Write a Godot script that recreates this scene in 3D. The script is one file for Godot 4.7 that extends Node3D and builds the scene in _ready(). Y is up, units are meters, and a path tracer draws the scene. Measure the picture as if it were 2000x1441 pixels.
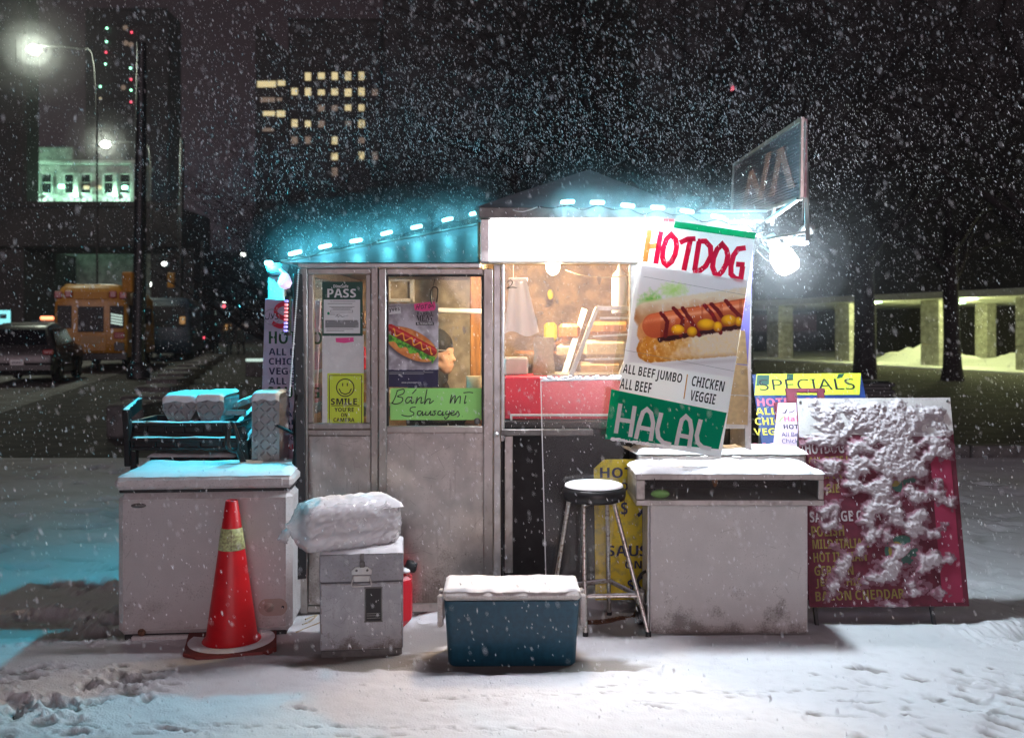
extends Node3D
# Photo measure: 2000 x 1441 px, focal length F px, horizon row YH, eye height H; the camera stands at z = CZ and looks along -z.
const F := 1800.0
const YH := 640.0
const H := 1.57
const CZ := 5.0
const STREET := 0.2709
var M := {}
var taken := {}
var rng := RandomNumberGenerator.new()
var bold: SystemFont
var sans: SystemFont
var serif: SystemFont

# ---------- measuring ----------
func P(px: float, py: float, d: float) -> Vector3:
	return Vector3((px - 1000.0) / F * d, H + (YH - py) / F * d, CZ - d)

func G(px: float, py: float, y := 0.0) -> Vector3:
	return P(px, py, (H - y) * F / (py - YH))

func on_plane(xf: Transform3D, px: float, py: float) -> Vector2:
	var eye := Vector3(0, H, CZ)
	var ray := P(px, py, 1.0) - eye
	var n := xf.basis.z
	var t := n.dot(xf.origin - eye) / n.dot(ray)
	var q := xf.affine_inverse() * (eye + ray * t)
	return Vector2(q.x, q.y)

func to_photo(w: Vector3) -> Vector2:
	var d := CZ - w.z
	return Vector2(1000.0 + w.x / d * F, YH - (w.y - H) / d * F)

# a board's frame: origin at its top left corner, x along the top edge, y up, z out of its face
func board_xf(tl: Vector3, tr: Vector3, bl: Vector3) -> Transform3D:
	var x := (tr - tl).normalized()
	var y := (tl - bl)
	y = (y - x * y.dot(x)).normalized()
	return Transform3D(Basis(x, y, x.cross(y)), tl)

# ---------- objects ----------
func numbered(called: String) -> String:
	var n: int = taken.get(called, 0)
	taken[called] = n + 1
	return called if n == 0 else "%s_%03d" % [called, n]

func tag(o: Node, label: String, category: String, group := "") -> Node:
	o.set_meta("label", label)
	o.set_meta("category", category)
	if group:
		o.set_meta("group", group)
	return o

func thing(called: String, label: String, category: String, at := Vector3.ZERO, turn := 0.0, group := "") -> Node3D:
	var o := Node3D.new()
	o.name = numbered(called)
	add_child(o)
	o.position = at
	o.rotation.y = turn
	tag(o, label, category, group)
	return o

func copy_of(o: Node3D, at: Vector3, turn: float, label: String) -> Node3D:
	var c: Node3D = o.duplicate()
	c.name = numbered(str(o.name).rstrip("0123456789").trim_suffix("_"))
	add_child(c)
	c.position = at
	c.rotation.y = turn
	c.set_meta("label", label)
	return c

# one named mesh, its shape in its parent's own axes
func obj(called: String, st, m: Material, parent: Node = null) -> MeshInstance3D:
	var o := MeshInstance3D.new()
	if st is SurfaceTool:
		st.generate_normals()
		o.mesh = st.commit()
	else:
		o.mesh = st
	o.material_override = m
	if parent == null:
		o.name = numbered(called)
		add_child(o)
	else:
		o.name = called
		parent.add_child(o, true)
	return o

# the same with its shape given in the world
func objw(called: String, st, m: Material, parent: Node3D) -> MeshInstance3D:
	var o := obj(called, st, m, parent)
	o.transform = parent.global_transform.affine_inverse()
	return o

func struct(called: String, st, m: Material) -> MeshInstance3D:
	var o := obj(called, st, m)
	o.set_meta("kind", "structure")
	return o

func stuff(o: Node) -> Node:
	o.set_meta("kind", "stuff")
	return o

func omni(parent: Node3D, at_world: Vector3, col: Color, energy: float, size := 0.03, reach := 12.0) -> OmniLight3D:
	var l := OmniLight3D.new()
	l.name = "light"
	l.light_color = col
	l.light_energy = energy
	l.light_size = size
	l.omni_range = reach
	l.omni_attenuation = 2.0
	l.shadow_enabled = true
	parent.add_child(l, true)
	l.global_position = at_world
	return l

# ---------- shapes ----------
func mb() -> SurfaceTool:
	var st := SurfaceTool.new()
	st.begin(Mesh.PRIMITIVE_TRIANGLES)
	st.set_smooth_group(-1)
	return st

func tri(st: SurfaceTool, a: Vector3, b: Vector3, c: Vector3, n: Vector3) -> void:
	if (b - a).cross(c - a).dot(n) > 0.0:
		st.add_vertex(a); st.add_vertex(c); st.add_vertex(b)
	else:
		st.add_vertex(a); st.add_vertex(b); st.add_vertex(c)

func quad(st: SurfaceTool, a: Vector3, b: Vector3, c: Vector3, d: Vector3, n: Vector3) -> void:
	tri(st, a, b, c, n)
	tri(st, a, c, d, n)

# box from corner to corner with chamfered edges
func box(st: SurfaceTool, lo: Vector3, hi: Vector3, bev := 0.0, xf := Transform3D()) -> void:
	st.set_smooth_group(-1)
	var c := (lo + hi) / 2.0
	var h := (hi - lo) / 2.0
	bev = minf(bev, 0.45 * minf(h.x, minf(h.y, h.z)) * 2.0)
	var at := func(s: Vector3, axis: int) -> Vector3:
		var e := h - Vector3.ONE * bev
		e[axis] = h[axis]
		return xf * (c + s * e)
	var mid := xf * c
	for axis in 3:
		var u := (axis + 1) % 3
		var v := (axis + 2) % 3
		for sgn in [-1.0, 1.0]:
			var q := []
			for k in [[-1, -1], [1, -1], [1, 1], [-1, 1]]:
				var s := Vector3.ZERO
				s[axis] = sgn; s[u] = k[0]; s[v] = k[1]
				q.append(at.call(s, axis))
			quad(st, q[0], q[1], q[2], q[3], (q[0] + q[2]) / 2.0 - mid)
	if bev <= 0.0:
		return
	for axis in 3:
		var u := (axis + 1) % 3
		var v := (axis + 2) % 3
		for su in [-1.0, 1.0]:
			for sv in [-1.0, 1.0]:
				var s0 := Vector3.ZERO
				s0[u] = su; s0[v] = sv; s0[axis] = -1.0
				var s1 := s0
				s1[axis] = 1.0
				var a: Vector3 = at.call(s0, u); var b: Vector3 = at.call(s1, u); var d: Vector3 = at.call(s1, v); var e: Vector3 = at.call(s0, v)
				quad(st, a, b, d, e, (a + d) / 2.0 - mid)
	for sx in [-1.0, 1.0]:
		for sy in [-1.0, 1.0]:
			for sz in [-1.0, 1.0]:
				var s := Vector3(sx, sy, sz)
				var a: Vector3 = at.call(s, 0); var b: Vector3 = at.call(s, 1); var d: Vector3 = at.call(s, 2)
				tri(st, a, b, d, (a + b + d) / 3.0 - mid)

# box given by its middle and size
func cbox(st: SurfaceTool, c: Vector3, s: Vector3, bev := 0.0, xf := Transform3D()) -> void:
	box(st, c - s / 2.0, c + s / 2.0, bev, xf)

# four-sided slab between two points
func bar(st: SurfaceTool, a: Vector3, b: Vector3, w: float, t: float, up := Vector3.UP) -> void:
	var y := (b - a).normalized()
	var x := y.cross(up)
	if x.length() < 0.05:
		x = y.cross(Vector3.BACK)
	x = x.normalized()
	cbox(st, Vector3.ZERO, Vector3(w, (b - a).length(), t), minf(w, t) * 0.12, Transform3D(Basis(x, y, x.cross(y)), (a + b) / 2.0))

func tube(st: SurfaceTool, pts: Array, r, sides := 8, caps := true) -> void:
	st.set_smooth_group(0)
	var n := pts.size()
	var rings := []
	var side := Vector3.ZERO
	for i in n:
		var dir: Vector3 = (pts[mini(i + 1, n - 1)] - pts[maxi(i - 1, 0)]).normalized()
		if i == 0:
			side = dir.cross(Vector3.UP if absf(dir.y) < 0.9 else Vector3.RIGHT).normalized()
		else:
			side = (side - dir * side.dot(dir)).normalized()
		var other := dir.cross(side)
		var rad: float = r[i] if r is Array else r
		var ring := []
		for k in sides:
			var a := TAU * k / sides
			ring.append(pts[i] + (side * cos(a) + other * sin(a)) * rad)
		rings.append(ring)
	for i in n - 1:
		var mid: Vector3 = (pts[i] + pts[i + 1]) / 2.0
		for k in sides:
			var j := (k + 1) % sides
			quad(st, rings[i][k], rings[i + 1][k], rings[i + 1][j], rings[i][j], (rings[i][k] + rings[i + 1][j]) / 2.0 - mid)
	if caps:
		st.set_smooth_group(-1)
		for e in [[0, 1], [n - 1, n - 2]]:
			for k in sides:
				tri(st, pts[e[0]], rings[e[0]][k], rings[e[0]][(k + 1) % sides], pts[e[0]] - pts[e[1]])

func smooth_path(keys: Array, steps := 5) -> Array:
	var out := []
	var n := keys.size()
	for i in n - 1:
		for s in steps:
			var t := float(s) / steps
			out.append(keys[i].cubic_interpolate(keys[i + 1], keys[maxi(i - 1, 0)], keys[mini(i + 2, n - 1)], t))
	out.append(keys[n - 1])
	return out

# profile points (radius, height), turned round the y axis of xf; the profile runs so that the outside lies to its right when it rises
func lathe(st: SurfaceTool, prof: Array, sides := 24, xf := Transform3D(), smooth := 0) -> void:
	st.set_smooth_group(smooth)
	for i in prof.size() - 1:
		var p: Vector2 = prof[i]
		var q: Vector2 = prof[i + 1]
		for k in sides:
			var a := TAU * k / sides
			var b := TAU * (k + 1) / sides
			var va := Vector3(cos(a), 0, sin(a))
			var vb := Vector3(cos(b), 0, sin(b))
			var out := (va + vb) * (q.y - p.y) - Vector3.UP * 2.0 * (q.x - p.x)
			var p0 := xf * (va * p.x + Vector3.UP * p.y); var p1 := xf * (va * q.x + Vector3.UP * q.y)
			var p2 := xf * (vb * q.x + Vector3.UP * q.y); var p3 := xf * (vb * p.x + Vector3.UP * p.y)
			out = xf.basis * out
			if q.x > 1e-5:
				tri(st, p0, p1, p2, out)
			if p.x > 1e-5:
				tri(st, p0, p2, p3, out)

func ball(st: SurfaceTool, c: Vector3, r: Vector3, sides := 12) -> void:
	var prof := []
	for i in 9:
		var a := -PI / 2 + PI * i / 8.0
		prof.append(Vector2(cos(a), sin(a)))
	lathe(st, prof, sides, Transform3D(Basis.from_scale(r), c))

# flat outline (x, y) pushed out from z0 to z1
func prism(st: SurfaceTool, poly: PackedVector2Array, z0: float, z1: float, xf := Transform3D()) -> void:
	st.set_smooth_group(-1)
	var idx := Geometry2D.triangulate_polygon(poly)
	for side in [[z0, -1.0], [z1, 1.0]]:
		for i in range(0, idx.size(), 3):
			tri(st, xf * Vector3(poly[idx[i]].x, poly[idx[i]].y, side[0]), xf * Vector3(poly[idx[i + 1]].x, poly[idx[i + 1]].y, side[0]), xf * Vector3(poly[idx[i + 2]].x, poly[idx[i + 2]].y, side[0]), xf.basis * Vector3(0, 0, side[1]))
	var turn := -1.0 if Geometry2D.is_polygon_clockwise(poly) else 1.0
	for i in poly.size():
		var a := poly[i]
		var b := poly[(i + 1) % poly.size()]
		var n := Vector3(b.y - a.y, a.x - b.x, 0) * turn
		quad(st, xf * Vector3(a.x, a.y, z0), xf * Vector3(b.x, b.y, z0), xf * Vector3(b.x, b.y, z1), xf * Vector3(a.x, a.y, z1), xf.basis * n)

func sheet(st: SurfaceTool, nu: int, nv: int, f: Callable, hint: Vector3) -> void:
	st.set_smooth_group(0)
	var g := []
	for j in nv + 1:
		var row := []
		for i in nu + 1:
			row.append(f.call(float(i) / nu, float(j) / nv))
		g.append(row)
	for j in nv:
		for i in nu:
			quad(st, g[j][i], g[j][i + 1], g[j + 1][i + 1], g[j + 1][i], hint)

# snow lying on a flat top: o is one corner, u and v its two sides
func snow_pad(st: SurfaceTool, o: Vector3, u: Vector3, v: Vector3, thick: float, sd: int, nu := 28, nv := 14) -> void:
	var ns := FastNoiseLite.new()
	ns.seed = sd
	ns.frequency = 4.0
	var up := v.cross(u).normalized()
	if up.y < 0:
		up = -up
	var lu := u.length(); var lv := v.length()
	sheet(st, nu, nv, func(a: float, b: float) -> Vector3:
		var edge := minf(minf(a, 1 - a) * lu, minf(b, 1 - b) * lv)
		var k := sqrt(clampf(edge / (thick * 1.3), 0.0, 1.0))
		var p := o + u * a + v * b
		var wob := ns.get_noise_3d(p.x * 3, p.y * 3, p.z * 3)
		var spill := u.normalized() * (0.008 * (1 if a > 0.99 else -1 if a < 0.01 else 0)) * wob + v.normalized() * 0.02 * wob * (1.0 if b < 0.01 or b > 0.99 else 0.0)
		return p + up * (0.001 + k * thick * (0.8 + 0.8 * ns.get_noise_3d(p.x, p.y, p.z) + 0.3 * wob)) + spill, up)

# ---------- print ----------
# a pen line on a board: a flat ribbon in the board's own axes
func ribbon(st: SurfaceTool, pts: Array, w, z: float) -> void:
	st.set_smooth_group(-1)
	var n := pts.size()
	var l := []
	var r := []
	for i in n:
		var d0: Vector2 = (pts[i] - pts[maxi(i - 1, 0)]).normalized()
		var d1: Vector2 = (pts[mini(i + 1, n - 1)] - pts[i]).normalized()
		var d := (d0 + d1).normalized() if (d0 + d1).length() > 0.1 else d0
		var nrm := Vector2(-d.y, d.x)
		var stretch := 1.0
		if i > 0 and i < n - 1:
			stretch = 1.0 / clampf(sqrt((1.0 + d0.dot(d1)) / 2.0), 0.5, 1.0)
		var hw: float = (w[i] if w is Array else w) * 0.5 * stretch
		l.append(pts[i] + nrm * hw)
		r.append(pts[i] - nrm * hw)
	for i in n - 1:
		quad(st, Vector3(l[i].x, l[i].y, z), Vector3(l[i + 1].x, l[i + 1].y, z), Vector3(r[i + 1].x, r[i + 1].y, z), Vector3(r[i].x, r[i].y, z), Vector3.BACK)

# pen lines whose points were measured in the photograph
func pen(called: String, xf: Transform3D, lines: Array, wpx: float, m: Material, parent: Node3D, z := 0.0014, curved := false) -> MeshInstance3D:
	var st := mb()
	var s := (CZ - xf.origin.z) / F
	var k := 0
	for line in lines:
		var pts := []
		for i in range(0, line.size(), 2):
			pts.append(on_plane(xf, line[i], line[i + 1]))
		if curved:
			pts = smooth_path(pts, 5)
		ribbon(st, pts, wpx * s, z + 0.00012 * k)
		k += 1
	return obj(called, st, m, parent)

# one line of type from the photo points (x0, y0) to (x1, y1) of its base line, hpx high
func words(parent: Node3D, xf: Transform3D, s: String, x0: float, y0: float, x1: float, y1: float, hpx: float, m: Material, font: Font = null, z := 0.0017) -> MeshInstance3D:
	var t := TextMesh.new()
	t.text = s
	t.font = font if font else bold
	t.font_size = 32
	t.pixel_size = 0.01
	t.depth = 0.0006
	t.curve_step = 1.5
	var o := obj("lettering", t, m, parent)
	var box_ := t.get_aabb()
	var a := on_plane(xf, x0, y0)
	var b := on_plane(xf, x1, y1)
	var dir := (b - a).normalized()
	var up := Vector2(-dir.y, dir.x)
	var sc := (CZ - (xf * Vector3(a.x, a.y, 0)).z) / F
	var sx := (b - a).length() / maxf(box_.size.x, 0.001)
	var sy := hpx * sc / maxf(box_.size.y, 0.001)
	var ex := Vector3(dir.x, dir.y, 0) * sx
	var ey := Vector3(up.x, up.y, 0) * sy
	o.transform = Transform3D(Basis(ex, ey, Vector3(0, 0, 1)), Vector3(a.x, a.y, z) - ex * box_.position.x - ey * box_.position.y)
	return o

# a flat shape printed on a board, outline measured in the photograph
func patch(called: String, parent: Node3D, xf: Transform3D, pts: Array, m: Material, z := 0.001, thick := 0.0008) -> MeshInstance3D:
	var poly := PackedVector2Array()
	for i in range(0, pts.size(), 2):
		poly.append(on_plane(xf, pts[i], pts[i + 1]))
	var st := mb()
	prism(st, poly, z - thick, z, Transform3D())
	return obj(called, st, m, parent)

func picture(called: String, parent: Node3D, a: Vector2, b: Vector2, z: float, m: Material) -> MeshInstance3D:
	var st := mb()
	var c := [Vector3(a.x, a.y, z), Vector3(b.x, a.y, z), Vector3(b.x, b.y, z), Vector3(a.x, b.y, z)]
	var uv := [Vector2(0, 0), Vector2(1, 0), Vector2(1, 1), Vector2(0, 1)]
	for i in [0, 1, 2, 0, 2, 3]:
		st.set_uv(uv[i])
		st.set_normal(Vector3.BACK)
		st.add_vertex(c[i])
	var o := MeshInstance3D.new()
	o.mesh = st.commit()
	o.material_override = m
	o.name = called
	parent.add_child(o, true)
	return o

# ---------- materials ----------
func col(r: float, g: float, b: float, a := 1.0) -> Color:
	var c := Color(r, g, b).linear_to_srgb()
	c.a = a
	return c

func noise_tex(sd: int, freq: float, ramp: Gradient = null, size := 256, octaves := 4, normal := false, bump := 4.0) -> NoiseTexture2D:
	var n := FastNoiseLite.new()
	n.seed = sd
	n.frequency = freq
	n.fractal_octaves = octaves
	var t := NoiseTexture2D.new()
	t.width = size
	t.height = size
	t.seamless = true
	t.noise = n
	if ramp:
		t.color_ramp = ramp
	if normal:
		t.as_normal_map = true
		t.bump_strength = bump
	return t

# base colour in linear values; o: amp = how far the tone wanders, sc = texture repeats a metre, freq, tint = the other tone, bump
func mk(key: String, c: Array, rough: float, metal := 0.0, o := {}) -> StandardMaterial3D:
	var m := StandardMaterial3D.new()
	m.resource_name = key
	m.roughness = rough
	m.metallic = metal
	m.albedo_color = col(c[0], c[1], c[2])
	var sc: float = o.get("sc", 2.0)
	if o.has("amp"):
		var t: Array = o.get("tint", [c[0] * (1 - o.amp), c[1] * (1 - o.amp), c[2] * (1 - o.amp)])
		var g := Gradient.new()
		g.offsets = PackedFloat32Array([o.get("lo", 0.25), o.get("hi", 0.7)])
		g.colors = PackedColorArray([col(t[0], t[1], t[2]), col(c[0] * (1 + o.amp * 0.4), c[1] * (1 + o.amp * 0.4), c[2] * (1 + o.amp * 0.4))])
		m.albedo_color = Color.WHITE
		m.albedo_texture = noise_tex(key.hash() % 1000, o.get("freq", 0.02), g)
		m.uv1_triplanar = true
		m.uv1_world_triplanar = true
		m.uv1_scale = Vector3.ONE * sc * Vector3(o.get("sx", 1.0), o.get("sy", 1.0), o.get("sz", o.get("sx", 1.0)))
	if o.has("bump"):
		m.heightmap_enabled = true
		m.heightmap_scale = o.bump
		m.heightmap_texture = noise_tex(key.hash() % 777, o.get("bfreq", 0.06), null, 256, 4)
		m.uv1_triplanar = true
		m.uv1_world_triplanar = true
		m.uv1_scale = Vector3.ONE * sc * Vector3(o.get("sx", 1.0), o.get("sy", 1.0), o.get("sz", o.get("sx", 1.0)))
	if o.has("dirt"):
		var g2 := Gradient.new()
		g2.offsets = PackedFloat32Array([o.get("dlo", 0.5), o.get("dhi", 0.78)])
		g2.colors = PackedColorArray([Color(0, 0, 0), Color(o.dirt, o.dirt, o.dirt)])
		m.detail_enabled = true
		m.detail_blend_mode = BaseMaterial3D.BLEND_MODE_MIX
		m.detail_uv_layer = BaseMaterial3D.DETAIL_UV_1
		m.detail_mask = noise_tex(key.hash() % 555 + 3, o.get("dfreq", 0.035), g2, 512, 6)
		var gd := Gradient.new()
		gd.colors = PackedColorArray([col(0.05, 0.035, 0.025), col(0.14, 0.1, 0.07)])
		m.detail_albedo = noise_tex(91, 0.05, gd, 128)
	M[key] = m
	return m

func glow(key: String, c: Array, energy: float, base := [0.8, 0.8, 0.8]) -> StandardMaterial3D:
	var m := StandardMaterial3D.new()
	m.resource_name = key
	m.albedo_color = col(base[0], base[1], base[2])
	m.roughness = 0.5
	m.emission_enabled = true
	m.emission = col(c[0], c[1], c[2])
	m.emission_energy_multiplier = energy
	M[key] = m
	return m

func pane_mat(key: String, c: Array, alpha: float, rough := 0.05) -> StandardMaterial3D:
	var m := StandardMaterial3D.new()
	m.resource_name = key
	m.albedo_color = col(c[0], c[1], c[2], alpha)
	m.transparency = BaseMaterial3D.TRANSPARENCY_ALPHA
	m.roughness = rough
	M[key] = m
	return m

# a sheet face that has been used outdoors: specks, scuffs, runs, rust at the rims and mud thrown up along the foot
func worn(key: String, base: Array, w: int, h: int, sd: int, o := {}) -> StandardMaterial3D:
	var im := Image.create(w, h, false, Image.FORMAT_RGB8)
	var n := FastNoiseLite.new()
	n.seed = sd
	n.frequency = 0.012
	n.fractal_octaves = 5
	var f := FastNoiseLite.new()
	f.seed = sd + 1
	f.frequency = 0.16
	f.fractal_octaves = 3
	var mud: float = o.get("mud", 0.5)
	var runs: float = o.get("runs", 0.2)
	var specks: float = o.get("specks", 0.5)
	var cloud: float = o.get("cloud", 0.12)
	var b := Vector3(base[0], base[1], base[2])
	var dark := Vector3(0.07, 0.05, 0.04)
	for y in h:
		for x in w:
			var g := n.get_noise_2d(x, y)
			var fine := f.get_noise_2d(x, y)
			var c := b * (1.0 + cloud * 2.0 * g + 0.05 * fine)
			var run := clampf(n.get_noise_2d(x * 5.0 + 300, y * 0.35) * 2.4 - 0.55, 0, 1) * clampf(0.4 + 1.6 * g, 0, 1)
			c = c.lerp(dark * 1.8, run * runs)
			c = c.lerp(dark, specks * clampf(fine * 3.4 - 1.25, 0, 1) * clampf(0.5 + 2.0 * g, 0.1, 1))
			var foot := clampf((float(y) / h - 0.8 + 0.45 * g + 0.15 * fine) * 3.2, 0, 1)
			c = c.lerp(dark * 1.3, mud * foot)
			var rim := minf(minf(x, w - 1 - x), minf(y, h - 1 - y)) / float(h)
			c = c.lerp(Vector3(0.12, 0.06, 0.03), o.get("rust", 0.35) * clampf(1.0 - rim / (0.012 + 0.03 * maxf(g + 0.1, 0)), 0, 1) * clampf(0.5 + 3.0 * n.get_noise_2d(x * 2.0, y * 2.0 + 90), 0, 1))
			im.set_pixel(x, y, Color(c.x, c.y, c.z).linear_to_srgb())
	# a few long scratches
	var r := RandomNumberGenerator.new()
	r.seed = sd
	for k in o.get("scratches", 14):
		var p := Vector2(r.randf() * w, r.randf() * h)
		var d := Vector2.from_angle(r.randf() * TAU) * 0.8
		for q in r.randi_range(8, 46):
			p += d
			d = d.rotated(r.randf_range(-0.05, 0.05))
			if p.x >= 1 and p.y >= 1 and p.x < w - 1 and p.y < h - 1:
				im.set_pixel(int(p.x), int(p.y), im.get_pixel(int(p.x), int(p.y)).lerp(Color(0.25, 0.22, 0.2), 0.22))
	var m := print_mat(key, im, o.get("rough", 0.45))
	m.metallic = o.get("metal", 0.0)
	return m

func print_mat(key: String, im: Image, rough := 0.45) -> StandardMaterial3D:
	var m := StandardMaterial3D.new()
	m.resource_name = key
	m.albedo_texture = ImageTexture.create_from_image(im)
	m.texture_repeat = false
	m.roughness = rough
	M[key] = m
	return m

func _ready() -> void:
	rng.seed = 11
	# camera: lens shifted a little down, focused on the stall
	var cam := Camera3D.new()
	cam.name = "camera"
	add_child(cam)
	cam.position = Vector3(0, H, CZ)
	var at := CameraAttributesPhysical.new()
	at.frustum_focal_length = 36.0
	at.frustum_focus_distance = 4.9
	at.frustum_near = 0.05
	at.frustum_far = 900.0
	at.exposure_aperture = 2.6
	cam.attributes = at
	cam.set_frustum(0.05 * 1441.0 / F, Vector2(0, -(720.5 - YH) / F * 0.05), 0.05, 900.0)
	cam.current = true
	# night sky over a lit city
	var env := Environment.new()
	var sm := ProceduralSkyMaterial.new()
	sm.sky_top_color = col(0.013, 0.0085, 0.0105)
	sm.sky_horizon_color = col(0.032, 0.021, 0.025)
	sm.sky_curve = 0.25
	sm.ground_bottom_color = col(0.01, 0.008, 0.009)
	sm.ground_horizon_color = col(0.03, 0.022, 0.024)
	env.background_mode = Environment.BG_SKY
	env.sky = Sky.new()
	env.sky.sky_material = sm
	env.tonemap_mode = Environment.TONE_MAPPER_LINEAR
	env.tonemap_exposure = 1.0
	env.sdfgi_enabled = true
	env.ssao_enabled = true
	env.ssil_enabled = true
	env.fog_enabled = true
	env.fog_density = 0.0005
	env.fog_light_color = col(0.9, 0.88, 0.95)
	env.volumetric_fog_enabled = true
	env.volumetric_fog_density = 0.0
	var we := WorldEnvironment.new()
	we.name = "environment"
	we.environment = env
	add_child(we)
	# the broad glow of the street behind the photographer
	var sun := DirectionalLight3D.new()
	sun.name = "street_glow"
	sun.light_color = Color(1.0, 0.9, 0.93)
	sun.light_energy = 0.18
	sun.light_angular_distance = 30.0
	sun.shadow_enabled = true
	add_child(sun)
	sun.look_at_from_position(Vector3.ZERO, Vector3(-0.15, -0.2, -1.0), Vector3.UP)
	bold = SystemFont.new()
	bold.font_names = PackedStringArray(["Droid Sans"])
	bold.font_weight = 700
	sans = SystemFont.new()
	sans.font_names = PackedStringArray(["Droid Sans"])
	serif = SystemFont.new()
	serif.font_names = PackedStringArray(["Droid Serif"])
	serif.font_weight = 700
	palette()
	terrain()
	far_buildings()
	arcade()
	trees()
	stall()
	stall_inside()
	stall_roof_things()
	posters()
	hotdog_board()
	vendor()
	freezer()
	trailer_rack()
	cone()
	toolbox()
	cooler()
	stool()
	counter()
	signs_right()
	sign_left()
	street()
	small_things()
	snowfall()
	mist()

func palette() -> void:
	mk("snow", [0.8, 0.8, 0.83], 0.75, 0.0, {"amp": 0.04, "sc": 3.0, "bump": 0.12, "bfreq": 0.09})
	mk("steel", [0.46, 0.43, 0.405], 0.32, 0.8, {"amp": 0.25, "sc": 0.7, "freq": 0.009, "bump": 0.04, "dirt": 0.3, "dfreq": 0.06, "dlo": 0.58, "dhi": 0.85, "sy": 0.6})
	mk("steel_bright", [0.55, 0.54, 0.53], 0.3, 0.6, {"amp": 0.18, "sc": 1.5})
	mk("steel_dark", [0.16, 0.155, 0.15], 0.4, 0.5, {"amp": 0.25, "sc": 2.0})
	mk("galvanised", [0.32, 0.325, 0.35], 0.5, 0.3, {"amp": 0.16, "sc": 1.3, "freq": 0.02, "dirt": 0.3, "dfreq": 0.09, "dlo": 0.6, "dhi": 0.8, "bump": 0.06})
	mk("chrome", [0.55, 0.53, 0.5], 0.28, 0.85, {"amp": 0.4, "sc": 9.0, "tint": [0.2, 0.12, 0.07], "lo": 0.15, "hi": 0.4})
	mk("black", [0.012, 0.012, 0.014], 0.5)
	mk("black_plastic", [0.015, 0.014, 0.016], 0.38, 0.0, {"amp": 0.3, "sc": 4.0})
	mk("black_panel", [0.014, 0.013, 0.015], 0.6, 0.0, {"amp": 0.4, "sc": 2.0})
	mk("white_enamel", [0.58, 0.55, 0.55], 0.42, 0.0, {"amp": 0.1, "sc": 1.3, "tint": [0.51, 0.47, 0.47], "lo": 0.2, "hi": 0.6, "dirt": 0.4, "dfreq": 0.11, "dlo": 0.62, "dhi": 0.85})
	mk("white_panel", [0.60, 0.57, 0.56], 0.5, 0.0, {"amp": 0.12, "sc": 1.2, "dirt": 0.3, "dfreq": 0.11, "dlo": 0.62, "dhi": 0.85})
	mk("white_paint", [0.78, 0.78, 0.78], 0.5)
	mk("paper", [0.75, 0.74, 0.74], 0.6, 0.0, {"amp": 0.05, "sc": 3.0})
	mk("ink", [0.012, 0.012, 0.016], 0.6)
	mk("grey_ink", [0.25, 0.25, 0.26], 0.6)
	mk("navy", [0.012, 0.014, 0.06], 0.5)
	mk("green_print", [0.0, 0.25, 0.12], 0.8)
	mk("dark_green", [0.01, 0.07, 0.05], 0.5)
	mk("white_print", [0.8, 0.8, 0.81], 0.75)
	for k in [["board_white", [0.88, 0.88, 0.88]], ["board_red", [0.52, 0.008, 0.045]], ["board_green", [0.0, 0.21, 0.12]], ["board_amber", [0.42, 0.2, 0.05]]]:
		var bm := mk(k[0], k[1], 0.75)
		bm.backlight_enabled = true
		var top_: float = maxf(k[1][0], maxf(k[1][1], k[1][2]))
		bm.backlight = col(k[1][0] / top_, k[1][1] / top_, k[1][2] / top_) if k[0] == "board_white" else col(k[1][0] / top_ * 0.45, k[1][1] / top_ * 0.45, k[1][2] / top_ * 0.45)
		bm.metallic_specular = 0.2
	mk("red_print", [0.5, 0.008, 0.045], 0.85)
	mk("amber_print", [0.5, 0.25, 0.06], 0.8)
	mk("yellow_print", [0.75, 0.62, 0.03], 0.5)
	mk("lime", [0.62, 0.75, 0.05], 0.5)
	mk("card_green", [0.3, 0.7, 0.18], 0.6)
	mk("pink", [0.85, 0.08, 0.3], 0.6)
	mk("cardboard", [0.42, 0.27, 0.13], 0.7, 0.0, {"amp": 0.15, "sc": 4.0})
	mk("brown_wall", [0.30, 0.19, 0.1], 0.6, 0.0, {"amp": 0.5, "sc": 1.6, "freq": 0.015})
	mk("cream_wall", [0.44, 0.385, 0.3], 0.6, 0.0, {"amp": 0.3, "sc": 1.5})
	mk("wood", [0.42, 0.18, 0.05], 0.5, 0.0, {"amp": 0.4, "sc": 3.0, "sy": 0.2})
	mk("red_plastic", [0.62, 0.006, 0.02], 0.4)
	mk("red_counter", [0.7, 0.012, 0.05], 0.35)
	mk("cone_red", [0.62, 0.01, 0.018], 0.4, 0.0, {"amp": 0.12, "sc": 1.5})
	mk("rubber_red", [0.2, 0.03, 0.025], 0.6, 0.0, {"amp": 0.25, "sc": 2.0})
	mk("reflective", [0.5, 0.56, 0.26], 0.35, 0.0, {"amp": 0.4, "sc": 9.0, "tint": [0.25, 0.24, 0.12]})
	mk("cooler_blue", [0.008, 0.062, 0.105], 0.42, 0.0, {"amp": 0.2, "sc": 5.0})
	mk("cooler_white", [0.66, 0.62, 0.6], 0.45, 0.0, {"amp": 0.12, "sc": 3.0, "dirt": 0.4, "dfreq": 0.09, "dlo": 0.58})
	mk("foam_white", [0.78, 0.77, 0.78], 0.7)
	mk("rust", [0.14, 0.06, 0.03], 0.7, 0.0, {"amp": 0.5, "sc": 8.0})
	mk("tan", [0.45, 0.36, 0.24], 0.6, 0.0, {"amp": 0.2, "sc": 5.0})
	mk("cloth_white", [0.72, 0.7, 0.74], 0.8)
	mk("skin", [0.5, 0.29, 0.2], 0.5)
	mk("coat_black", [0.012, 0.013, 0.016], 0.8, 0.0, {"amp": 0.4, "sc": 8.0})
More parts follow.
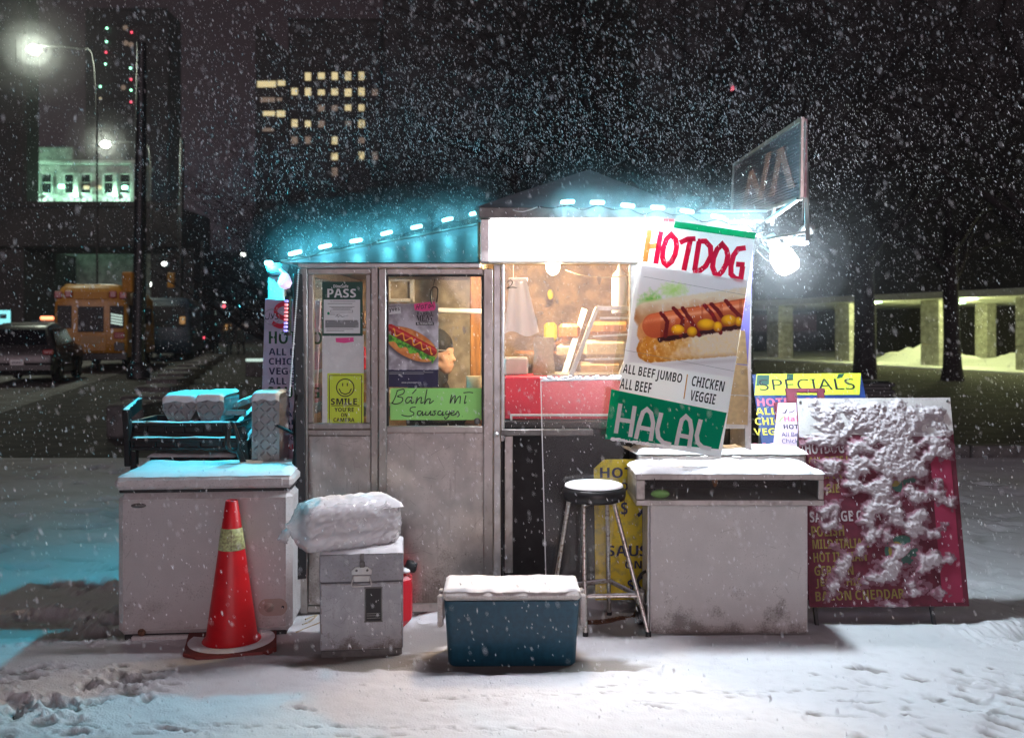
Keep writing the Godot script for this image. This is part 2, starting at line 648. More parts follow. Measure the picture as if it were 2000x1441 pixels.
	mk("concrete_dark", [0.12, 0.11, 0.11], 0.8, 0.0, {"amp": 0.4, "sc": 0.7})
	mk("concrete", [0.36, 0.35, 0.30], 0.8, 0.0, {"amp": 0.35, "sc": 0.6, "freq": 0.02})
	mk("stone_dark", [0.025, 0.02, 0.022], 0.8, 0.0, {"amp": 0.4, "sc": 0.05})
	mk("glass_dark", [0.012, 0.012, 0.015], 0.12, 0.0)
	mk("far_glass", [0.012, 0.011, 0.013], 0.6)
	mk("bark", [0.02, 0.016, 0.017], 0.9, 0.0, {"amp": 0.5, "sc": 2.0, "sy": 0.4, "bump": 1.5})
	mk("bus_yellow", [0.42, 0.19, 0.015], 0.4, 0.0, {"amp": 0.2, "sc": 0.8})
	mk("bus_dark", [0.03, 0.045, 0.07], 0.4)
	mk("car_paint", [0.055, 0.05, 0.053], 0.3, 0.35, {"amp": 0.25, "sc": 1.2})
	mk("tyre", [0.012, 0.012, 0.012], 0.85)
	mk("tail_red", [0.25, 0.006, 0.008], 0.25)
	mk("purple_sheet", [0.10, 0.085, 0.28], 0.4)
	mk("maroon", [0.115, 0.009, 0.025], 0.75, 0.0, {"amp": 0.25, "sc": 3.0})
	mk("yellow_board", [0.62, 0.47, 0.01], 0.45, 0.0, {"amp": 0.3, "sc": 3.0, "tint": [0.42, 0.33, 0.06], "lo": 0.15, "hi": 0.5})
	mk("blue_board", [0.02, 0.05, 0.2], 0.4, 0.0, {"amp": 0.3, "sc": 3.0})
	mk("roof_metal", [0.11, 0.115, 0.125], 0.45, 0.2, {"amp": 0.2, "sc": 1.5})
	mk("lilac_board", [0.55, 0.42, 0.55], 0.4, 0.0, {"amp": 0.1, "sc": 2.0})
	mk("road_slush", [0.10, 0.085, 0.08], 0.75, 0.0, {"amp": 0.5, "sc": 0.35, "freq": 0.012, "tint": [0.2, 0.19, 0.19], "bump": 3.0})
	mk("lawn_snow", [0.065, 0.055, 0.05], 0.9, 0.0, {"amp": 0.45, "sc": 0.4, "freq": 0.012})
	mk("sign_face", [0.4, 0.26, 0.29], 0.35, 0.2, {"amp": 0.2, "sc": 3.0})
	mk("snow_plain", [0.82, 0.82, 0.85], 0.7)
	mk("snow_board", [1, 1, 1], 0.9).metallic_specular = 0.15
	pane_mat("pane", [0.8, 0.78, 0.72], 0.02)
	pane_mat("plexi", [0.75, 0.72, 0.74], 0.025, 0.1)
	pane_mat("film", [0.86, 0.85, 0.88], 0.35, 0.2)
	glow("cyan_lamp", [0.33, 0.95, 1.0], 5.0)
	glow("white_lamp", [0.93, 0.97, 1.0], 12.0)
	glow("warm_lamp", [1.0, 0.86, 0.62], 10.0)
	glow("panel_lamp", [1.0, 0.97, 1.0], 2.6)
	glow("tube_lamp", [1.0, 0.98, 1.0], 6.0)
	glow("street_lamp", [0.95, 1.0, 0.92], 9.0)
	glow("green_lamp", [0.35, 1.0, 0.62], 5.0)
	glow("red_lamp", [1.0, 0.06, 0.12], 3.0)
	glow("orange_lamp", [1.0, 0.25, 0.08], 3.0)
	glow("yellow_window", [1.0, 0.82, 0.42], 0.75, [0.1, 0.1, 0.1])
	glow("dim_window", [0.85, 0.6, 0.42], 0.22, [0.1, 0.1, 0.1])
	glow("cool_window", [0.75, 1.0, 0.88], 0.8, [0.1, 0.1, 0.1])
	glow("orange_window", [1.0, 0.5, 0.14], 0.42, [0.1, 0.1, 0.1])
	glow("cyan_sign", [0.3, 0.95, 1.0], 1.1, [0.1, 0.1, 0.1])
	glow("violet_lamp", [0.8, 0.45, 1.0], 0.8)
	glow("led_red", [1.0, 0.1, 0.15], 1.2)
	glow("led_blue", [0.25, 0.2, 1.0], 1.4)
	glow("amber_led", [1.0, 0.5, 0.25], 0.13, [0.3, 0.2, 0.2])
	glow("flesh_light", [1.0, 0.55, 0.3], 0.25)
	var dp := Image.create(128, 128, false, Image.FORMAT_RGB8)
	for y in 128:
		for x in 128:
			var v := 0.0
			for k in [[32, 32, 1], [96, 96, 1], [96, 32, -1], [32, 96, -1]]:
				for ox in [-128, 0, 128]:
					for oy in [-128, 0, 128]:
						var q := Vector2(x - k[0] + ox, y - k[1] + oy).rotated(-PI / 4 * k[2])
						var e := 1.0 - sqrt(pow(q.x / 30.0, 2) + pow(q.y / 9.0, 2))
						v = maxf(v, clampf(e * 2.2, 0, 1))
			dp.set_pixel(x, y, Color(v, v, v))
	var dm := mk("diamond_plate", [0.42, 0.42, 0.43], 0.3, 0.7)
	dm.heightmap_enabled = true
	dm.heightmap_scale = 1.2
	dm.heightmap_texture = ImageTexture.create_from_image(dp)
	dm.uv1_triplanar = true
	dm.uv1_world_triplanar = false
	dm.uv1_scale = Vector3.ONE * 14.0

func terrain() -> void:
	# far ground to the horizon
	var st := mb()
	quad(st, Vector3(-400, -0.03, 12), Vector3(400, -0.03, 12), Vector3(400, -0.03, -400), Vector3(-400, -0.03, -400), Vector3.UP)
	struct("ground", st, M.lawn_snow)
	# road running away to the left
	var s := Vector3(-sin(STREET), 0, -cos(STREET))
	var r := Vector3(cos(STREET), 0, -sin(STREET))
	st = mb()
	var o := Vector3(-5.6, -0.022, 2.0)
	quad(st, o, o - r * 14.0, o - r * 14.0 + s * 220.0, o + s * 220.0, Vector3.UP)
	struct("road", st, M.road_slush)
	# near snow: a fine sheet with footprints and bare patches
	var x0 := -6.4; var x1 := 8.4; var z0 := -6.2; var z1 := 4.2
	var xs := PackedFloat32Array(); var zs := PackedFloat32Array()
	var q0 := x0
	while q0 < x1:
		xs.append(q0)
		q0 += 0.014 if q0 > -2.9 and q0 < 2.9 else 0.05
	xs.append(x1)
	q0 = z0
	while q0 < z1:
		zs.append(q0)
		q0 += 0.013 if q0 > 0.35 and q0 < 2.0 else 0.05
	zs.append(z1)
	var nx := xs.size() - 1; var nz := zs.size() - 1
	var hgt := PackedFloat32Array(); hgt.resize((nx + 1) * (nz + 1))
	var dirt := PackedFloat32Array(); dirt.resize((nx + 1) * (nz + 1))
	var n1 := FastNoiseLite.new(); n1.seed = 4; n1.frequency = 0.5; n1.fractal_octaves = 4
	var n2 := FastNoiseLite.new(); n2.seed = 9; n2.frequency = 5.0; n2.fractal_octaves = 3
	var n3 := FastNoiseLite.new(); n3.seed = 15; n3.frequency = 14.0; n3.fractal_octaves = 3
	for j in nz + 1:
		for i in nx + 1:
			var x := xs[i]; var z := zs[j]
			hgt[j * (nx + 1) + i] = 0.008 + 0.022 * n1.get_noise_2d(x, z * 2.0) + 0.005 * n2.get_noise_2d(x, z * 1.6) + 0.0009 * n3.get_noise_2d(x, z)
			dirt[j * (nx + 1) + i] = 0.0
	# drifts: one long low ridge in front of the things, another by the right board
	var dents := []
	for k in 90:
		dents.append([rng.randf_range(-2.9, -1.5), rng.randf_range(0.75, 1.8), rng.randf_range(0.02, 0.1), rng.randf_range(0.01, 0.04), rng.randf_range(-0.6, 0.6), rng.randf_range(0.005, 0.018), rng.randf_range(0.3, 1.0)])
	for k in 150:
		dents.append([1.15 + 1.6 * sqrt(rng.randf()), rng.randf_range(0.75, 1.8), rng.randf_range(0.02, 0.1), rng.randf_range(0.01, 0.035), rng.randf_range(0.1, 1.1), rng.randf_range(0.005, 0.018), rng.randf_range(0.3, 1.0)])
	for k in 32:
		dents.append([rng.randf_range(-1.7, 1.5), rng.randf_range(0.9, 1.75), rng.randf_range(0.02, 0.15), rng.randf_range(0.004, 0.012), rng.randf_range(-0.25, 0.35), rng.randf_range(0.004, 0.014), rng.randf_range(0.3, 1.0)])
	for k in 120:
		dents.append([rng.randf_range(2.2, 6.5), rng.randf_range(-4.5, 0.4), rng.randf_range(0.08, 0.3), rng.randf_range(0.04, 0.12), rng.randf_range(0, 3), rng.randf_range(0.01, 0.04), rng.randf_range(0.0, 0.5)])
	for k in 130:
		dents.append([rng.randf_range(-6.0, -2.0), rng.randf_range(-5.5, 0.3), rng.randf_range(0.08, 0.3), rng.randf_range(0.04, 0.12), rng.randf_range(0, 3), rng.randf_range(0.01, 0.04), rng.randf_range(0.1, 0.6)])
	# two long scrape marks dragged across the front
	for k in 60:
		var t := k / 59.0
		dents.append([lerpf(-0.4, 1.7, t), 1.12 - 0.16 * t + 0.01 * sin(k * 1.7), 0.03, 0.006, 0.1, 0.005, 0.35 + 0.3 * sin(k * 2.1)])
		dents.append([lerpf(-1.5, 0.2, t), 1.35 + 0.1 * t + 0.012 * sin(k * 1.3), 0.03, 0.007, -0.1, 0.006, 0.3 + 0.35 * sin(k * 1.6)])
	# shoe prints walking across the left corner
	for k in 7:
		var c := Vector2(-2.75 + 0.17 * k, 1.65 - 0.11 * k + (0.07 if k % 2 else -0.07))
		dents.append([c.x, c.y, 0.13, 0.05, 0.5, 0.03, 0.35])
		dents.append([c.x - 0.12, c.y + 0.08, 0.05, 0.035, 0.5, 0.03, 0.6])
	for d in dents:
		var ca := cos(d[4]); var sa := sin(d[4])
		var reach: float = maxf(d[2], d[3]) * 1.7
		for j in range(zs.bsearch(d[1] - reach), mini(nz, zs.bsearch(d[1] + reach)) + 1):
			for i in range(xs.bsearch(d[0] - reach), mini(nx, xs.bsearch(d[0] + reach)) + 1):
				var x: float = xs[i] - d[0]; var z: float = zs[j] - d[1]
				var q := Vector2((x * ca + z * sa) / d[2], (-x * sa + z * ca) / d[3])
				var e := q.length() * (1.0 + 0.7 * n2.get_noise_2d((x + d[0]) * 3, (z + d[1]) * 3))
				var at := j * (nx + 1) + i
				if e < 1.0:
					hgt[at] -= d[5] * (1.0 - e * e)
					dirt[at] = maxf(dirt[at], d[6] * clampf((1.0 - e) * 1.8, 0, 1))
				elif e < 1.5:
					hgt[at] += d[5] * 0.45 * (1.0 - absf(e - 1.25) / 0.25)
	# bare wet slab round the feet of things: [x, z, rx, rz]
	var bare := [[-0.72, 0.66, 0.36, 0.13, 1.0], [-0.28, 0.72, 0.45, 0.1, 0.8], [0.1, 0.72, 0.55, 0.12, 0.9], [-0.45, 0.35, 0.16, 0.22, 0.75], [-1.0, 0.5, 0.3, 0.12, 0.7], [1.1, 0.28, 0.5, 0.06, 0.7], [0.62, 0.22, 0.25, 0.12, 0.6], [2.0, 0.1, 0.5, 0.08, 0.5], [-2.6, 0.25, 0.6, 0.14, 0.45]]
	var mesh := []
	mesh.resize(Mesh.ARRAY_MAX)
	var vs := PackedVector3Array(); var ns := PackedVector3Array(); var cs := PackedColorArray(); var ix := PackedInt32Array()
	for j in nz + 1:
		for i in nx + 1:
			var x := xs[i]; var z := zs[j]
			var at := j * (nx + 1) + i
			var b := 0.0
			for q in bare:
				var e := Vector2((x - q[0]) / q[2], (z - q[1]) / q[3]).length() + 0.35 * n2.get_noise_2d(x * 0.8, z * 1.4)
				b = maxf(b, q[4] * smoothstep(1.15, 0.8, e))
			var h := lerpf(hgt[at], -0.004, b)
			var edge := minf(minf(x - x0, x1 - x), z - z0)
			h = lerpf(-0.012, h, clampf(edge / 0.5, 0, 1))
			vs.append(Vector3(x, h, z))
			var road := clampf((-2.6 - x + z * 0.25) / 2.0, 0.0, 1.0)
			var grime := clampf(0.5 + 1.6 * n1.get_noise_2d(x * 0.9 + 40, z * 1.8), 0, 1)
			var c := Color(0.72, 0.71, 0.74).lerp(Color(0.2, 0.18, 0.17), clampf(dirt[at] + 0.1 * grime * grime + 0.1 * clampf(n3.get_noise_2d(x, z) * 2.0 - 0.2, 0, 1), 0, 0.92))
			c = c.lerp(Color(0.26, 0.23, 0.22), road * (0.35 + 0.5 * grime) * 0.8)
			c = c.lerp(Color(0.2, 0.165, 0.14), b * 0.92)
			cs.append(c)
	for j in nz + 1:
		for i in nx + 1:
			var l := vs[j * (nx + 1) + maxi(i - 1, 0)]; var r2 := vs[j * (nx + 1) + mini(i + 1, nx)]
			var u := vs[maxi(j - 1, 0) * (nx + 1) + i]; var w := vs[mini(j + 1, nz) * (nx + 1) + i]
			ns.append((w - u).cross(r2 - l).normalized())
	for j in nz:
		for i in nx:
			var a := j * (nx + 1) + i
			for k in [a, a + 1, a + nx + 2, a, a + nx + 2, a + nx + 1]:
				ix.append(k)
	mesh[Mesh.ARRAY_VERTEX] = vs; mesh[Mesh.ARRAY_NORMAL] = ns; mesh[Mesh.ARRAY_COLOR] = cs; mesh[Mesh.ARRAY_INDEX] = ix
	var am := ArrayMesh.new()
	am.add_surface_from_arrays(Mesh.PRIMITIVE_TRIANGLES, mesh)
	var m := mk("snow_ground", [1, 1, 1], 0.72, 0.0, {"sc": 2.5, "bump": 0.22, "bfreq": 0.12})
	m.vertex_color_use_as_albedo = true
	m.albedo_color = Color.WHITE
	struct("pavement", am, m)
	# kerb at the lawn, far right
	st = mb()
	for k in 14:
		cbox(st, Vector3(2.6 + 1.2 * k, 0.03, -6.35), Vector3(1.19, 0.2, 0.25), 0.02)
	struct("kerb", st, M.concrete_dark)

# ---------- far background ----------
# a plain tower with a grid of recessed windows; lit: Array of [column, row, material]
func tower(called: String, label: String, lo: Vector3, hi: Vector3, cols: int, rows: int, lit: Array, m: Material, win := 0.55) -> Node3D:
	var t := thing(called, label, "building", Vector3((lo.x + hi.x) / 2, 0, hi.z))
	var st := mb()
	box(st, lo, hi, 0.2)
	objw("wall", st, m, t)
	var w := (hi.x - lo.x) / cols
	var h := (hi.y - lo.y) / rows
	var dark := mb()
	var isl := {}
	for l in lit:
		isl[Vector2i(l[0], l[1])] = l[2]
	for j in rows:
		for i in cols:
			var c := Vector3(lo.x + w * (i + 0.5), hi.y - h * (j + 0.5), hi.z)
			var key := Vector2i(i, j)
			if isl.has(key):
				st = mb()
				cbox(st, c + Vector3(0, -0.08 * h * rng.randf(), 0.02), Vector3(w * win * rng.randf_range(0.8, 1.02), h * win * rng.randf_range(0.6, 1.02), 0.16))
				objw("window", st, M[isl[key]], t)
			else:
				cbox(dark, c, Vector3(w * win, h * win, 0.1))
	stuff(objw("dark_windows", dark, M.far_glass, t))
	# floor bands
	st = mb()
	for j in rows:
		cbox(st, Vector3((lo.x + hi.x) / 2, hi.y - h * j, hi.z + 0.05), Vector3(hi.x - lo.x, h * 0.12, 0.24))
	stuff(objw("floor_bands", st, m, t))
	return t

func far_buildings() -> void:
	# tower with coloured lights
	var a := P(165, 18, 150); var b := P(328, 640, 150)
	tower("dark_tower", "tall dark tower with a few coloured lamps behind the left street lights", Vector3(a.x, 0, -151), Vector3(b.x, a.y, -145), 9, 22, [], M.stone_dark)
	var t: Node3D = get_node("dark_tower")
	for k in [[208, 55, "green_lamp"], [207, 81, "green_lamp"], [206, 102, "red_lamp"], [205, 125, "green_lamp"], [195, 169, "green_lamp"], [195, 192, "yellow_window"], [256, 63, "red_lamp"], [254, 133, "green_lamp"], [255, 155, "red_lamp"], [255, 176, "green_lamp"], [255, 199, "red_lamp"], [244, 54, "dim_window"], [245, 84, "dim_window"], [255, 87, "dim_window"], [240, 171, "dim_window"]]:
		var st := mb()
		var big := 0.42 if k[2] == "dim_window" else 0.17
		ball(st, P(k[0], k[1], 149.5), Vector3(big, big, 0.15), 8)
		objw("lamp", st, M[k[2]], t)
	# left-edge tower
	b = P(48, 640, 62)
	tower("edge_tower", "dark building cut off by the left picture edge", Vector3(b.x - 22, 0, -59), Vector3(b.x, 34, -57), 8, 11, [], M.stone_dark)
	# office block with lit yellow windows: a low wing with a sloped roof and a main block
	a = P(562, 38, 130); b = P(745, 640, 130)
	var lit := []
	var rows := {0: [[1, 1], [2, 1], [3, 1], [4, 1], [5, 1]], 1: [[0, 1], [1, 1], [2, 1], [3, 1], [4, 1], [5, 1], [6, 2]], 2: [[2, 2], [3, 2], [4, 1], [5, 1]], 3: [[0, 1], [1, 1], [2, 2], [4, 2], [5, 1]], 4: [[0, 2], [1, 2], [3, 1], [5, 2]], 5: [[3, 1], [5, 1], [6, 2]], 6: [[3, 2]]}
	for r in rows:
		for c in rows[r]:
			lit.append([c[0], r + 3, "yellow_window" if c[1] == 1 else "dim_window"])
	tower("office_block", "office block with rows of lit yellow windows left of the trees", Vector3(a.x, 0, -155), Vector3(b.x, a.y, -125), 7, 20, lit, M.stone_dark, 0.5)
	a = P(498, 45, 132); b = P(560, 640, 132)
	t = thing("office_wing", "narrow dark office wing with sloped roof and three lit floors", "building", Vector3(a.x, 0, -127))
	var st2 := mb()
	var top2 := P(560, 100, 132).y
	prism(st2, PackedVector2Array([Vector2(a.x, 0), Vector2(b.x, 0), Vector2(b.x, top2), Vector2(a.x, a.y)]), -150, -127)
	objw("wall", st2, M.stone_dark, t)
	for k in [[502, 538, 158, 170, 1], [542, 556, 157, 167, 1], [508, 536, 190, 199, 2], [540, 550, 191, 197, 2], [513, 536, 217, 226, 1], [540, 556, 216, 228, 1], [512, 534, 250, 256, 2]]:
		var lo := P(k[0], k[3], 131.9); var hi := P(k[1], k[2], 131.9)
		st2 = mb()
		box(st2, Vector3(lo.x, lo.y, -127.1), Vector3(hi.x, hi.y, -126.9))
		objw("window", st2, M.yellow_window if k[4] == 1 else M.dim_window, t)
	# the dark mass behind the trees, so high that its roof is out of the picture
	lit = []
	tower("dark_block", "huge dark office block behind the bare trees above the arcade", Vector3(9, 3.4, -125), Vector3(110, 70, -62), 30, 20, lit, M.stone_dark)
	t = get_node("dark_block")
	st2 = mb()
	ball(st2, P(1430, 173, 60), Vector3(0.18, 0.18, 0.18), 8)
	ball(st2, P(1424, 177, 60), Vector3(0.1, 0.1, 0.1), 8)
	objw("red_lamp", st2, M.red_lamp, t)
	tower("dark_slab", "unlit slab tower hidden behind the middle of the trees", Vector3(-17.5, 0, -150), Vector3(18, 75, -120), 12, 22, [], M.stone_dark)
	# old building with floodlit front
	var d := 70.0
	a = P(20, 280, d); b = P(264, 405, d)
	t = thing("floodlit_building", "pale building with three floodlit window pairs above the bridge", "building", Vector3(a.x, 0, CZ - d))
	st2 = mb()
	var mid := P(38, 322, d)
	box(st2, Vector3(mid.x, 0, -68), Vector3(b.x, mid.y, -65.0), 0.1)
	objw("wall", st2, mk("pale_stone", [0.38, 0.4, 0.38], 0.8, 0.0, {"amp": 0.3, "sc": 0.3}), t)
	st2 = mb()
	box(st2, Vector3(mid.x - 0.2, mid.y, -68.2), Vector3(b.x + 0.2, mid.y + 0.35, -64.7), 0.08)
	objw("cornice", st2, M.pale_stone, t)
	st2 = mb()
	box(st2, Vector3(a.x, mid.y + 0.4, -68), Vector3(a.x + 4.2, a.y, -66.2), 0.1)
	objw("attic", st2, M.pale_stone, t)
	st2 = mb()
	ball(st2, P(26, 312, d - 2.2), Vector3(0.16, 0.14, 0.16), 8)
	omni(objw("lamp", st2, M.green_lamp, t), P(26, 312, d - 2.2), Color(0.75, 1.0, 0.84), 8.0, 0.1, 30)
	for k in 3:
		var px := 76.0 + 76.5 * k
		var c := P(px, 362, d)
		for s in [-1.0, 1.0]:
			st2 = mb()
			for e in [-0.42, 0.42]:
				cbox(st2, c + Vector3(s * 0.62 + e, 0.1, 0.1), Vector3(0.12, 1.55, 0.2), 0.02)
			cbox(st2, c + Vector3(s * 0.62, 0.88, 0.1), Vector3(0.96, 0.14, 0.2), 0.02)
			cbox(st2, c + Vector3(s * 0.62, -0.66, 0.1), Vector3(0.96, 0.12, 0.24), 0.02)
			cbox(st2, c + Vector3(s * 0.62, 0.2, 0.06), Vector3(0.76, 0.07, 0.1))
			var f := objw("window_frame", st2, M.pale_stone, t)
			st2 = mb()
			cbox(st2, c + Vector3(s * 0.62, 0.1, 0.04), Vector3(0.74, 1.5, 0.04))
			objw("pane", st2, M.glass_dark, f)
		st2 = mb()
		cbox(st2, c + Vector3(0, 0.0, 0.25), Vector3(0.4, 1.9, 0.5), 0.06)
		objw("pilaster", st2, M.pale_stone, t)
		st2 = mb()
		ball(st2, c + Vector3(0, -0.82, 0.75), Vector3(0.13, 0.1, 0.13), 8)
		var l := objw("lamp", st2, M.green_lamp, t)
		omni(l, c + Vector3(0, -0.82, 0.75), Color(0.72, 1.0, 0.84), 7.0, 0.08, 30)
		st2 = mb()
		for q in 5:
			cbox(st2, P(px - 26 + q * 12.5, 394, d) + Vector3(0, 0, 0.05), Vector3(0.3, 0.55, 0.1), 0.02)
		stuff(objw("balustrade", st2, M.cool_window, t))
	for k in [[119, 364, "green_lamp"], [192, 366, "yellow_window"], [243, 366, "green_lamp"], [168, 366, "yellow_window"]]:
		st2 = mb()
		cbox(st2, P(k[0], k[1], d - 0.3), Vector3(0.42, 0.28, 0.2), 0.05)
		objw("lit_window", st2, M[k[2]], t)
	st2 = mb()
	box(st2, Vector3(b.x - 0.25, P(0, 400, d).y, -65.2), Vector3(b.x + 0.05, mid.y, -64.6), 0.03)
	objw("corner_pilaster", st2, M.pale_stone, t)
	# dark bridge
	d = 60.0
	a = P(-60, 404, d); b = P(352, 482, d)
	t = thing("overpass", "dark covered bridge crossing above the street", "bridge", Vector3(a.x, 0, CZ - d))
	st2 = mb()
	box(st2, Vector3(a.x - 4, b.y, CZ - d - 6), Vector3(b.x, a.y, CZ - d), 0.1)
	objw("deck", st2, M.stone_dark, t)
	st2 = mb()
	box(st2, Vector3(a.x - 4, a.y, CZ - d - 0.3), Vector3(b.x, a.y + 0.35, CZ - d + 0.15), 0.03)
	objw("parapet", st2, M.stone_dark, t)
	for px in [8.0, 345.0]:
		st2 = mb()
		var q := P(px, 640, d)
		box(st2, Vector3(q.x - 0.9, 0, CZ - d - 5), Vector3(q.x + 0.9, b.y, CZ - d - 0.6), 0.05)
		objw("pier", st2, M.stone_dark, t)
	# shop front with an orange lit window
	d = 66.0
	t = thing("corner_shop", "shop front with tall orange lit window under the bridge", "building", P(60, 640, d) * Vector3(1, 0, 1))
	st2 = mb()
	a = P(-40, 480, d); b = P(96, 640, d)
	box(st2, Vector3(a.x - 6, 0, -75), Vector3(b.x, 7.0, CZ - d), 0.05)
	objw("wall", st2, M.stone_dark, t)
	a = P(38, 484, d); b = P(74, 566, d)
	st2 = mb()
	box(st2, Vector3(a.x, b.y, CZ - d - 0.1), Vector3(b.x, a.y, CZ - d + 0.06))
	objw("window", st2, M.orange_window, t)
	st2 = mb()
	cbox(st2, P(62, 525, d - 0.1), Vector3(0.35, 3.2, 0.1), 0.02)
	objw("pillar", st2, M.cardboard, t)
	# pale buildings at the end of the street
	t = tower("street_end_building", "dim pale building closing the far end of the street", Vector3(P(215, 0, 190).x, 0, -215), Vector3(P(520, 0, 190).x, 17, -185), 10, 5, [[5, 3, "dim_window"], [6, 3, "cool_window"], [8, 4, "dim_window"], [7, 4, "orange_window"]], M.stone_dark)

# ---------- arcade on the right ----------
func arcade() -> void:
	var u := Vector3(0.34, 0, 0.94).normalized()       # along the arcade, towards the camera
	var n := Vector3(-0.94, 0, 0.34).normalized()       # out of its front
	var base := Vector3(17.1, 0, -32.7)
	var inw := -n
	var t := thing("arcade_building", "low arcade of pale block columns under a lit ceiling", "building", base)
	var W := func(x: float, y: float, z: float) -> Vector3: return base + u * x + Vector3.UP * y + inw * z
	var slab := func(x0: float, x1: float, y0: float, y1: float, z0: float, z1: float) -> SurfaceTool:
		var st := mb()
		box(st, Vector3(x0, y0, 0), Vector3(x1, y1, z1 - z0), 0.02, Transform3D(Basis(u, Vector3.UP, inw), base + inw * z0))
		return st
	objw("ceiling", slab.call(-22.0, 22.0, 2.72, 3.0, -0.6, 12.0), mk("plaster", [0.5, 0.5, 0.44], 0.7, 0.0, {"amp": 0.15, "sc": 0.5}), t)
	objw("facade", slab.call(-22.0, 22.0, 3.0, 9.0, -0.55, 12.0), M.stone_dark, t)
	objw("back_wall", slab.call(-22.0, 22.0, 0.0, 2.72, 11.7, 12.0), M.stone_dark, t)
	var fl: SurfaceTool = slab.call(-22.0, 22.0, -0.1, 0.03, -1.6, 11.7)
	objw("floor", fl, M.snow_plain, t)
	# columns of stacked blocks
	for k in [-16.0, -10.6, -5.3, 0.0, 4.6, 9.6, 14.6]:
		var c := Node3D.new()
		c.name = "column"
		t.add_child(c, true)
		c.global_position = W.call(k, 0, 0)
		var y := 0.03
		for h in [0.86, 0.95, 0.87]:
			objw("stone_block", slab.call(k - 0.5, k + 0.5, y, y + h - 0.012, 0.0, 0.9), M.concrete, c)
			y += h
	for k in [-12.0, -4.0, 3.0, 9.0]:
		objw("rear_column", slab.call(k - 0.35, k + 0.35, 0.03, 2.72, 7.0, 7.6), M.concrete, t)
	# ceiling lamps
	var i := 0
	for k in [[-3.0, -0.3], [-2.6, 4.0], [2.2, -0.35], [6.6, -0.3], [6.8, 4.5], [11.0, 2.0]]:
		var l := objw("ceiling_lamp", slab.call(k[0] - 0.32, k[0] + 0.32, 2.66, 2.715, k[1], k[1] + 0.3), M.green_lamp, t)
		omni(l, W.call(k[0], 2.55, k[1] + 0.15), Color(0.96, 1.0, 0.68), 6.5, 0.15, 20)
		i += 1
	# ploughed snow heaped between the columns
	var ns := FastNoiseLite.new()
	ns.seed = 31
	ns.frequency = 0.6
	var st := mb()
	sheet(st, 60, 16, func(a: float, b: float) -> Vector3:
		var x := lerpf(-5.0, 13.0, a)
		var hump := sin(b * PI) * (0.55 + 0.6 * ns.get_noise_2d(x * 1.4, b * 2)) * (0.45 + 0.55 * sin(a * 9.0 + 1.0) * sin(a * 9.0 + 1.0))
		return W.call(x, 0.035 + maxf(0.0, hump), 1.5 + b * 4.0), Vector3.UP)
	struct("snow_bank", st, M.snow)
	# benches in front of the snow
	var proto: Node3D
	for k in [[-1.6, 2.2, "slatted bench by the arcade column nearest the tree trunk"], [6.2, -0.4, "slatted bench at the right picture edge beside a column"]]:
		var b := thing("park_bench", k[2], "bench", W.call(k[0], 0.04, k[1]), atan2(-u.z, u.x), "benches by the arcade")
		for y in [0.62, 0.76, 0.9]:
			var s2 := mb()
			cbox(s2, Vector3(0, y, 0.2), Vector3(1.7, 0.11, 0.05), 0.01)
			obj("back_slat", s2, M.cardboard, b)
		for z in [0.05, -0.1, -0.25]:
			var s2 := mb()
			cbox(s2, Vector3(0, 0.45, z), Vector3(1.7, 0.05, 0.12), 0.01)
			obj("seat_slat", s2, M.cardboard, b)
		for x in [-0.7, 0.7]:
			for z in [-0.22, 0.14]:
				var s2 := mb()
				cbox(s2, Vector3(x, 0.215, z), Vector3(0.07, 0.43, 0.07), 0.01)
				obj("leg", s2, M.black, b)

# ---------- bare trees ----------
func branch(st: SurfaceTool, a: Vector3, dir: Vector3, length: float, r: float, depth: int, last := 6) -> void:
	var pts := [a]
	var rs := [r]
	var d := dir
	var p := a
	var n := 4 if depth < 2 else 3 if depth < 4 else 2 if depth < last else 1
	for i in n:
		d = (d + Vector3(rng.randf_range(-1, 1), rng.randf_range(-0.6, 0.9), rng.randf_range(-1, 1)) * 0.18).normalized()
		p += d * length / n
		pts.append(p)
		rs.append(r * (1.0 - 0.5 * (i + 1) / n))
	tube(st, pts, rs, 7 if depth == 0 else 5 if depth < 2 else 3, false)
	if depth >= last:
		return
	var kids: int = [4, 4, 4, 4, 3, 3][depth]
	for k in kids:
		var at: int = n if k == 0 else 1 + (k * n / kids) % n
		var spread := 0.35 if k == 0 else rng.randf_range(0.55, 1.0)
		var side := Vector3(rng.randf_range(-1, 1), rng.randf_range(-0.35, 0.45), rng.randf_range(-1, 1)).normalized()
		var nd := (d * (1.0 - spread * 0.55) + side * spread).normalized()
		branch(st, pts[at], nd, length * rng.randf_range(0.58, 0.8), maxf(rs[at] * (0.72 if k == 0 else 0.55), 0.003), depth + 1, last)

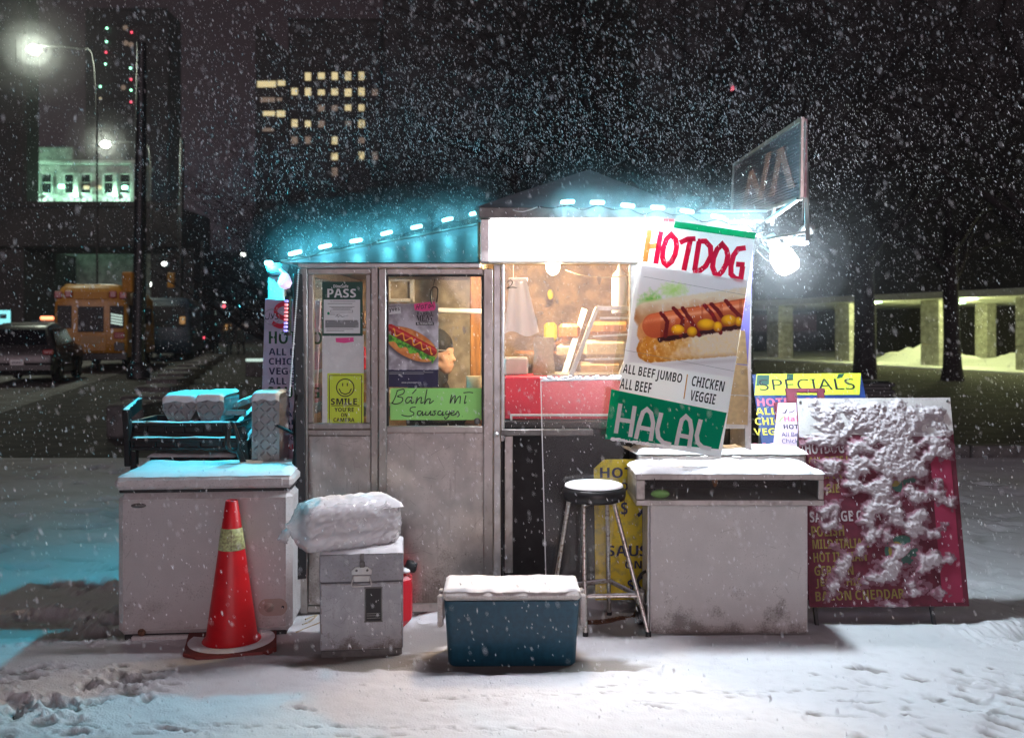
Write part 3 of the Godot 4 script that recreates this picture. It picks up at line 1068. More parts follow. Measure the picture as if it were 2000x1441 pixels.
func tree(label: String, at: Vector3, height: float, r: float, limbs := 5) -> Node3D:
	var t := thing("bare_tree", label, "tree", at, 0.0, "bare winter trees behind the stall")
	var st := mb()
	var lean := Vector3(rng.randf_range(-0.3, 0.3), 0, rng.randf_range(-0.2, 0.2))
	var fork := Vector3(0, height * 0.27, 0) + lean
	tube(st, smooth_path([Vector3(0, -0.1, 0), Vector3(0, height * 0.12, 0) + lean * 0.3, fork], 3), [r * 1.5, r * 1.15, r, r * 0.97, r * 0.93, r * 0.9, r * 0.85], 10, false)
	obj("trunk", st, M.bark, t)
	st = mb()
	for k in limbs:
		var a := TAU * k / limbs + rng.randf()
		branch(st, fork + Vector3(0, -0.02 * k * height, 0), Vector3(cos(a) * 0.9, rng.randf_range(0.35, 0.9), sin(a) * 0.9).normalized(), height * rng.randf_range(0.22, 0.3), r * 0.5, 1)
	branch(st, fork, Vector3(0.1, 1, 0).normalized(), height * 0.3, r * 0.6, 1)
	stuff(obj("crown", st, M.bark, t))
	return t

func trees() -> void:
	var a := tree("bare tree with a thick dark trunk between two arcade columns", Vector3(9.2, 0, -19.0), 13.0, 0.27)
	var b := tree("bare tree right of the sign board with flared trunk foot", Vector3(13.4, 0, -23.0), 15.0, 0.24)
	var c := tree("low dense bare tree behind the left end of the string of lights", Vector3(-3.4, 0, -14.0), 6.2, 0.15, 6)
	for k in [[a, 1.8, -13.0, 3.0, "tall bare tree standing straight behind the stall roof peak"], [a, 4.0, -14.0, 1.0, "tall bare tree behind the flat sign on the roof"], [b, 11.5, -14.5, 0.6, "bare tree whose crown fills the upper right corner"], [b, 4.0, -22.0, 5.0, "bare tree deep behind the stall peak among others"], [a, 8.6, -29.0, 1.6, "bare tree close before the arcade ceiling"], [b, 0.6, -27.0, 2.6, "bare tree far behind the service window side"], [a, 17.5, -20.0, 2.9, "bare tree at the right picture edge before the arcade"],
		[c, -5.6, -17.0, 2.0, "low bare tree above the walkers left of the stall"], [c, -1.6, -16.0, 1.1, "low bare tree behind the door side of the stall"], [c, -7.0, -22.0, 4.0, "leftmost low bare tree beside the second street pole"], [c, -4.0, -19.0, 5.2, "low bare tree under the lit office windows"], [c, -0.2, -13.0, 3.6, "low bare tree just left of the stall roof peak"]]:
		copy_of(k[0], Vector3(k[1], 0, k[2]), k[3], k[4])

# ---------- the stall ----------
var S: Node3D

func part(called: String, m: String, lo: Vector3, hi: Vector3, bev := 0.004, parent: Node3D = null) -> MeshInstance3D:
	var st := mb()
	box(st, lo, hi, bev)
	return objw(called, st, M[m], parent if parent else S)

func V(x: float, y: float, z: float) -> Vector3:
	return Vector3(x, y, z)

func stall() -> void:
	S = thing("food_stall", "steel hot dog stall with glazed door, lit header and service window", "food stall", V(0, 0, -0.9))
	part("floor", "steel_dark", V(-1.15, 0.03, -1.74), V(-0.06, 0.1, -0.06))
	part("floor", "steel_dark", V(-0.059, 0.03, -1.74), V(1.3, 0.1, -0.41))
	part("back_wall", "brown_wall", V(-1.15, 0.1, -1.8), V(1.3, 2.16, -1.74))
	part("left_wall", "steel", V(-1.153, 0.05, -1.8), V(-1.113, 0.99, -0.06))
	part("left_wall_glass", "pane", V(-1.136, 1.0, -1.72), V(-1.13, 1.86, -0.1), 0.0)
	part("left_rail", "steel", V(-1.15, 1.86, -1.78), V(-1.115, 1.915, -0.06))
	part("right_wall", "steel", V(1.27, 0.05, -1.8), V(1.306, 2.15, -0.02))
	part("ceiling", "cream_wall", V(-1.15, 1.925, -1.8), V(-0.17, 1.945, -0.02))
	part("ceiling", "cream_wall", V(-0.168, 2.15, -1.8), V(1.3, 2.17, 0.0))
	part("step_wall", "cream_wall", V(-0.19, 1.947, -1.8), V(-0.17, 2.15, -0.05))
	# posts
	part("post", "steel", V(-1.153, 0.02, -0.05), V(-1.111, 1.915, 0.004))
	part("post", "steel", V(-0.766, 0.02, -0.05), V(-0.726, 1.915, 0.002))
	part("post", "steel_bright", V(-0.1, 0.02, -0.05), V(-0.062, 1.915, 0.006))
	part("post", "steel_bright", V(-0.06, 0.955, -0.05), V(-0.042, 1.915, 0.012))
	part("post", "steel_bright", V(0.64, 0.99, -0.05), V(0.68, 1.915, 0.0))
	part("top_rail", "steel_bright", V(-1.16, 1.893, -0.05), V(-0.17, 1.921, 0.022), 0.006)
	# fixed side light: window above, steel panel below
	part("rail", "steel", V(-1.11, 1.02, -0.04), V(-0.767, 1.052, 0.0))
	part("rail", "steel", V(-1.11, 1.86, -0.04), V(-0.767, 1.892, -0.001))
	part("rail", "steel", V(-1.11, 0.985, -0.04), V(-0.767, 1.017, -0.003))
	part("rail", "steel", V(-1.11, 0.025, -0.04), V(-0.767, 0.06, -0.001))
	part("stile", "steel", V(-1.109, 1.053, -0.04), V(-1.08, 1.859, -0.004))
	part("stile", "steel", V(-0.795, 1.053, -0.04), V(-0.768, 1.859, -0.004))
	part("window", "pane", V(-1.08, 1.053, -0.022), V(-0.795, 1.859, -0.018), 0.0)
	part("lower_panel", "steel", V(-1.11, 0.061, -0.03), V(-0.767, 0.984, -0.012))
	worn("side_sheet", [0.5, 0.47, 0.445], 150, 400, 51, {"metal": 0.85, "rough": 0.33, "mud": 0.55, "runs": 0.4, "cloud": 0.2})
	picture("panel_sheet", S, Vector2(-1.105, 0.979), Vector2(-0.772, 0.066), 0.8905, M.side_sheet)
	# door
	var d := Node3D.new()
	d.name = "door"
	S.add_child(d)
	part("stile", "steel", V(-0.723, 0.03, -0.035), V(-0.682, 1.89, 0.01), 0.004, d)
	part("stile", "steel", V(-0.155, 0.03, -0.035), V(-0.102, 1.89, 0.01), 0.004, d)
	part("rail", "steel", V(-0.681, 1.858, -0.035), V(-0.156, 1.89, 0.008), 0.004, d)
	part("rail", "steel", V(-0.681, 1.0, -0.035), V(-0.156, 1.036, 0.008), 0.004, d)
	part("rail", "steel", V(-0.681, 0.03, -0.035), V(-0.156, 0.075, 0.008), 0.004, d)
	part("gasket", "black", V(-0.681, 1.037, -0.03), V(-0.672, 1.857, 0.004), 0.0, d)
	part("gasket", "black", V(-0.165, 1.037, -0.03), V(-0.156, 1.857, 0.004), 0.0, d)
	part("gasket", "black", V(-0.672, 1.848, -0.03), V(-0.165, 1.857, 0.004), 0.0, d)
	part("window", "pane", V(-0.671, 1.037, -0.022), V(-0.166, 1.847, -0.018), 0.0, d)
	part("lower_panel", "steel", V(-0.681, 0.076, -0.03), V(-0.156, 0.999, -0.004), 0.0, d)
	worn("door_sheet", [0.5, 0.47, 0.445], 230, 400, 57, {"metal": 0.85, "rough": 0.31, "mud": 0.6, "runs": 0.45, "cloud": 0.2, "scratches": 30})
	picture("panel_sheet", d, Vector2(-0.68, 0.998), Vector2(-0.157, 0.077), 0.8975, M.door_sheet)
	var st := mb()
	ball(st, V(-0.086, 0.992, 0.02), V(0.016, 0.016, 0.014))
	objw("handle", st, M.steel_bright, d)
	st = mb()
	lathe(st, [Vector2(0.018, 0), Vector2(0.018, 0.006), Vector2(0.006, 0.008), Vector2(0, 0.008)], 14, Transform3D(Basis(Vector3.RIGHT, PI / 2), V(-0.19, 1.062, -0.016)))
	objw("vent_plug", st, M.steel_dark, d)
	# service side
	part("counter_shelf", "red_counter", V(-0.04, 1.065, -0.42), V(0.64, 1.3, -0.09), 0.004)
	part("rail_bar", "white_paint", V(-0.005, 1.083, -0.075), V(0.63, 1.096, -0.062), 0.003)
	part("rail_bar", "white_paint", V(-0.01, 1.045, -0.075), V(0.002, 1.096, -0.062), 0.003)
	part("service_window", "pane", V(-0.041, 1.03, -0.022), V(0.64, 1.915, -0.018), 0.0)
	part("sill", "steel_dark", V(-0.06, 0.985, -0.358), V(0.44, 1.02, 0.016))
	part("sill_shelf", "black_panel", V(-0.04, 1.021, -0.4), V(0.64, 1.06, -0.03))
	part("black_panel", "black_panel", V(-0.06, 0.02, -0.4), V(1.27, 0.984, -0.36))
	part("inner_post", "steel", V(-0.04, 0.24, -0.009), V(0.005, 0.984, 0.004))
	part("gap", "black", V(-0.061, 0.02, -0.359), V(-0.05, 0.98, -0.051), 0.0)
	part("right_panel", "steel", V(0.68, 1.021, -0.05), V(1.27, 2.15, -0.012))
	part("base_skirt", "steel_dark", V(-1.15, 0.0, -0.1), V(-0.05, 0.028, -0.02))
	# header box with its lit face
	part("header_box", "white_paint", V(-0.168, 1.918, -0.048), V(0.86, 2.148, 0.1), 0.004)
	var panel := part("lit_header_panel", "panel_lamp", V(-0.12, 1.925, 0.102), V(0.855, 2.128, 0.108), 0.0)
	part("header_end", "steel_bright", V(-0.166, 1.92, 0.101), V(-0.122, 2.146, 0.109), 0.002)
	var tube_ := part("light_tube", "tube_lamp", V(-0.115, 2.131, 0.104), V(0.8, 2.147, 0.122), 0.005)
	part("tube_end", "red_plastic", V(0.801, 2.129, 0.104), V(0.862, 2.147, 0.122), 0.004)
	part("fascia", "steel_dark", V(-0.175, 2.15, 0.001), V(0.87, 2.205, 0.15), 0.004)
	var al := AreaLight3D.new()
	al.name = "light"
	al.area_size = Vector2(0.95, 0.2)
	al.light_color = Color(0.98, 0.97, 1.0)
	al.light_energy = 7.2
	al.area_range = 14.0
	al.shadow_enabled = true
	panel.add_child(al, true)
	al.look_at_from_position(V(0.37, 2.03, 0.14), V(0.37, 1.35, 1.2), Vector3.UP)
	# roofs
	st = mb()
	st.set_smooth_group(-1)
	var c := [V(-0.2, 2.207, 0.13), V(0.92, 2.207, 0.13), V(1.0, 2.207, -1.85), V(-0.2, 2.207, -1.85)]
	var top := V(0.5, 2.6, -1.0)
	for k in 4:
		tri(st, c[k], c[(k + 1) % 4], top, (c[k] + c[(k + 1) % 4]) / 2.0 - V(0.4, 1.8, -0.9))
	quad(st, c[0], c[1], c[2], c[3], Vector3.DOWN)
	objw("roof", st, M.galvanised, S)
	st = mb()
	st.set_smooth_group(-1)
	var e := [V(-1.24, 1.922, 0.03), V(-0.18, 1.922, 0.03), V(-0.18, 2.2, -0.62), V(-1.24, 1.922, -1.85), V(-0.18, 2.2, -1.85), V(-0.18, 1.922, -1.85)]
	tri(st, e[0], e[1], e[2], V(0, 0.5, 1))
	quad(st, e[0], e[2], e[4], e[3], V(-0.4, 1, 0))
	tri(st, e[3], e[4], e[5], V(0, 0, -1))
	quad(st, e[1], e[2], e[4], e[5], V(1, 0, 0))
	quad(st, e[0], e[1], e[5], e[3], V(0, -1, 0))
	objw("lower_roof", st, M.roof_metal, S)
	st = mb()
	tube(st, [V(-1.25, 1.925, 0.03), V(-0.18, 2.205, -0.625)], 0.01, 8)
	objw("roof_hip", st, M.steel_dark, S)
	part("eave", "steel_dark", V(0.872, 2.14, -0.04), V(1.36, 2.18, 0.1))
	part("side_roof", "galvanised", V(1.002, 2.182, -1.85), V(1.36, 2.2, 0.1))
	# snow flakes stuck on the service glass
	var mm := MultiMesh.new()
	mm.transform_format = MultiMesh.TRANSFORM_3D
	var sp := SphereMesh.new()
	sp.radius = 0.5
	sp.height = 1.0
	sp.radial_segments = 6
	sp.rings = 3
	mm.mesh = sp
	mm.instance_count = 620
	for k in 620:
		var s := rng.randf_range(0.0022, 0.0055)
		var x := 0.3 + rng.randfn(0, 0.2)
		mm.set_instance_transform(k, Transform3D(Basis.from_scale(V(s * rng.randf_range(0.7, 1.2), s * rng.randf_range(0.7, 1.3), 0.0015)), V(clampf(x, -0.035, 0.63), clampf(1.5 + rng.randfn(0, 0.22), 1.05, 1.9), -0.0165)))
	var mi := MultiMeshInstance3D.new()
	mi.multimesh = mm
	mi.material_override = M.snow_plain
	mi.name = "snow_specks"
	S.add_child(mi)
	mi.transform = S.global_transform.affine_inverse()
	stuff(mi)
	# the hand-written number on the glass
	pen("number_mark", Transform3D(Basis(), V(0, 1.5, -0.016)), [[990, 552, 996, 547, 1001, 551, 997, 558, 990, 563, 1000, 561, 1009, 562]], 1.6, M.ink, S, 0.0, true).transform = S.global_transform.affine_inverse() * Transform3D(Basis(), V(0, 1.5, -0.0155))

func stall_inside() -> void:
	# lamp under the header ceiling
	var at := P(1080, 521, 5.35)
	var l := thing("ceiling_bulb", "bright bare bulb under the ceiling inside the service window", "light bulb", at)
	var st := mb()
	ball(st, at, V(0.042, 0.05, 0.042))
	var bulb := objw("bulb", st, M.warm_lamp, l)
	omni(bulb, at, Color(1.0, 0.87, 0.68), 2.5, 0.05, 8)
	st = mb()
	tube(st, [at + V(0, 0.045, 0), at + V(0, 0.19, 0)], 0.018, 8)
	objw("socket", st, M.white_paint, l)
	st = mb()
	tube(st, smooth_path([P(1105, 527, 5.3), P(1130, 536, 5.25), P(1165, 541, 5.2), P(1200, 541, 5.2), P(1235, 536, 5.2)], 4), 0.004, 6)
	objw("lamp_cable", st, M.tan, l)
	# white squeeze bottle on the display case
	at = P(1210, 612, 5.35)
	var b := thing("squeeze_bottle", "tall white squeeze bottle standing on the slanted display case", "bottle", at)
	st = mb()
	lathe(st, [Vector2(0, 0), Vector2(0.043, 0), Vector2(0.045, 0.02), Vector2(0.045, 0.2), Vector2(0.04, 0.215), Vector2(0, 0.215)], 20)
	obj("body", st, M.foam_white, b)
	st = mb()
	lathe(st, [Vector2(0.034, 0.216), Vector2(0.034, 0.235), Vector2(0.016, 0.25), Vector2(0.006, 0.285), Vector2(0, 0.285)], 16)
	obj("nozzle", st, M.foam_white, b)
	# display case: slanted steel frames with lit shelves
	at = P(1180, 735, 5.3)
	var c := thing("display_case", "slanted steel display case with lit amber shelves behind service glass", "display case", at)
	var r := [P(1166, 602, 5.25), P(1112, 742, 5.08), P(1262, 602, 5.25), P(1208, 742, 5.08)]
	for k in [[0, 1], [2, 3], [0, 2]]:
		st = mb()
		bar(st, r[k[0]], r[k[1]], 0.026, 0.02, V(0, 0, 1))
		objw("frame_bar", st, M.steel_bright, c)
	var q := [P(1142, 604, 5.5), P(1098, 745, 5.34)]
	st = mb()
	bar(st, q[0], q[1], 0.034, 0.02, V(0, 0, 1))
	objw("frame_bar", st, M.white_paint, c)
	for y in [[1172, 621, 1234, 621], [1158, 657, 1222, 652], [1142, 702, 1206, 700]]:
		st = mb()
		bar(st, P(y[0], y[1], 5.22), P(y[2] + 20, y[3], 5.22), 0.012, 0.02, V(0, 0, 1))
		objw("shelf_rail", st, M.steel_bright, c)
	var k2 := 0
	for y in [[1150, 628, 1230, 654], [1140, 664, 1225, 698], [1128, 707, 1215, 736], [1092, 632, 1134, 664], [1088, 672, 1126, 700]]:
		st = mb()
		var lo := P(y[0], y[3], 5.42); var hi := P(y[2], y[1], 5.42)
		box(st, V(lo.x, lo.y, lo.z - 0.12), V(hi.x, hi.y, lo.z), 0.02)
		objw("food_tray", st, [M.wood, M.tan, M.cardboard, M.wood, M.tan][k2], c)
		k2 += 1
	st = mb()
	box(st, V(0.2, 1.3, -0.5), V(0.68, 1.31, -0.1))
	objw("base", st, M.steel, c)
	# hanging white cloth
	var o := P(1012, 550, 5.3)
	st = mb()
	sheet(st, 14, 10, func(u: float, v: float) -> Vector3: return o + V((u - 0.5) * lerpf(0.1, 0.2, v) + 0.02 * v, -0.3 * v + 0.015 * sin(u * 7) * v, 0.02 * sin(u * 14.0 + v) * (0.3 + v)), Vector3.BACK)
	cbox(st, o + V(0, 0.012, 0), V(0.11, 0.02, 0.01), 0.003)
	tag(obj("hanging_cloth", st, M.cloth_white), "white cloth hanging beside the door jamb inside the service window", "cloth")
	st = mb()
	tube(st, [o + V(-0.03, 0.02, 0), o + V(-0.03, 0.36, 0)], 0.003, 5)
	obj("hook", st, M.steel_dark, get_node("hanging_cloth"))
	# paper bag and boxes on the counter
	st = mb()
	var w := P(1062, 742, 5.25)
	sheet(st, 12, 12, func(u: float, v: float) -> Vector3:
		var a := u * TAU
		return V(w.x, 1.302, w.z) + V(cos(a) * 0.062 * (1 - 0.1 * v), v * 0.215, sin(a) * 0.04 * (1 - 0.85 * v)) + V(0.004 * sin(a * 5 + v * 9), 0, 0.004 * cos(v * 17 + a * 3)), V(0, 0.3, 1))
	tag(obj("paper_bag", st, M.tan), "crumpled tan paper bag standing on the red counter", "paper bag")
	st = mb()
	w = P(1008, 742, 5.25)
	box(st, V(w.x - 0.07, 1.302, w.z - 0.1), V(w.x + 0.07, 1.4, w.z), 0.01)
	tag(obj("white_carton", st, M.paper), "low white carton on the red counter left of the paper bag", "carton")
	st = mb()
	w = P(1075, 575, 6.4)
	ball(st, w, V(0.022, 0.035, 0.022))
	cbox(st, w + V(0.0, -0.26, 0), V(0.09, 0.13, 0.08), 0.02)
	tag(obj("mustard_jar", st, M.yellow_print), "yellow jar on the back wall seen through the service window", "jar")
	st = mb()
	bar(st, w + V(-0.02, -0.36, 0.05), w + V(0.2, -0.28, 0.05), 0.02, 0.02)
	cbox(st, w + V(0.1, -0.4, 0.0), V(0.7, 0.02, 0.2))
	tag(obj("back_shelf", st, M.wood), "wooden shelf on the back wall below the yellow jar", "shelf")
	# seen through the door: pale window, rail, poles and boxes
	var f := thing("inner_window", "white framed small window in the back wall behind the door", "window", P(775, 565, 6.55))
	for e in [[752, 540, 804, 548], [752, 582, 804, 589], [752, 540, 758, 589], [797, 540, 806, 589]]:
		st = mb()
		var lo := P(e[0], e[3], 6.6); var hi := P(e[2], e[1], 6.6)
		box(st, V(lo.x, lo.y, -1.735), V(hi.x, hi.y, -1.69), 0.005)
		objw("frame", st, M.white_paint, f)
	st = mb()
	var lo2 := P(758, 583, 6.6); var hi2 := P(798, 547, 6.6)
	box(st, V(lo2.x, lo2.y, -1.737), V(hi2.x, hi2.y, -1.725))
	objw("pane", st, M.cream_wall, f)
	part("inner_lining", "cream_wall", V(-0.766, 0.7, -1.738), V(-0.2, 1.92, -1.73), 0.0)
	st = mb()
	tube(st, [P(845, 606, 5.9), P(945, 608, 5.9)], 0.017, 8)
	tag(obj("towel_rail", st, M.white_paint), "white horizontal rail inside the stall above the vendor's head", "rail")
	st = mb()
	var pz := P(928, 640, 6.1)
	box(st, V(pz.x - 0.035, 0.1, pz.z - 0.06), V(pz.x + 0.035, 1.92, pz.z), 0.006)
	tag(obj("orange_pole", st, M.wood), "orange wooden upright post inside the stall by the door hinge", "post")
	st = mb()
	pz = P(945, 640, 5.5)
	box(st, V(pz.x - 0.012, 0.1, pz.z - 0.03), V(pz.x + 0.03, 1.9, pz.z), 0.006)
	tag(obj("steel_upright", st, M.steel), "steel upright inside the stall beside the orange post", "post")
	st = mb()
	pz = P(925, 760, 5.35)
	lathe(st, [Vector2(0, 0), Vector2(0.06, 0), Vector2(0.065, 0.17), Vector2(0.055, 0.17), Vector2(0.05, 0.02), Vector2(0, 0.02)], 18, Transform3D(Basis(), V(pz.x + 0.02, 1.12, pz.z)))
	tag(obj("tan_pot", st, M.tan), "tan pot on the worktop in front of the vendor", "pot")
	part("worktop", "steel_dark", V(-1.1, 1.06, -0.62), V(-0.12, 1.12, -0.3), 0.004)
	# shelves of packets behind the side light
	var sh := thing("packet_shelf", "shelf of red and yellow packets behind the narrow side window", "shelf", V(-0.95, 1.0, -0.9))
	for y in [1.06, 1.3, 1.55]:
		st = mb()
		box(st, V(-1.1, y, -0.75), V(-0.7, y + 0.015, -0.5))
		objw("board", st, M.steel, sh)
		for k in 5:
			st = mb()
			var hh := rng.randf_range(0.09, 0.17)
			box(st, V(-1.09 + 0.075 * k, y + 0.016, -0.66), V(-1.03 + 0.075 * k, y + 0.016 + hh, -0.54), 0.006)
			objw("packet", st, [M.red_plastic, M.yellow_print, M.wood, M.red_print, M.tan][(k + int(y * 10)) % 5], sh)

# ---------- lights, cables and signs on the roof ----------
func led(parent: Node3D, c: Vector3, dir: Vector3, m: Material, e: float) -> void:
	var st := mb()
	var y := dir.normalized()
	var x := y.cross(Vector3.UP).normalized()
	var prof := []
	for i in 7:
		var a := -PI / 2 + PI * i / 6.0
		prof.append(Vector2(0.013 * cos(a), 0.026 * signf(sin(a)) + 0.013 * sin(a)))
	lathe(st, prof, 10, Transform3D(Basis(x, y, x.cross(y)), c))
	var o := objw("bulb", st, m, parent)
	omni(o, c, Color(0.4, 0.9, 1.0), e, 0.02, 8)

func stall_roof_things() -> void:
	var left := []
	for k in [[560, 511, 5.0], [580, 506, 5.02], [638, 493, 5.1], [698, 482, 5.2], [757, 467, 5.31], [815, 455, 5.42], [875, 440, 5.53], [928, 428, 5.62]]:
		left.append(P(k[0], k[1], k[2]) + V(0, 0.03, 0.05))
	var right := []
	for k in [[1050, 404, 4.83], [1108, 401, 4.83], [1166, 402, 4.83], [1225, 408, 4.83], [1283, 412, 4.83], [1340, 419, 4.86], [1400, 430, 4.86], [1457, 440, 4.86], [1490, 452, 4.86]]:
		right.append(P(k[0], k[1], k[2]) + V(0, 0.014, 0.03))
	var i := 0
	for set_ in [left, right]:
		var t := thing("string_light", ["string of cyan LED lamps climbing the left roof edge", "string of cyan LED lamps along the front eave above the header"][i], "string light", set_[0], 0.0, "strings of cyan lamps on the roof")
		var cable := []
		for k in set_.size():
			cable.append(set_[k] + V(0, -0.014, -0.01))
			if k < set_.size() - 1:
				cable.append((set_[k] + set_[k + 1]) / 2.0 + V(0, -0.03 - 0.012 * (k % 2), 0.0))
		var st := mb()
		tube(st, smooth_path(cable, 3), 0.0035, 5)
		objw("cable", st, M.black, t)
		for k in range(1, set_.size() - (0 if i == 0 else 1)):
			led(t, set_[k], set_[k] - set_[k - 1], M.cyan_lamp, 0.07)
		i += 1
	# small bulbs in the gap between the two strings
	var st := mb()
	tube(st, smooth_path([P(930, 428, 5.6), P(960, 415, 5.2), P(985, 408, 4.9), P(1020, 413, 4.84), P(1050, 404, 4.83)], 4), 0.0035, 5)
	tag(obj("slack_cable", st, M.white_paint), "slack pale cable joining the two strings of lamps", "cable")
	# glass lantern on the back left corner with a violet bulb under it
	var at := P(541, 525, 5.75)
	var l := thing("corner_lantern", "glass lantern lit cyan on a grey post behind the left corner", "lantern", V(at.x, 0, at.z))
	st = mb()
	box(st, V(at.x - 0.06, 0.0, at.z - 0.06), V(at.x + 0.045, at.y - 0.04, at.z), 0.01)
	objw("post", st, M.galvanised, l)
	st = mb()
	lathe(st, [Vector2(0.03, -0.04), Vector2(0.06, -0.03), Vector2(0.075, 0.02), Vector2(0.05, 0.035), Vector2(0, 0.035)], 12, Transform3D(Basis(), at))
	objw("hood", st, M.galvanised, l)
	st = mb()
	cbox(st, at + V(-0.03, 0.03, 0.09), V(0.05, 0.03, 0.03), 0.008)
	var lens := objw("lamp", st, M.cyan_lamp, l)
	omni(lens, at + V(-0.03, 0.03, 0.09), Color(0.1, 0.86, 0.98), 2.6, 0.03, 12)
	st = mb()
	lathe(st, [Vector2(0, -0.07), Vector2(0.03, -0.06), Vector2(0.045, -0.03), Vector2(0.03, 0.01), Vector2(0.018, 0.03), Vector2(0, 0.03)], 14, Transform3D(Basis(), P(556, 543, 5.7)))
	objw("violet_bulb", st, M.violet_lamp, l)
	st = mb()
	tube(st, [P(538, 516, 5.7), P(548, 528, 5.7), P(556, 535, 5.7)], 0.012, 8)
	objw("arm", st, M.white_paint, l)
	# window sign seen edge on, with coloured diodes
	var n := thing("led_sign", "slim red and blue LED sign seen edge on at the left corner", "sign", P(562, 650, 5.1))
	for k in 9:
		st = mb()
		cbox(st, P(559 - k * 0.2, 588 + k * 7.2, 5.08), V(0.018, 0.013, 0.03), 0.004)
		objw("diode", st, M.led_red if 0 < k and k < 6 else M.led_blue, n)
	st = mb()
	bar(st, P(563, 578, 5.12), P(561, 655, 5.12), 0.03, 0.05)
	objw("housing", st, M.black, n)
	# bead chain hanging down the left corner
	st = mb()
	var a := P(583, 528, 4.97); var b := P(565, 772, 4.92)
	for k in 56:
		ball(st, a.lerp(b, k / 55.0), Vector3.ONE * 0.0055, 6)
	tube(st, [a, b], 0.002, 4)
	tag(obj("bead_chain", st, M.white_paint), "white bead chain hanging down the left corner post", "chain")
	# black post beside the left corner
	var bp := thing("black_post", "leaning black post and dark sheet beside the left corner", "post", G(584, 1120))
	st = mb()
	bar(st, P(581, 535, 5.0), P(588, 1130, 4.9), 0.05, 0.03)
	objw("tube", st, M.black, bp)
	st = mb()
	sheet(st, 6, 16, func(u: float, v: float) -> Vector3: return P(577 + u * 15 - 10 * sin(v * 2.4), 770 + v * 330, 4.95) + V(0, 0, 0.03 * sin(v * 14 + u * 3)), Vector3.BACK)
	objw("sheet", st, M.black_plastic, bp)
	# flat sign on a frame over the right end
	var c := [P(1437, 322, 6.6), P(1572, 232, 4.62), P(1570, 386, 4.62), P(1432, 432, 6.6)]
	var sg := thing("roof_sign", "flat slatted sign panel with amber letters standing above the right eave", "sign", (c[2] + c[3]) / 2)
	var along: Vector3 = (c[1] - c[0])
	var face := Vector3(-along.z, 0, along.x).normalized()
	if face.x > 0:
		face = -face
	st = mb()
	for k in [0.0, 0.014]:
		quad(st, c[0] - face * k, c[1] - face * k, c[2] - face * k, c[3] - face * k, face * (1 if k == 0.0 else -1))
	for k in 4:
		quad(st, c[k], c[(k + 1) % 4], c[(k + 1) % 4] - face * 0.014, c[k] - face * 0.014, (c[k] + c[(k + 1) % 4]) / 2 - (c[0] + c[2]) / 2)
	objw("panel", st, M.sign_face, sg)
	st = mb()
	for k in range(1, 26):
		var v := k / 26.0
		tube(st, [c[0].lerp(c[3], v) + face * 0.006, c[1].lerp(c[2], v) + face * 0.006], 0.0045, 4, false)
	stuff(objw("slats", st, M.sign_face, sg))
	st = mb()
	for k in [[0, 1], [1, 2], [2, 3], [3, 0]]:
		bar(st, c[k[0]] + face * 0.01, c[k[1]] + face * 0.01, 0.022, 0.02, face)
	objw("frame", st, M.steel, sg)
	# amber letters, broken by the slats
	st = mb()
	for line in [[[0.22, 0.9], [0.34, 0.3]], [[0.34, 0.3], [0.5, 0.8]], [[0.5, 0.8], [0.6, 0.18]], [[0.66, 0.82], [0.76, 0.22]], [[0.76, 0.22], [0.9, 0.82]]]:
		for k in 20:
			var t := k / 19.0
			var u: float = lerpf(line[0][0], line[1][0], t); var v: float = lerpf(line[0][1], line[1][1], t)
			var m: Vector3 = (c[0].lerp(c[1], u)).lerp(c[3].lerp(c[2], u), v) + face * 0.012
			bar(st, m - along.normalized() * 0.07, m + along.normalized() * 0.07, 0.005, 0.004, face)
	objw("amber_lamp_letters", st, M.amber_led, sg)
	# bracket, cables and floodlight under it
	st = mb()
	for k in [[1560, 388, 4.65, 1498, 432, 4.9], [1572, 240, 4.62, 1578, 470, 4.7], [1512, 405, 5.0, 1508, 440, 5.0], [1490, 468, 4.8, 1580, 452, 4.7]]:
		bar(st, P(k[0], k[1], k[2]), P(k[3], k[4], k[5]), 0.022, 0.016)
	objw("bracket", st, M.steel_bright, sg)
	st = mb()
	tube(st, [P(1574, 236, 4.6), P(1568, 430, 4.62)], 0.004, 5)
	objw("cable", st, M.white_paint, sg)
	var fl := P(1531, 506, 4.92)
	var lamp := thing("floodlight", "glaring white floodlight bulb hanging below the roof sign", "floodlight", fl)
	st = mb()
	var tilt := Transform3D(Basis(Vector3.BACK, 0.55), fl)
	lathe(st, [Vector2(0, -0.085), Vector2(0.045, -0.078), Vector2(0.066, -0.045), Vector2(0.066, 0.02), Vector2(0.042, 0.07), Vector2(0.03, 0.085), Vector2(0, 0.085)], 18, tilt)
	var bulb := objw("bulb", st, M.white_lamp, lamp)
	omni(bulb, fl, Color(0.88, 0.96, 1.0), 4.0, 0.06, 14)
	st = mb()
	lathe(st, [Vector2(0.03, 0.086), Vector2(0.034, 0.1), Vector2(0.03, 0.15), Vector2(0, 0.152)], 14, tilt)
	objw("socket", st, M.white_paint, lamp)
	st = mb()
	cbox(st, P(1556, 470, 4.95), V(0.13, 0.045, 0.05), 0.006)
	objw("ballast", st, M.galvanised, lamp)
	st = mb()
	lathe(st, [Vector2(0, 0), Vector2(0.025, 0.004), Vector2(0.04, 0.03), Vector2(0.042, 0.045), Vector2(0.02, 0.06), Vector2(0, 0.062)], 14, Transform3D(Basis(Vector3.BACK, 0.2), P(1580, 460, 4.95)))
	objw("sensor", st, M.steel_bright, lamp)
	st = mb()
	bar(st, P(1475, 458, 4.9), P(1530, 478, 4.95), 0.014, 0.014)
	objw("arm", st, M.steel_bright, lamp)
	st = mb()
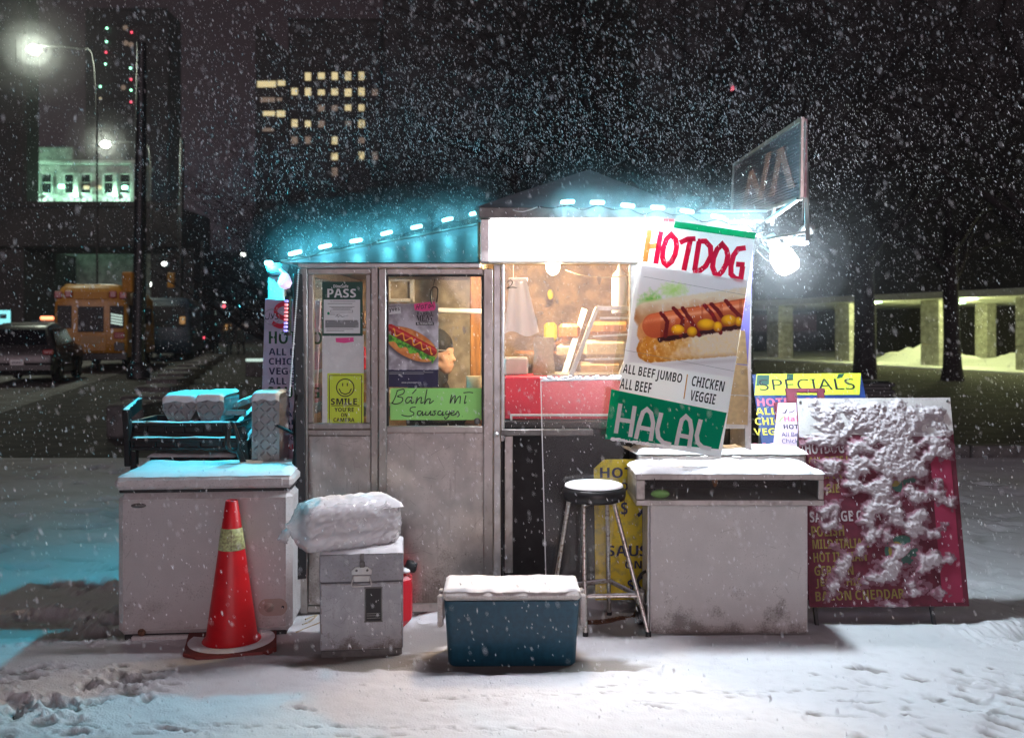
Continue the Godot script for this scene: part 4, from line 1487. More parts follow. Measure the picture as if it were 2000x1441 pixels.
	for k in 7:
		var s := P(1478 + rng.randf_range(0, 20), 452 + rng.randf_range(0, 40), 4.8)
		var e := P(1500 + rng.randf_range(0, 85), 430 + rng.randf_range(0, 70), 4.66)
		tube(st, smooth_path([s, (s + e) / 2 + V(rng.randf_range(-0.03, 0.03), rng.randf_range(-0.08, 0.03), 0), e], 5), 0.003, 5)
	tag(obj("cable_tangle", st, M.white_paint), "tangle of thin pale cables round the floodlight arm", "cable")

func mist_balls(parent: Node3D, c: Vector3, layers: Array) -> void:
	for l in layers:
		var f := FogVolume.new()
		f.shape = RenderingServer.FOG_VOLUME_SHAPE_ELLIPSOID
		f.size = Vector3.ONE * 2.0 * l[0]
		var key := "mist_%s" % str(l[1])
		if not M.has(key):
			var fm := FogMaterial.new()
			fm.density = l[1]
			fm.albedo = Color(0.95, 0.95, 0.97)
			M[key] = fm
		f.material = M[key]
		f.name = "mist_puff"
		parent.add_child(f, true)
		f.global_position = c

func mist() -> void:
	# fine snow dust hanging close round each lamp, thinning outward
	var t := thing("snow_mist", "glowing snow dust close round the cyan lamps on the roof edge", "mist", V(0, 2.1, 0))
	stuff(t)
	for n in ["string_light", "string_light_001"]:
		for b in get_node(n).get_children():
			if str(b.name).begins_with("bulb"):
				mist_balls(t, b.get_child(0).global_position, [[0.09, 0.9], [0.17, 0.25], [0.27, 0.04]])
	t = thing("snow_mist", "glowing snow dust close round the floodlight", "mist", P(1531, 506, 4.92))
	stuff(t)
	mist_balls(t, P(1531, 506, 4.92), [[0.13, 0.3], [0.22, 0.09], [0.34, 0.03], [0.5, 0.008], [0.7, 0.003]])
	t = thing("snow_mist", "glowing snow dust round the two nearest street lamps", "mist", P(65, 97, 34.0))
	stuff(t)
	mist_balls(t, P(65, 97, 34.0), [[0.6, 0.03], [1.1, 0.01], [1.9, 0.004], [3.0, 0.0015]])
	mist_balls(t, P(205, 282, 46.0), [[0.6, 0.03], [1.1, 0.009], [1.9, 0.003]])

# ---------- printed things ----------
func seg(p: Vector2, a: Vector2, b: Vector2) -> float:
	var ab := b - a
	return (p - a - ab * clampf((p - a).dot(ab) / ab.length_squared(), 0, 1)).length()

func over(c: Color, d: Color, k: float) -> Color:
	return c.lerp(d, clampf(k, 0, 1))

# print of a hot dog with ketchup and mustard; p in photo pixels of the big board
func big_hotdog(p: Vector2, n: FastNoiseLite) -> Color:
	var g := n.get_noise_2d(p.x * 3, p.y * 3)
	var g2 := n.get_noise_2d(p.x * 0.8 + 90, p.y * 0.8)
	var c := Color(0.97, 0.96, 0.97)
	# pale lettuce behind
	var l := (p - Vector2(1272, 596)).length() / 30.0 + g * 0.35
	c = over(c, Color(0.6 + 0.2 * g, 0.8, 0.35), (1.1 - l) * 1.6 * 0.75)
	l = ((p - Vector2(1316, 566)) / Vector2(34, 17)).length() + g * 0.4
	c = over(c, Color(0.76, 0.9, 0.55), (1.05 - l) * 1.5 * 0.7)
	# upper bun
	var t := (p.x - 1240.0) / 220.0
	var tb := seg(p, Vector2(1266, 616), Vector2(1490, 584)) + 2.0 * g
	if tb < 30.0:
		var v := clampf((p.y - (590.0 - 24.0 * t)) / 30.0, 0, 1)
		var bun := Color(0.96, 0.9, 0.8).lerp(Color(0.7, 0.44, 0.24), clampf(v * 1.1 - 0.3 + 0.35 * g2, 0, 1))
		c = over(c, bun, (30.0 - tb) / 5.0)
	# the opened heart of the bun
	var hb := seg(p, Vector2(1276, 650), Vector2(1490, 622)) + 1.5 * g
	c = over(c, Color(0.86, 0.62, 0.4).lerp(Color(0.62, 0.34, 0.18), clampf(0.4 + g2, 0, 1)), (33.0 - hb) / 3.0)
	# lower bun
	var lb := seg(p, Vector2(1270, 682), Vector2(1490, 664)) + 1.5 * g
	if lb < 27.0 and p.y > 640:
		var v2 := clampf((p.x - 1250) / 200.0, 0, 1)
		var bun2 := Color(0.82, 0.54, 0.16).lerp(Color(0.97, 0.9, 0.8), smoothstep(0.15, 0.6, v2 + 0.25 * g2))
		bun2 = over(bun2, Color(0.72, 0.42, 0.08), clampf((lb - 17.0) / 10.0, 0, 1) * (1.0 - 0.7 * v2) * (1.0 if p.y > 676 or p.x < 1262 else 0.4))
		bun2 = over(bun2, Color(0.98, 0.87, 0.62), 0.8 * clampf(g * 1.4, 0, 1))
		c = over(c, bun2, (27.0 - lb) / 2.0)
	# soft shadow below
	c = over(c, Color(0.75, 0.7, 0.72), 0.35 * clampf(1.0 - absf(p.y - 712 + (p.x - 1300) * 0.06) / 6.0, 0, 1) * clampf((p.x - 1280) / 60.0, 0, 1) if lb > 27.0 else 0.0)
	# dark seam under the sausage
	var sm := seg(p, Vector2(1290, 662), Vector2(1452, 634))
	c = over(c, Color(0.22, 0.01, 0.04), (8.0 - sm + 3 * g) / 3.0)
	# sausage
	var sd := seg(p, Vector2(1279, 636), Vector2(1462, 606))
	if sd < 25.0:
		var up := ((p - Vector2(1279, 636)).dot(Vector2(0.16, 0.987))) / 25.0
		var ch := Color(0.9, 0.5, 0.3).lerp(Color(0.55, 0.2, 0.09), clampf(up * 0.6 + 0.5, 0, 1))
		ch = over(ch, Color(1, 0.8, 0.66), 0.7 * clampf(1.0 - absf(up + 0.45) * 4.0, 0, 1))
		ch = over(ch, Color(0.6, 0.22, 0.12), clampf((sd - 20.0) / 5.0, 0, 1) * 0.7)
		var cap := (p - Vector2(1270, 636)).length()
		if p.x < 1290:
			ch = over(ch, Color(0.85, 0.42, 0.25), 0.5)
			ch = over(ch, Color(0.6, 0.25, 0.13), 0.45 * absf(sin(atan2(p.y - 636, p.x - 1270) * 7.0)) * clampf(1.0 - cap / 18.0, 0, 1))
		c = over(c, ch, (25.0 - sd) / 1.5)
		if p.x > 1370 and fmod(p.x, 38.0) < 6.0:
			c = over(c, Color(0.62, 0.2, 0.1), 0.35)
	# ketchup
	for k in [[1292, 612, 1304, 628, 1300, 656], [1316, 602, 1334, 622, 1330, 655], [1334, 602, 1352, 630, 1366, 655], [1376, 596, 1392, 614, 1408, 650], [1390, 594, 1402, 606, 1420, 632], [1418, 588, 1432, 604, 1446, 618]]:
		var q := minf(seg(p, Vector2(k[0], k[1]), Vector2(k[2], k[3])), seg(p, Vector2(k[2], k[3]), Vector2(k[4], k[5])))
		c = over(c, Color(0.42, 0.01, 0.05).lerp(Color(0.75, 0.1, 0.15), clampf(-(q - 1.0) / 4 * 0.4, 0, 1)), (4.6 - q + 1.2 * g) / 1.4)
	# mustard
	for k in [[1324, 644, 13, 10], [1352, 648, 10, 10], [1380, 634, 18, 11], [1402, 638, 9, 10], [1424, 626, 15, 11], [1443, 628, 7, 9]]:
		var q := ((p - Vector2(k[0], k[1])) / Vector2(k[2], k[3])).length()
		if q < 1.1:
			var my := Color(0.96, 0.76, 0.06).lerp(Color(0.66, 0.38, 0.0), clampf(q * q * 0.9 + (p.y - k[1]) / 20.0, 0, 1))
			c = over(c, my, (1.08 - q) * 9.0)
	return c

# print of a loaded hot dog on the grey door poster
func door_hotdog(p: Vector2, n: FastNoiseLite) -> Color:
	var g := n.get_noise_2d(p.x * 4, p.y * 4)
	var cre := n.get_noise_2d(p.x * 1.4, p.y * 1.1 + 50)
	var c := Color(0.56, 0.53, 0.56).lerp(Color(0.78, 0.76, 0.79), clampf(0.5 + 1.5 * cre, 0, 1))
	if p.y > 722 + g:
		return Color(0.1, 0.1, 0.24).lerp(Color(0.2, 0.2, 0.36), clampf(cre, 0, 1))
	var q := (p - Vector2(803, 672)).rotated(-0.47)
	var r := (q / Vector2(56, 27)).length()
	c = over(c, Color(0.3, 0.27, 0.3), (1.15 - ((q - Vector2(0, 4)) / Vector2(58, 28)).length()) * 6.0 * 0.6)
	if r < 1.03:
		c = over(c, Color(0.94, 0.66, 0.36).lerp(Color(0.75, 0.36, 0.14), clampf(absf(q.y) / 27.0 - 0.25 + 0.4 * g, 0, 1)), (1.02 - r) * 20)
	if absf(q.y + 1 - 3 * sin(q.x * 0.25)) < 14 + 3 * g and absf(q.x) < 54:
		c = over(c, Color(0.15, 0.42, 0.1).lerp(Color(0.45, 0.75, 0.2), clampf(0.5 + 2 * g, 0, 1)), 1.0 if q.y > 2 else 0.3)
	var s := seg(q, Vector2(-50, -8), Vector2(42, -6))
	if s < 9.5:
		c = Color(0.78, 0.1, 0.1).lerp(Color(0.4, 0.03, 0.05), clampf((q.y + 12) / 16.0, 0, 1))
		c = over(c, Color(0.95, 0.5, 0.45), 0.6 * clampf(1.0 - absf(q.y + 11) / 3.0, 0, 1))
	var z := absf(q.y + 6 - 5 * sin(q.x * 0.32))
	if absf(q.x) < 46:
		c = over(c, Color(0.97, 0.68, 0.2), (2.2 - z) / 0.8)
	return c

func poster_base(called: String, label: String, cat: String, x0: float, y0: float, x1: float, y1: float, z: float, m: Material) -> Array:
	var tl := P(x0, y0, CZ - z); var tr := P(x1, y0, CZ - z); var bl := P(x0, y1, CZ - z)
	var xf := Transform3D(Basis(), tl)
	var t := thing(called, label, cat, tl)
	var st := mb()
	box(st, V(0, bl.y - tl.y, -0.0015), V(tr.x - tl.x, 0, 0.0), 0.0)
	obj("sheet", st, m, t)
	return [t, xf]

func posters() -> void:
	var Z := -0.015
	# backing paper
	var w := poster_base("white_paper", "plain white paper taped inside the narrow side window, middle of three sheets", "paper", 629, 653, 710, 836, -0.0165, M.paper)
	patch("red_smudge", w[0], w[1], [655, 660, 690, 659, 691, 667, 672, 670, 656, 668], M.pink, 0.0006, 0.0004)
	# inspection notice
	var p := poster_base("inspection_notice", "green edged food inspection pass notice in the side window", "notice", 629, 550, 708, 656, Z, M.dark_green)
	words(p[0], p[1], "DineSafe", 651, 562, 680, 562, 6.5, M.white_print)
	words(p[0], p[1], "PASS", 639, 581, 695, 581, 17, M.white_print)
	patch("white_area", p[0], p[1], [632, 585, 703, 585, 703, 651, 632, 651], M.white_print, 0.0008)
	var st := mb()
	var xf: Transform3D = p[1]
	for k in [[645, 588.5, 694], [640, 593, 688], [643, 599, 692], [647, 601.5, 688], [650, 604, 684], [642, 614, 664], [637, 643, 690], [637, 646, 672]]:
		var a := on_plane(xf, k[0], k[1]); var b := on_plane(xf, k[2], k[1])
		ribbon(st, [a, b], 0.002, 0.0012)
	stuff(obj("small_print", st, M.ink, p[0]))
	pen("signature", xf, [[655, 619, 659, 615, 660, 619, 665, 616, 668, 619, 674, 617, 680, 616]], 0.7, M.ink, p[0], 0.0012, true)
	patch("box", p[0], xf, [645, 605.5, 689, 605.5, 689, 610.5, 645, 610.5], M.grey_ink, 0.0010, 0.0001)
	patch("box", p[0], xf, [646, 606.3, 688, 606.3, 688, 609.7, 646, 609.7], M.white_print, 0.0012, 0.0001)
	patch("grey_field", p[0], xf, [635, 625, 700, 625, 700, 640, 635, 640], M.grey_ink, 0.0010, 0.0001)
	patch("seal", p[0], xf, [639, 610, 642, 609, 644, 612, 642, 615, 639, 614], M.green_print, 0.0012)
	# camera notice
	p = poster_base("camera_notice", "yellow smile notice with a round face below the white paper", "notice", 639, 729, 710, 834, Z + 0.001, M.lime)
	xf = p[1]
	st = mb()
	var s := (CZ - xf.origin.z) / F
	for k in [[643, 733, 706, 733], [706, 733, 706, 830], [706, 830, 643, 830], [643, 830, 643, 733]]:
		ribbon(st, [on_plane(xf, k[0], k[1]), on_plane(xf, k[2], k[3])], 1.4 * s, 0.0008)
	ribbon(st, [on_plane(xf, 647, 792), on_plane(xf, 702, 792)], 1.4 * s, 0.0012)
	obj("border", st, M.ink, p[0])
	var ring := []
	for k in 29:
		ring += [674 + 17 * cos(TAU * k / 28.0), 757 + 17 * sin(TAU * k / 28.0)]
	pen("face", xf, [ring, [662, 759, 666, 767, 674, 770, 682, 767, 686, 759], [669, 748, 669, 754], [678, 748, 678, 754]], 2.0, M.ink, p[0], 0.0008)
	words(p[0], xf, "SMILE", 646, 790, 697, 790, 12, M.ink)
	words(p[0], xf, "YOU'RE", 653, 804, 691, 804, 8, M.ink)
	words(p[0], xf, "ON", 666, 814, 678, 814, 7.5, M.ink)
	words(p[0], xf, "CAMERA", 651, 823.5, 692, 823.5, 7.5, M.ink)
	# poster on the door glass
	p = poster_base("hot_dog_poster", "grey creased poster of a loaded hot dog on the door glass", "poster", 750, 593, 856, 756, Z, M.paper)
	xf = p[1]
	var n := FastNoiseLite.new()
	n.seed = 3
	n.frequency = 0.02
	n.fractal_octaves = 4
	var im := Image.create(212, 326, false, Image.FORMAT_RGB8)
	for y in 326:
		for x in 212:
			im.set_pixel(x, y, door_hotdog(Vector2(750 + x / 2.0, 593 + y / 2.0), n))
	picture("print", p[0], on_plane(xf, 750, 593), on_plane(xf, 856, 756), 0.0005, print_mat("door_print", im))
	patch("badge", p[0], xf, [758, 601, 782, 599, 783, 612, 760, 614], M.white_print, 0.001, 0.0003)
	words(p[0], xf, "yves", 760, 611, 781, 609, 9, M.ink, bold, 0.002)
	words(p[0], xf, "MEAT", 813, 627, 846, 627, 11, M.ink, serif)
	words(p[0], xf, "BARREL", 814, 615, 846, 615, 6, M.ink, serif)
	patch("bar", p[0], xf, [812, 629, 847, 629, 847, 635, 812, 635], M.ink, 0.001, 0.0003)
	words(p[0], xf, "ALTERNATIVE", 814, 634, 845, 634, 4, M.paper, bold, 0.002)
	words(p[0], xf, "www.yvesveggie.ca", 784, 749, 821, 749, 3.6, M.paper, sans, 0.002)
	st = mb()
	for k in 2:
		ribbon(st, [on_plane(xf, 760, 727 + 3 * k), on_plane(xf, 846 - 18 * k, 727 + 3 * k)], 0.0035, 0.001)
	stuff(obj("small_print", st, M.grey_ink, p[0]))
	# pink tag with a clip
	var tl := P(810, 592, CZ + 0.0)
	xf = board_xf(P(808, 592, 5.008), P(850, 588, 5.008), P(811, 609, 5.008))
	var t := thing("pink_price_tag", "hand-lettered pink tag clipped above the door poster", "tag", xf.origin)
	t.basis = xf.basis
	patch("card", t, xf, [808, 594, 830, 590, 849, 589, 851, 600, 848, 606, 826, 608, 810, 606], M.pink, 0.0, 0.002)
	pen("lettering", xf, [[812, 605, 815, 595], [817, 604, 820, 594], [813, 600, 819, 599], [823, 603, 822, 597, 826, 596, 827, 601, 823, 603], [830, 603, 832, 594], [829, 596, 835, 594], [837, 602, 838, 595, 842, 597, 838, 602], [843, 600, 845, 595, 847, 601]], 1.2, M.ink, t, 0.001)
	st = mb()
	ribbon(st, [on_plane(xf, 842, 574), on_plane(xf, 845, 562), on_plane(xf, 849, 545)], 0.003, 0.001)
	tube(st, smooth_path([P(843, 594, 5), P(841, 572, 5), P(846, 561, 5), P(855, 565, 5), P(853, 590, 5)], 4).map(func(q): return xf.affine_inverse() * q), 0.004, 6)
	obj("clip", st, M.black, t)
	# green hand-written card
	p = poster_base("green_card", "bright green card with handwriting across the bottom of the door glass", "card", 762, 758, 945, 820, -0.013, M.card_green)
	xf = p[1]
	pen("lettering", xf, [
		[776, 762, 772, 775, 766, 787], [776, 763, 788, 760, 788, 768, 776, 774, 786, 777, 784, 785, 772, 789, 764, 786],
		[803, 776, 796, 776, 792, 783, 796, 787, 803, 780, 804, 775, 803, 787, 808, 785], [805, 769, 813, 760],
		[815, 775, 812, 788, 816, 780, 823, 776, 822, 787, 827, 785], [834, 760, 829, 788, 834, 780, 840, 779, 839, 788, 847, 782],
		[882, 771, 879, 787, 884, 777, 889, 773, 888, 787, 893, 778, 899, 774, 898, 788], [910, 772, 907, 787, 911, 785], [905, 767, 916, 766, 924, 767],
		[812, 795, 803, 796, 801, 802, 808, 806, 806, 811, 798, 813, 790, 812, 784, 810],
		[823, 803, 817, 803, 815, 809, 820, 811, 825, 804, 825, 811, 830, 808], [832, 803, 831, 810, 836, 810, 841, 803, 840, 811, 845, 808],
		[852, 802, 847, 803, 850, 807, 847, 811, 843, 810], [863, 803, 857, 803, 855, 809, 861, 810, 865, 804, 864, 811, 868, 809],
		[876, 803, 871, 804, 871, 809, 876, 808, 878, 803, 876, 813, 870, 818, 868, 814], [880, 808, 887, 804, 883, 802, 880, 808, 885, 811, 892, 806], [893, 803, 890, 810], [894, 802, 897, 810, 893, 814]], 1.9, M.ink, p[0], 0.0006, true)
	st = mb()
	ball(st, V(on_plane(xf, 903, 813).x, on_plane(xf, 903, 813).y, 0.0006), V(0.002, 0.002, 0.0005), 8)
	obj("dot", st, M.ink, p[0])

func hotdog_board() -> void:
	var xf := board_xf(P(1258, 437, 4.78), P(1475, 466, 4.72), P(1182, 857, 4.84))
	var t := thing("hotdog_board", "large white hot dog board hanging tilted before the stall front", "sign board", xf.origin)
	t.basis = xf.basis
	var wdt := on_plane(xf, 1475, 466).x
	var hgt := -on_plane(xf, 1182, 857).y
	var st := mb()
	box(st, V(0, -hgt, -0.006), V(wdt, 0, 0), 0.001)
	obj("board", st, M.board_white, t)
	patch("green_field", t, xf, [1194, 760, 1420, 806, 1404, 877, 1182, 857], M.board_green, 0.0012, 0.001)
	patch("top_band", t, xf, [1319, 432, 1478, 455, 1474, 467, 1316, 445], M.board_green, 0.006, 0.004)
	# the printed hot dog
	var a := on_plane(xf, 1222, 552)
	var b := on_plane(xf, 1457, 700)
	a = Vector2(0.02, on_plane(xf, 1350, 532).y)
	b = Vector2(wdt - 0.001, on_plane(xf, 1330, 722).y)
	var n := FastNoiseLite.new()
	n.seed = 5
	n.frequency = 0.03
	n.fractal_octaves = 4
	var im := Image.create(460, 400, false, Image.FORMAT_RGB8)
	for y in 400:
		for x in 460:
			var q := to_photo(xf * V(lerpf(a.x, b.x, (x + 0.5) / 460.0), lerpf(a.y, b.y, (y + 0.5) / 400.0), 0.001))
			im.set_pixel(x, y, big_hotdog(q, n))
	var pm := print_mat("board_print", im, 0.6)
	pm.backlight_enabled = true
	pm.backlight = Color(0.85, 0.85, 0.85)
	picture("print", t, a, b, 0.0015, pm)
	# HOTDOG in tall pointed letters
	pen("lettering", xf, [[1269, 449, 1260, 511], [1266, 482, 1286, 479]], 10, M.board_amber, t, 0.0004)
	pen("lettering", xf, [
		[1291, 452, 1287, 478, 1281, 515],
		[1311, 458, 1302, 467, 1296, 484, 1294, 502, 1297, 513, 1303, 518, 1312, 511, 1319, 497, 1322, 481, 1320, 468, 1311, 458, 1303, 466],
		[1328, 474, 1343, 467, 1359, 466], [1349, 467, 1336, 528],
		[1366, 471, 1357, 528], [1363, 471, 1378, 471, 1388, 482, 1389, 500, 1379, 519, 1368, 528, 1354, 529],
		[1411, 477, 1401, 487, 1394, 504, 1392, 521, 1396, 533, 1402, 539, 1411, 530, 1419, 515, 1422, 499, 1419, 487, 1411, 477, 1402, 486],
		[1457, 484, 1442, 486, 1433, 499, 1428, 519, 1428, 535, 1435, 543, 1447, 546, 1451, 520], [1455, 517, 1438, 516]], 10, M.board_red, t, 0.0006)
	# menu lines
	words(t, xf, "ALL BEEF JUMBO", 1215, 733, 1330, 753, 23, M.ink)
	words(t, xf, "ALL BEEF", 1210, 758, 1271, 768, 20, M.ink)
	words(t, xf, "CHICKEN", 1350, 753, 1413, 765, 20, M.ink)
	words(t, xf, "VEGGIE", 1347, 781, 1396, 790, 20, M.ink)
	pen("divider", xf, [[1343, 731, 1336, 779]], 2.2, M.board_amber, t)
	# HALAL with its arched letters
	pen("lettering", xf, [
		[1212, 788, 1203, 846], [1208, 819, 1234, 823], [1240, 793, 1231, 853],
		[1242, 857, 1249, 826, 1256, 805, 1264, 799, 1272, 807, 1276, 826, 1271, 861], [1247, 834, 1273, 839],
		[1292, 806, 1284, 838, 1286, 854, 1295, 864, 1311, 868],
		[1321, 869, 1327, 840, 1332, 820, 1340, 813, 1348, 821, 1351, 840, 1346, 875], [1324, 849, 1348, 854],
		[1369, 819, 1361, 850, 1363, 864, 1372, 873, 1389, 877]], 8.2, M.white_print, t, 0.0016)
	# folds across the board
	st = mb()
	for k in [[1257, 540, 1460, 577], [1212, 682, 1436, 725]]:
		ribbon(st, [on_plane(xf, k[0], k[1]), on_plane(xf, k[2], k[3])], 0.0016, 0.0023)
	obj("fold", st, M.grey_ink, t)
	# snow along its bottom edge
	st = mb()
	for k in 60:
		var u := rng.randf()
		var q := Vector2(lerpf(0.0, wdt * 0.5, u * u), -hgt + rng.randf_range(0.0, 0.014))
		ball(st, V(q.x, q.y, 0.002), V(rng.randf_range(0.004, 0.012), rng.randf_range(0.003, 0.006), 0.004), 6)
	stuff(obj("snow_crumbs", st, M.snow_plain, t))
	# opened cardboard box behind it
	var c := thing("cardboard_flap", "brown folded cardboard hanging behind the right edge of the hot dog board", "cardboard", P(1440, 740, 4.9))
	for k in [[1440, 640, 1456, 646, 1461, 712, 1425, 705], [1430, 707, 1461, 714, 1463, 772, 1424, 768], [1422, 770, 1463, 774, 1461, 830, 1414, 826]]:
		st = mb()
		var poly := PackedVector2Array()
		for q in 4:
			var w := P(k[q * 2], k[q * 2 + 1], 4.9)
			poly.append(Vector2(w.x - (0.0 if q in [1, 2] else 0.1), w.y))
		prism(st, poly, 0.092, 0.098)
		objw("flap", st, M.cardboard, c)
	# violet sheet behind
	st = mb()
	var v := PackedVector2Array()
	for k in [[1445, 470], [1472, 476], [1461, 722], [1440, 720]]:
		var w := P(k[0], k[1], 4.96)
		v.append(Vector2(w.x, w.y))
	prism(st, v, 0.034, 0.04)
	tag(obj("violet_sheet", st, M.purple_sheet), "violet blue plastic sheet showing behind the hot dog board's right edge", "plastic sheet")

# ---------- person ----------
# bones: [from, to, radius at from, radius at to]; cells of the given size; adds the joined skin to st
func skin(st: SurfaceTool, bones: Array, cell: float, k: float) -> void:
	var lo := Vector3.ONE * 1e9
	var hi := -lo
	for b in bones:
		var r: float = maxf(b[2], b[3]) + k + cell * 2
		for e in 2:
			lo = lo.min(b[e] - Vector3.ONE * r)
			hi = hi.max(b[e] + Vector3.ONE * r)
	var n := Vector3i(((hi - lo) / cell).ceil()) + Vector3i.ONE
	var f := PackedFloat32Array()
	f.resize(n.x * n.y * n.z)
	f.fill(1.0)
	for b in bones:
		var r: float = maxf(b[2], b[3]) + k + cell * 1.5
		var a: Vector3 = b[0]
		var ab: Vector3 = b[1] - b[0]
		var l2 := maxf(ab.length_squared(), 1e-8)
		var p0 := Vector3i(((a.min(b[1]) - Vector3.ONE * r - lo) / cell).floor()).clamp(Vector3i.ZERO, n - Vector3i.ONE)
		var p1 := Vector3i(((a.max(b[1]) + Vector3.ONE * r - lo) / cell).ceil()).clamp(Vector3i.ZERO, n - Vector3i.ONE)
		for z in range(p0.z, p1.z + 1):
			for y in range(p0.y, p1.y + 1):
				var row := (z * n.y + y) * n.x
				for x in range(p0.x, p1.x + 1):
					var q := lo + Vector3(x, y, z) * cell - a
					var t := clampf(q.dot(ab) / l2, 0, 1)
					var d := (q - ab * t).length() - lerpf(b[2], b[3], t)
					var o := f[row + x]
					var h := maxf(k - absf(o - d), 0.0) / k
					f[row + x] = minf(o, d) - h * h * k * 0.25
	var at := {}
	var vs := []
	var step := [1, n.x, n.x * n.y]
	for z in n.z - 1:
		for y in n.y - 1:
			for x in n.x - 1:
				var i := (z * n.y + y) * n.x + x
				var inside := 0
				for c in 8:
					if f[i + (c & 1) + (n.x if c & 2 else 0) + (step[2] if c & 4 else 0)] < 0.0:
						inside += 1
				if inside == 0 or inside == 8:
					continue
				var sum := Vector3.ZERO
				var cnt := 0
				for c in 8:
					for axis in 3:
						if c & (1 << axis):
							continue
						var i0: int = i + (c & 1) + (n.x if c & 2 else 0) + (step[2] if c & 4 else 0)
						var v0 := f[i0]
						var v1 := f[i0 + step[axis]]
						if (v0 < 0.0) != (v1 < 0.0):
							var q := Vector3(c & 1, (c >> 1) & 1, (c >> 2) & 1)
							q[axis] += v0 / (v0 - v1)
							sum += q
							cnt += 1
				at[i] = vs.size()
				vs.append(lo + (Vector3(x, y, z) + sum / cnt) * cell)
	st.set_smooth_group(0)
	for i in at:
		for axis in 3:
			var j: int = i + step[axis]
			if j >= f.size() or (f[i] < 0.0) == (f[j] < 0.0):
				continue
			var u: int = step[(axis + 1) % 3]
			var w: int = step[(axis + 2) % 3]
			if not (at.has(i - u) and at.has(i - w) and at.has(i - u - w)):
				continue
			var dir := Vector3.ZERO
			dir[axis] = 1.0 if f[i] < 0.0 else -1.0
			quad(st, vs[at[i]], vs[at[i - u]], vs[at[i - u - w]], vs[at[i - w]], dir)

func hand(palm: Vector3, along: Vector3, side: Vector3) -> Array:
	var bones := []
	var nrm := along.cross(side).normalized()
	for k in 4:
		var root := palm + side * (0.027 - 0.018 * k) + along * 0.02
		bones.append([palm - along * 0.035 + side * (0.018 - 0.012 * k), root + along * 0.02, 0.016, 0.012])
		var l: float = [0.036, 0.042, 0.04, 0.03][k]
		var k1 := root + along * (0.02 + l)
		var k2 := k1 + (along * 0.75 + nrm * 0.65) * l * 0.7
		bones.append([root + along * 0.02, k1, 0.01, 0.009])
		bones.append([k1, k2, 0.009, 0.0085])
		bones.append([k2, k2 + (along * 0.3 + nrm * 0.95) * l * 0.55, 0.0085, 0.008])
	var th := palm - along * 0.02 + side * 0.03
	bones.append([th, th + (side * 0.7 + along * 0.7) * 0.035, 0.014, 0.011])
	bones.append([th + (side * 0.7 + along * 0.7) * 0.035, th + (side * 0.6 + along * 1.2 + nrm * 0.3) * 0.05, 0.011, 0.009])
	return bones

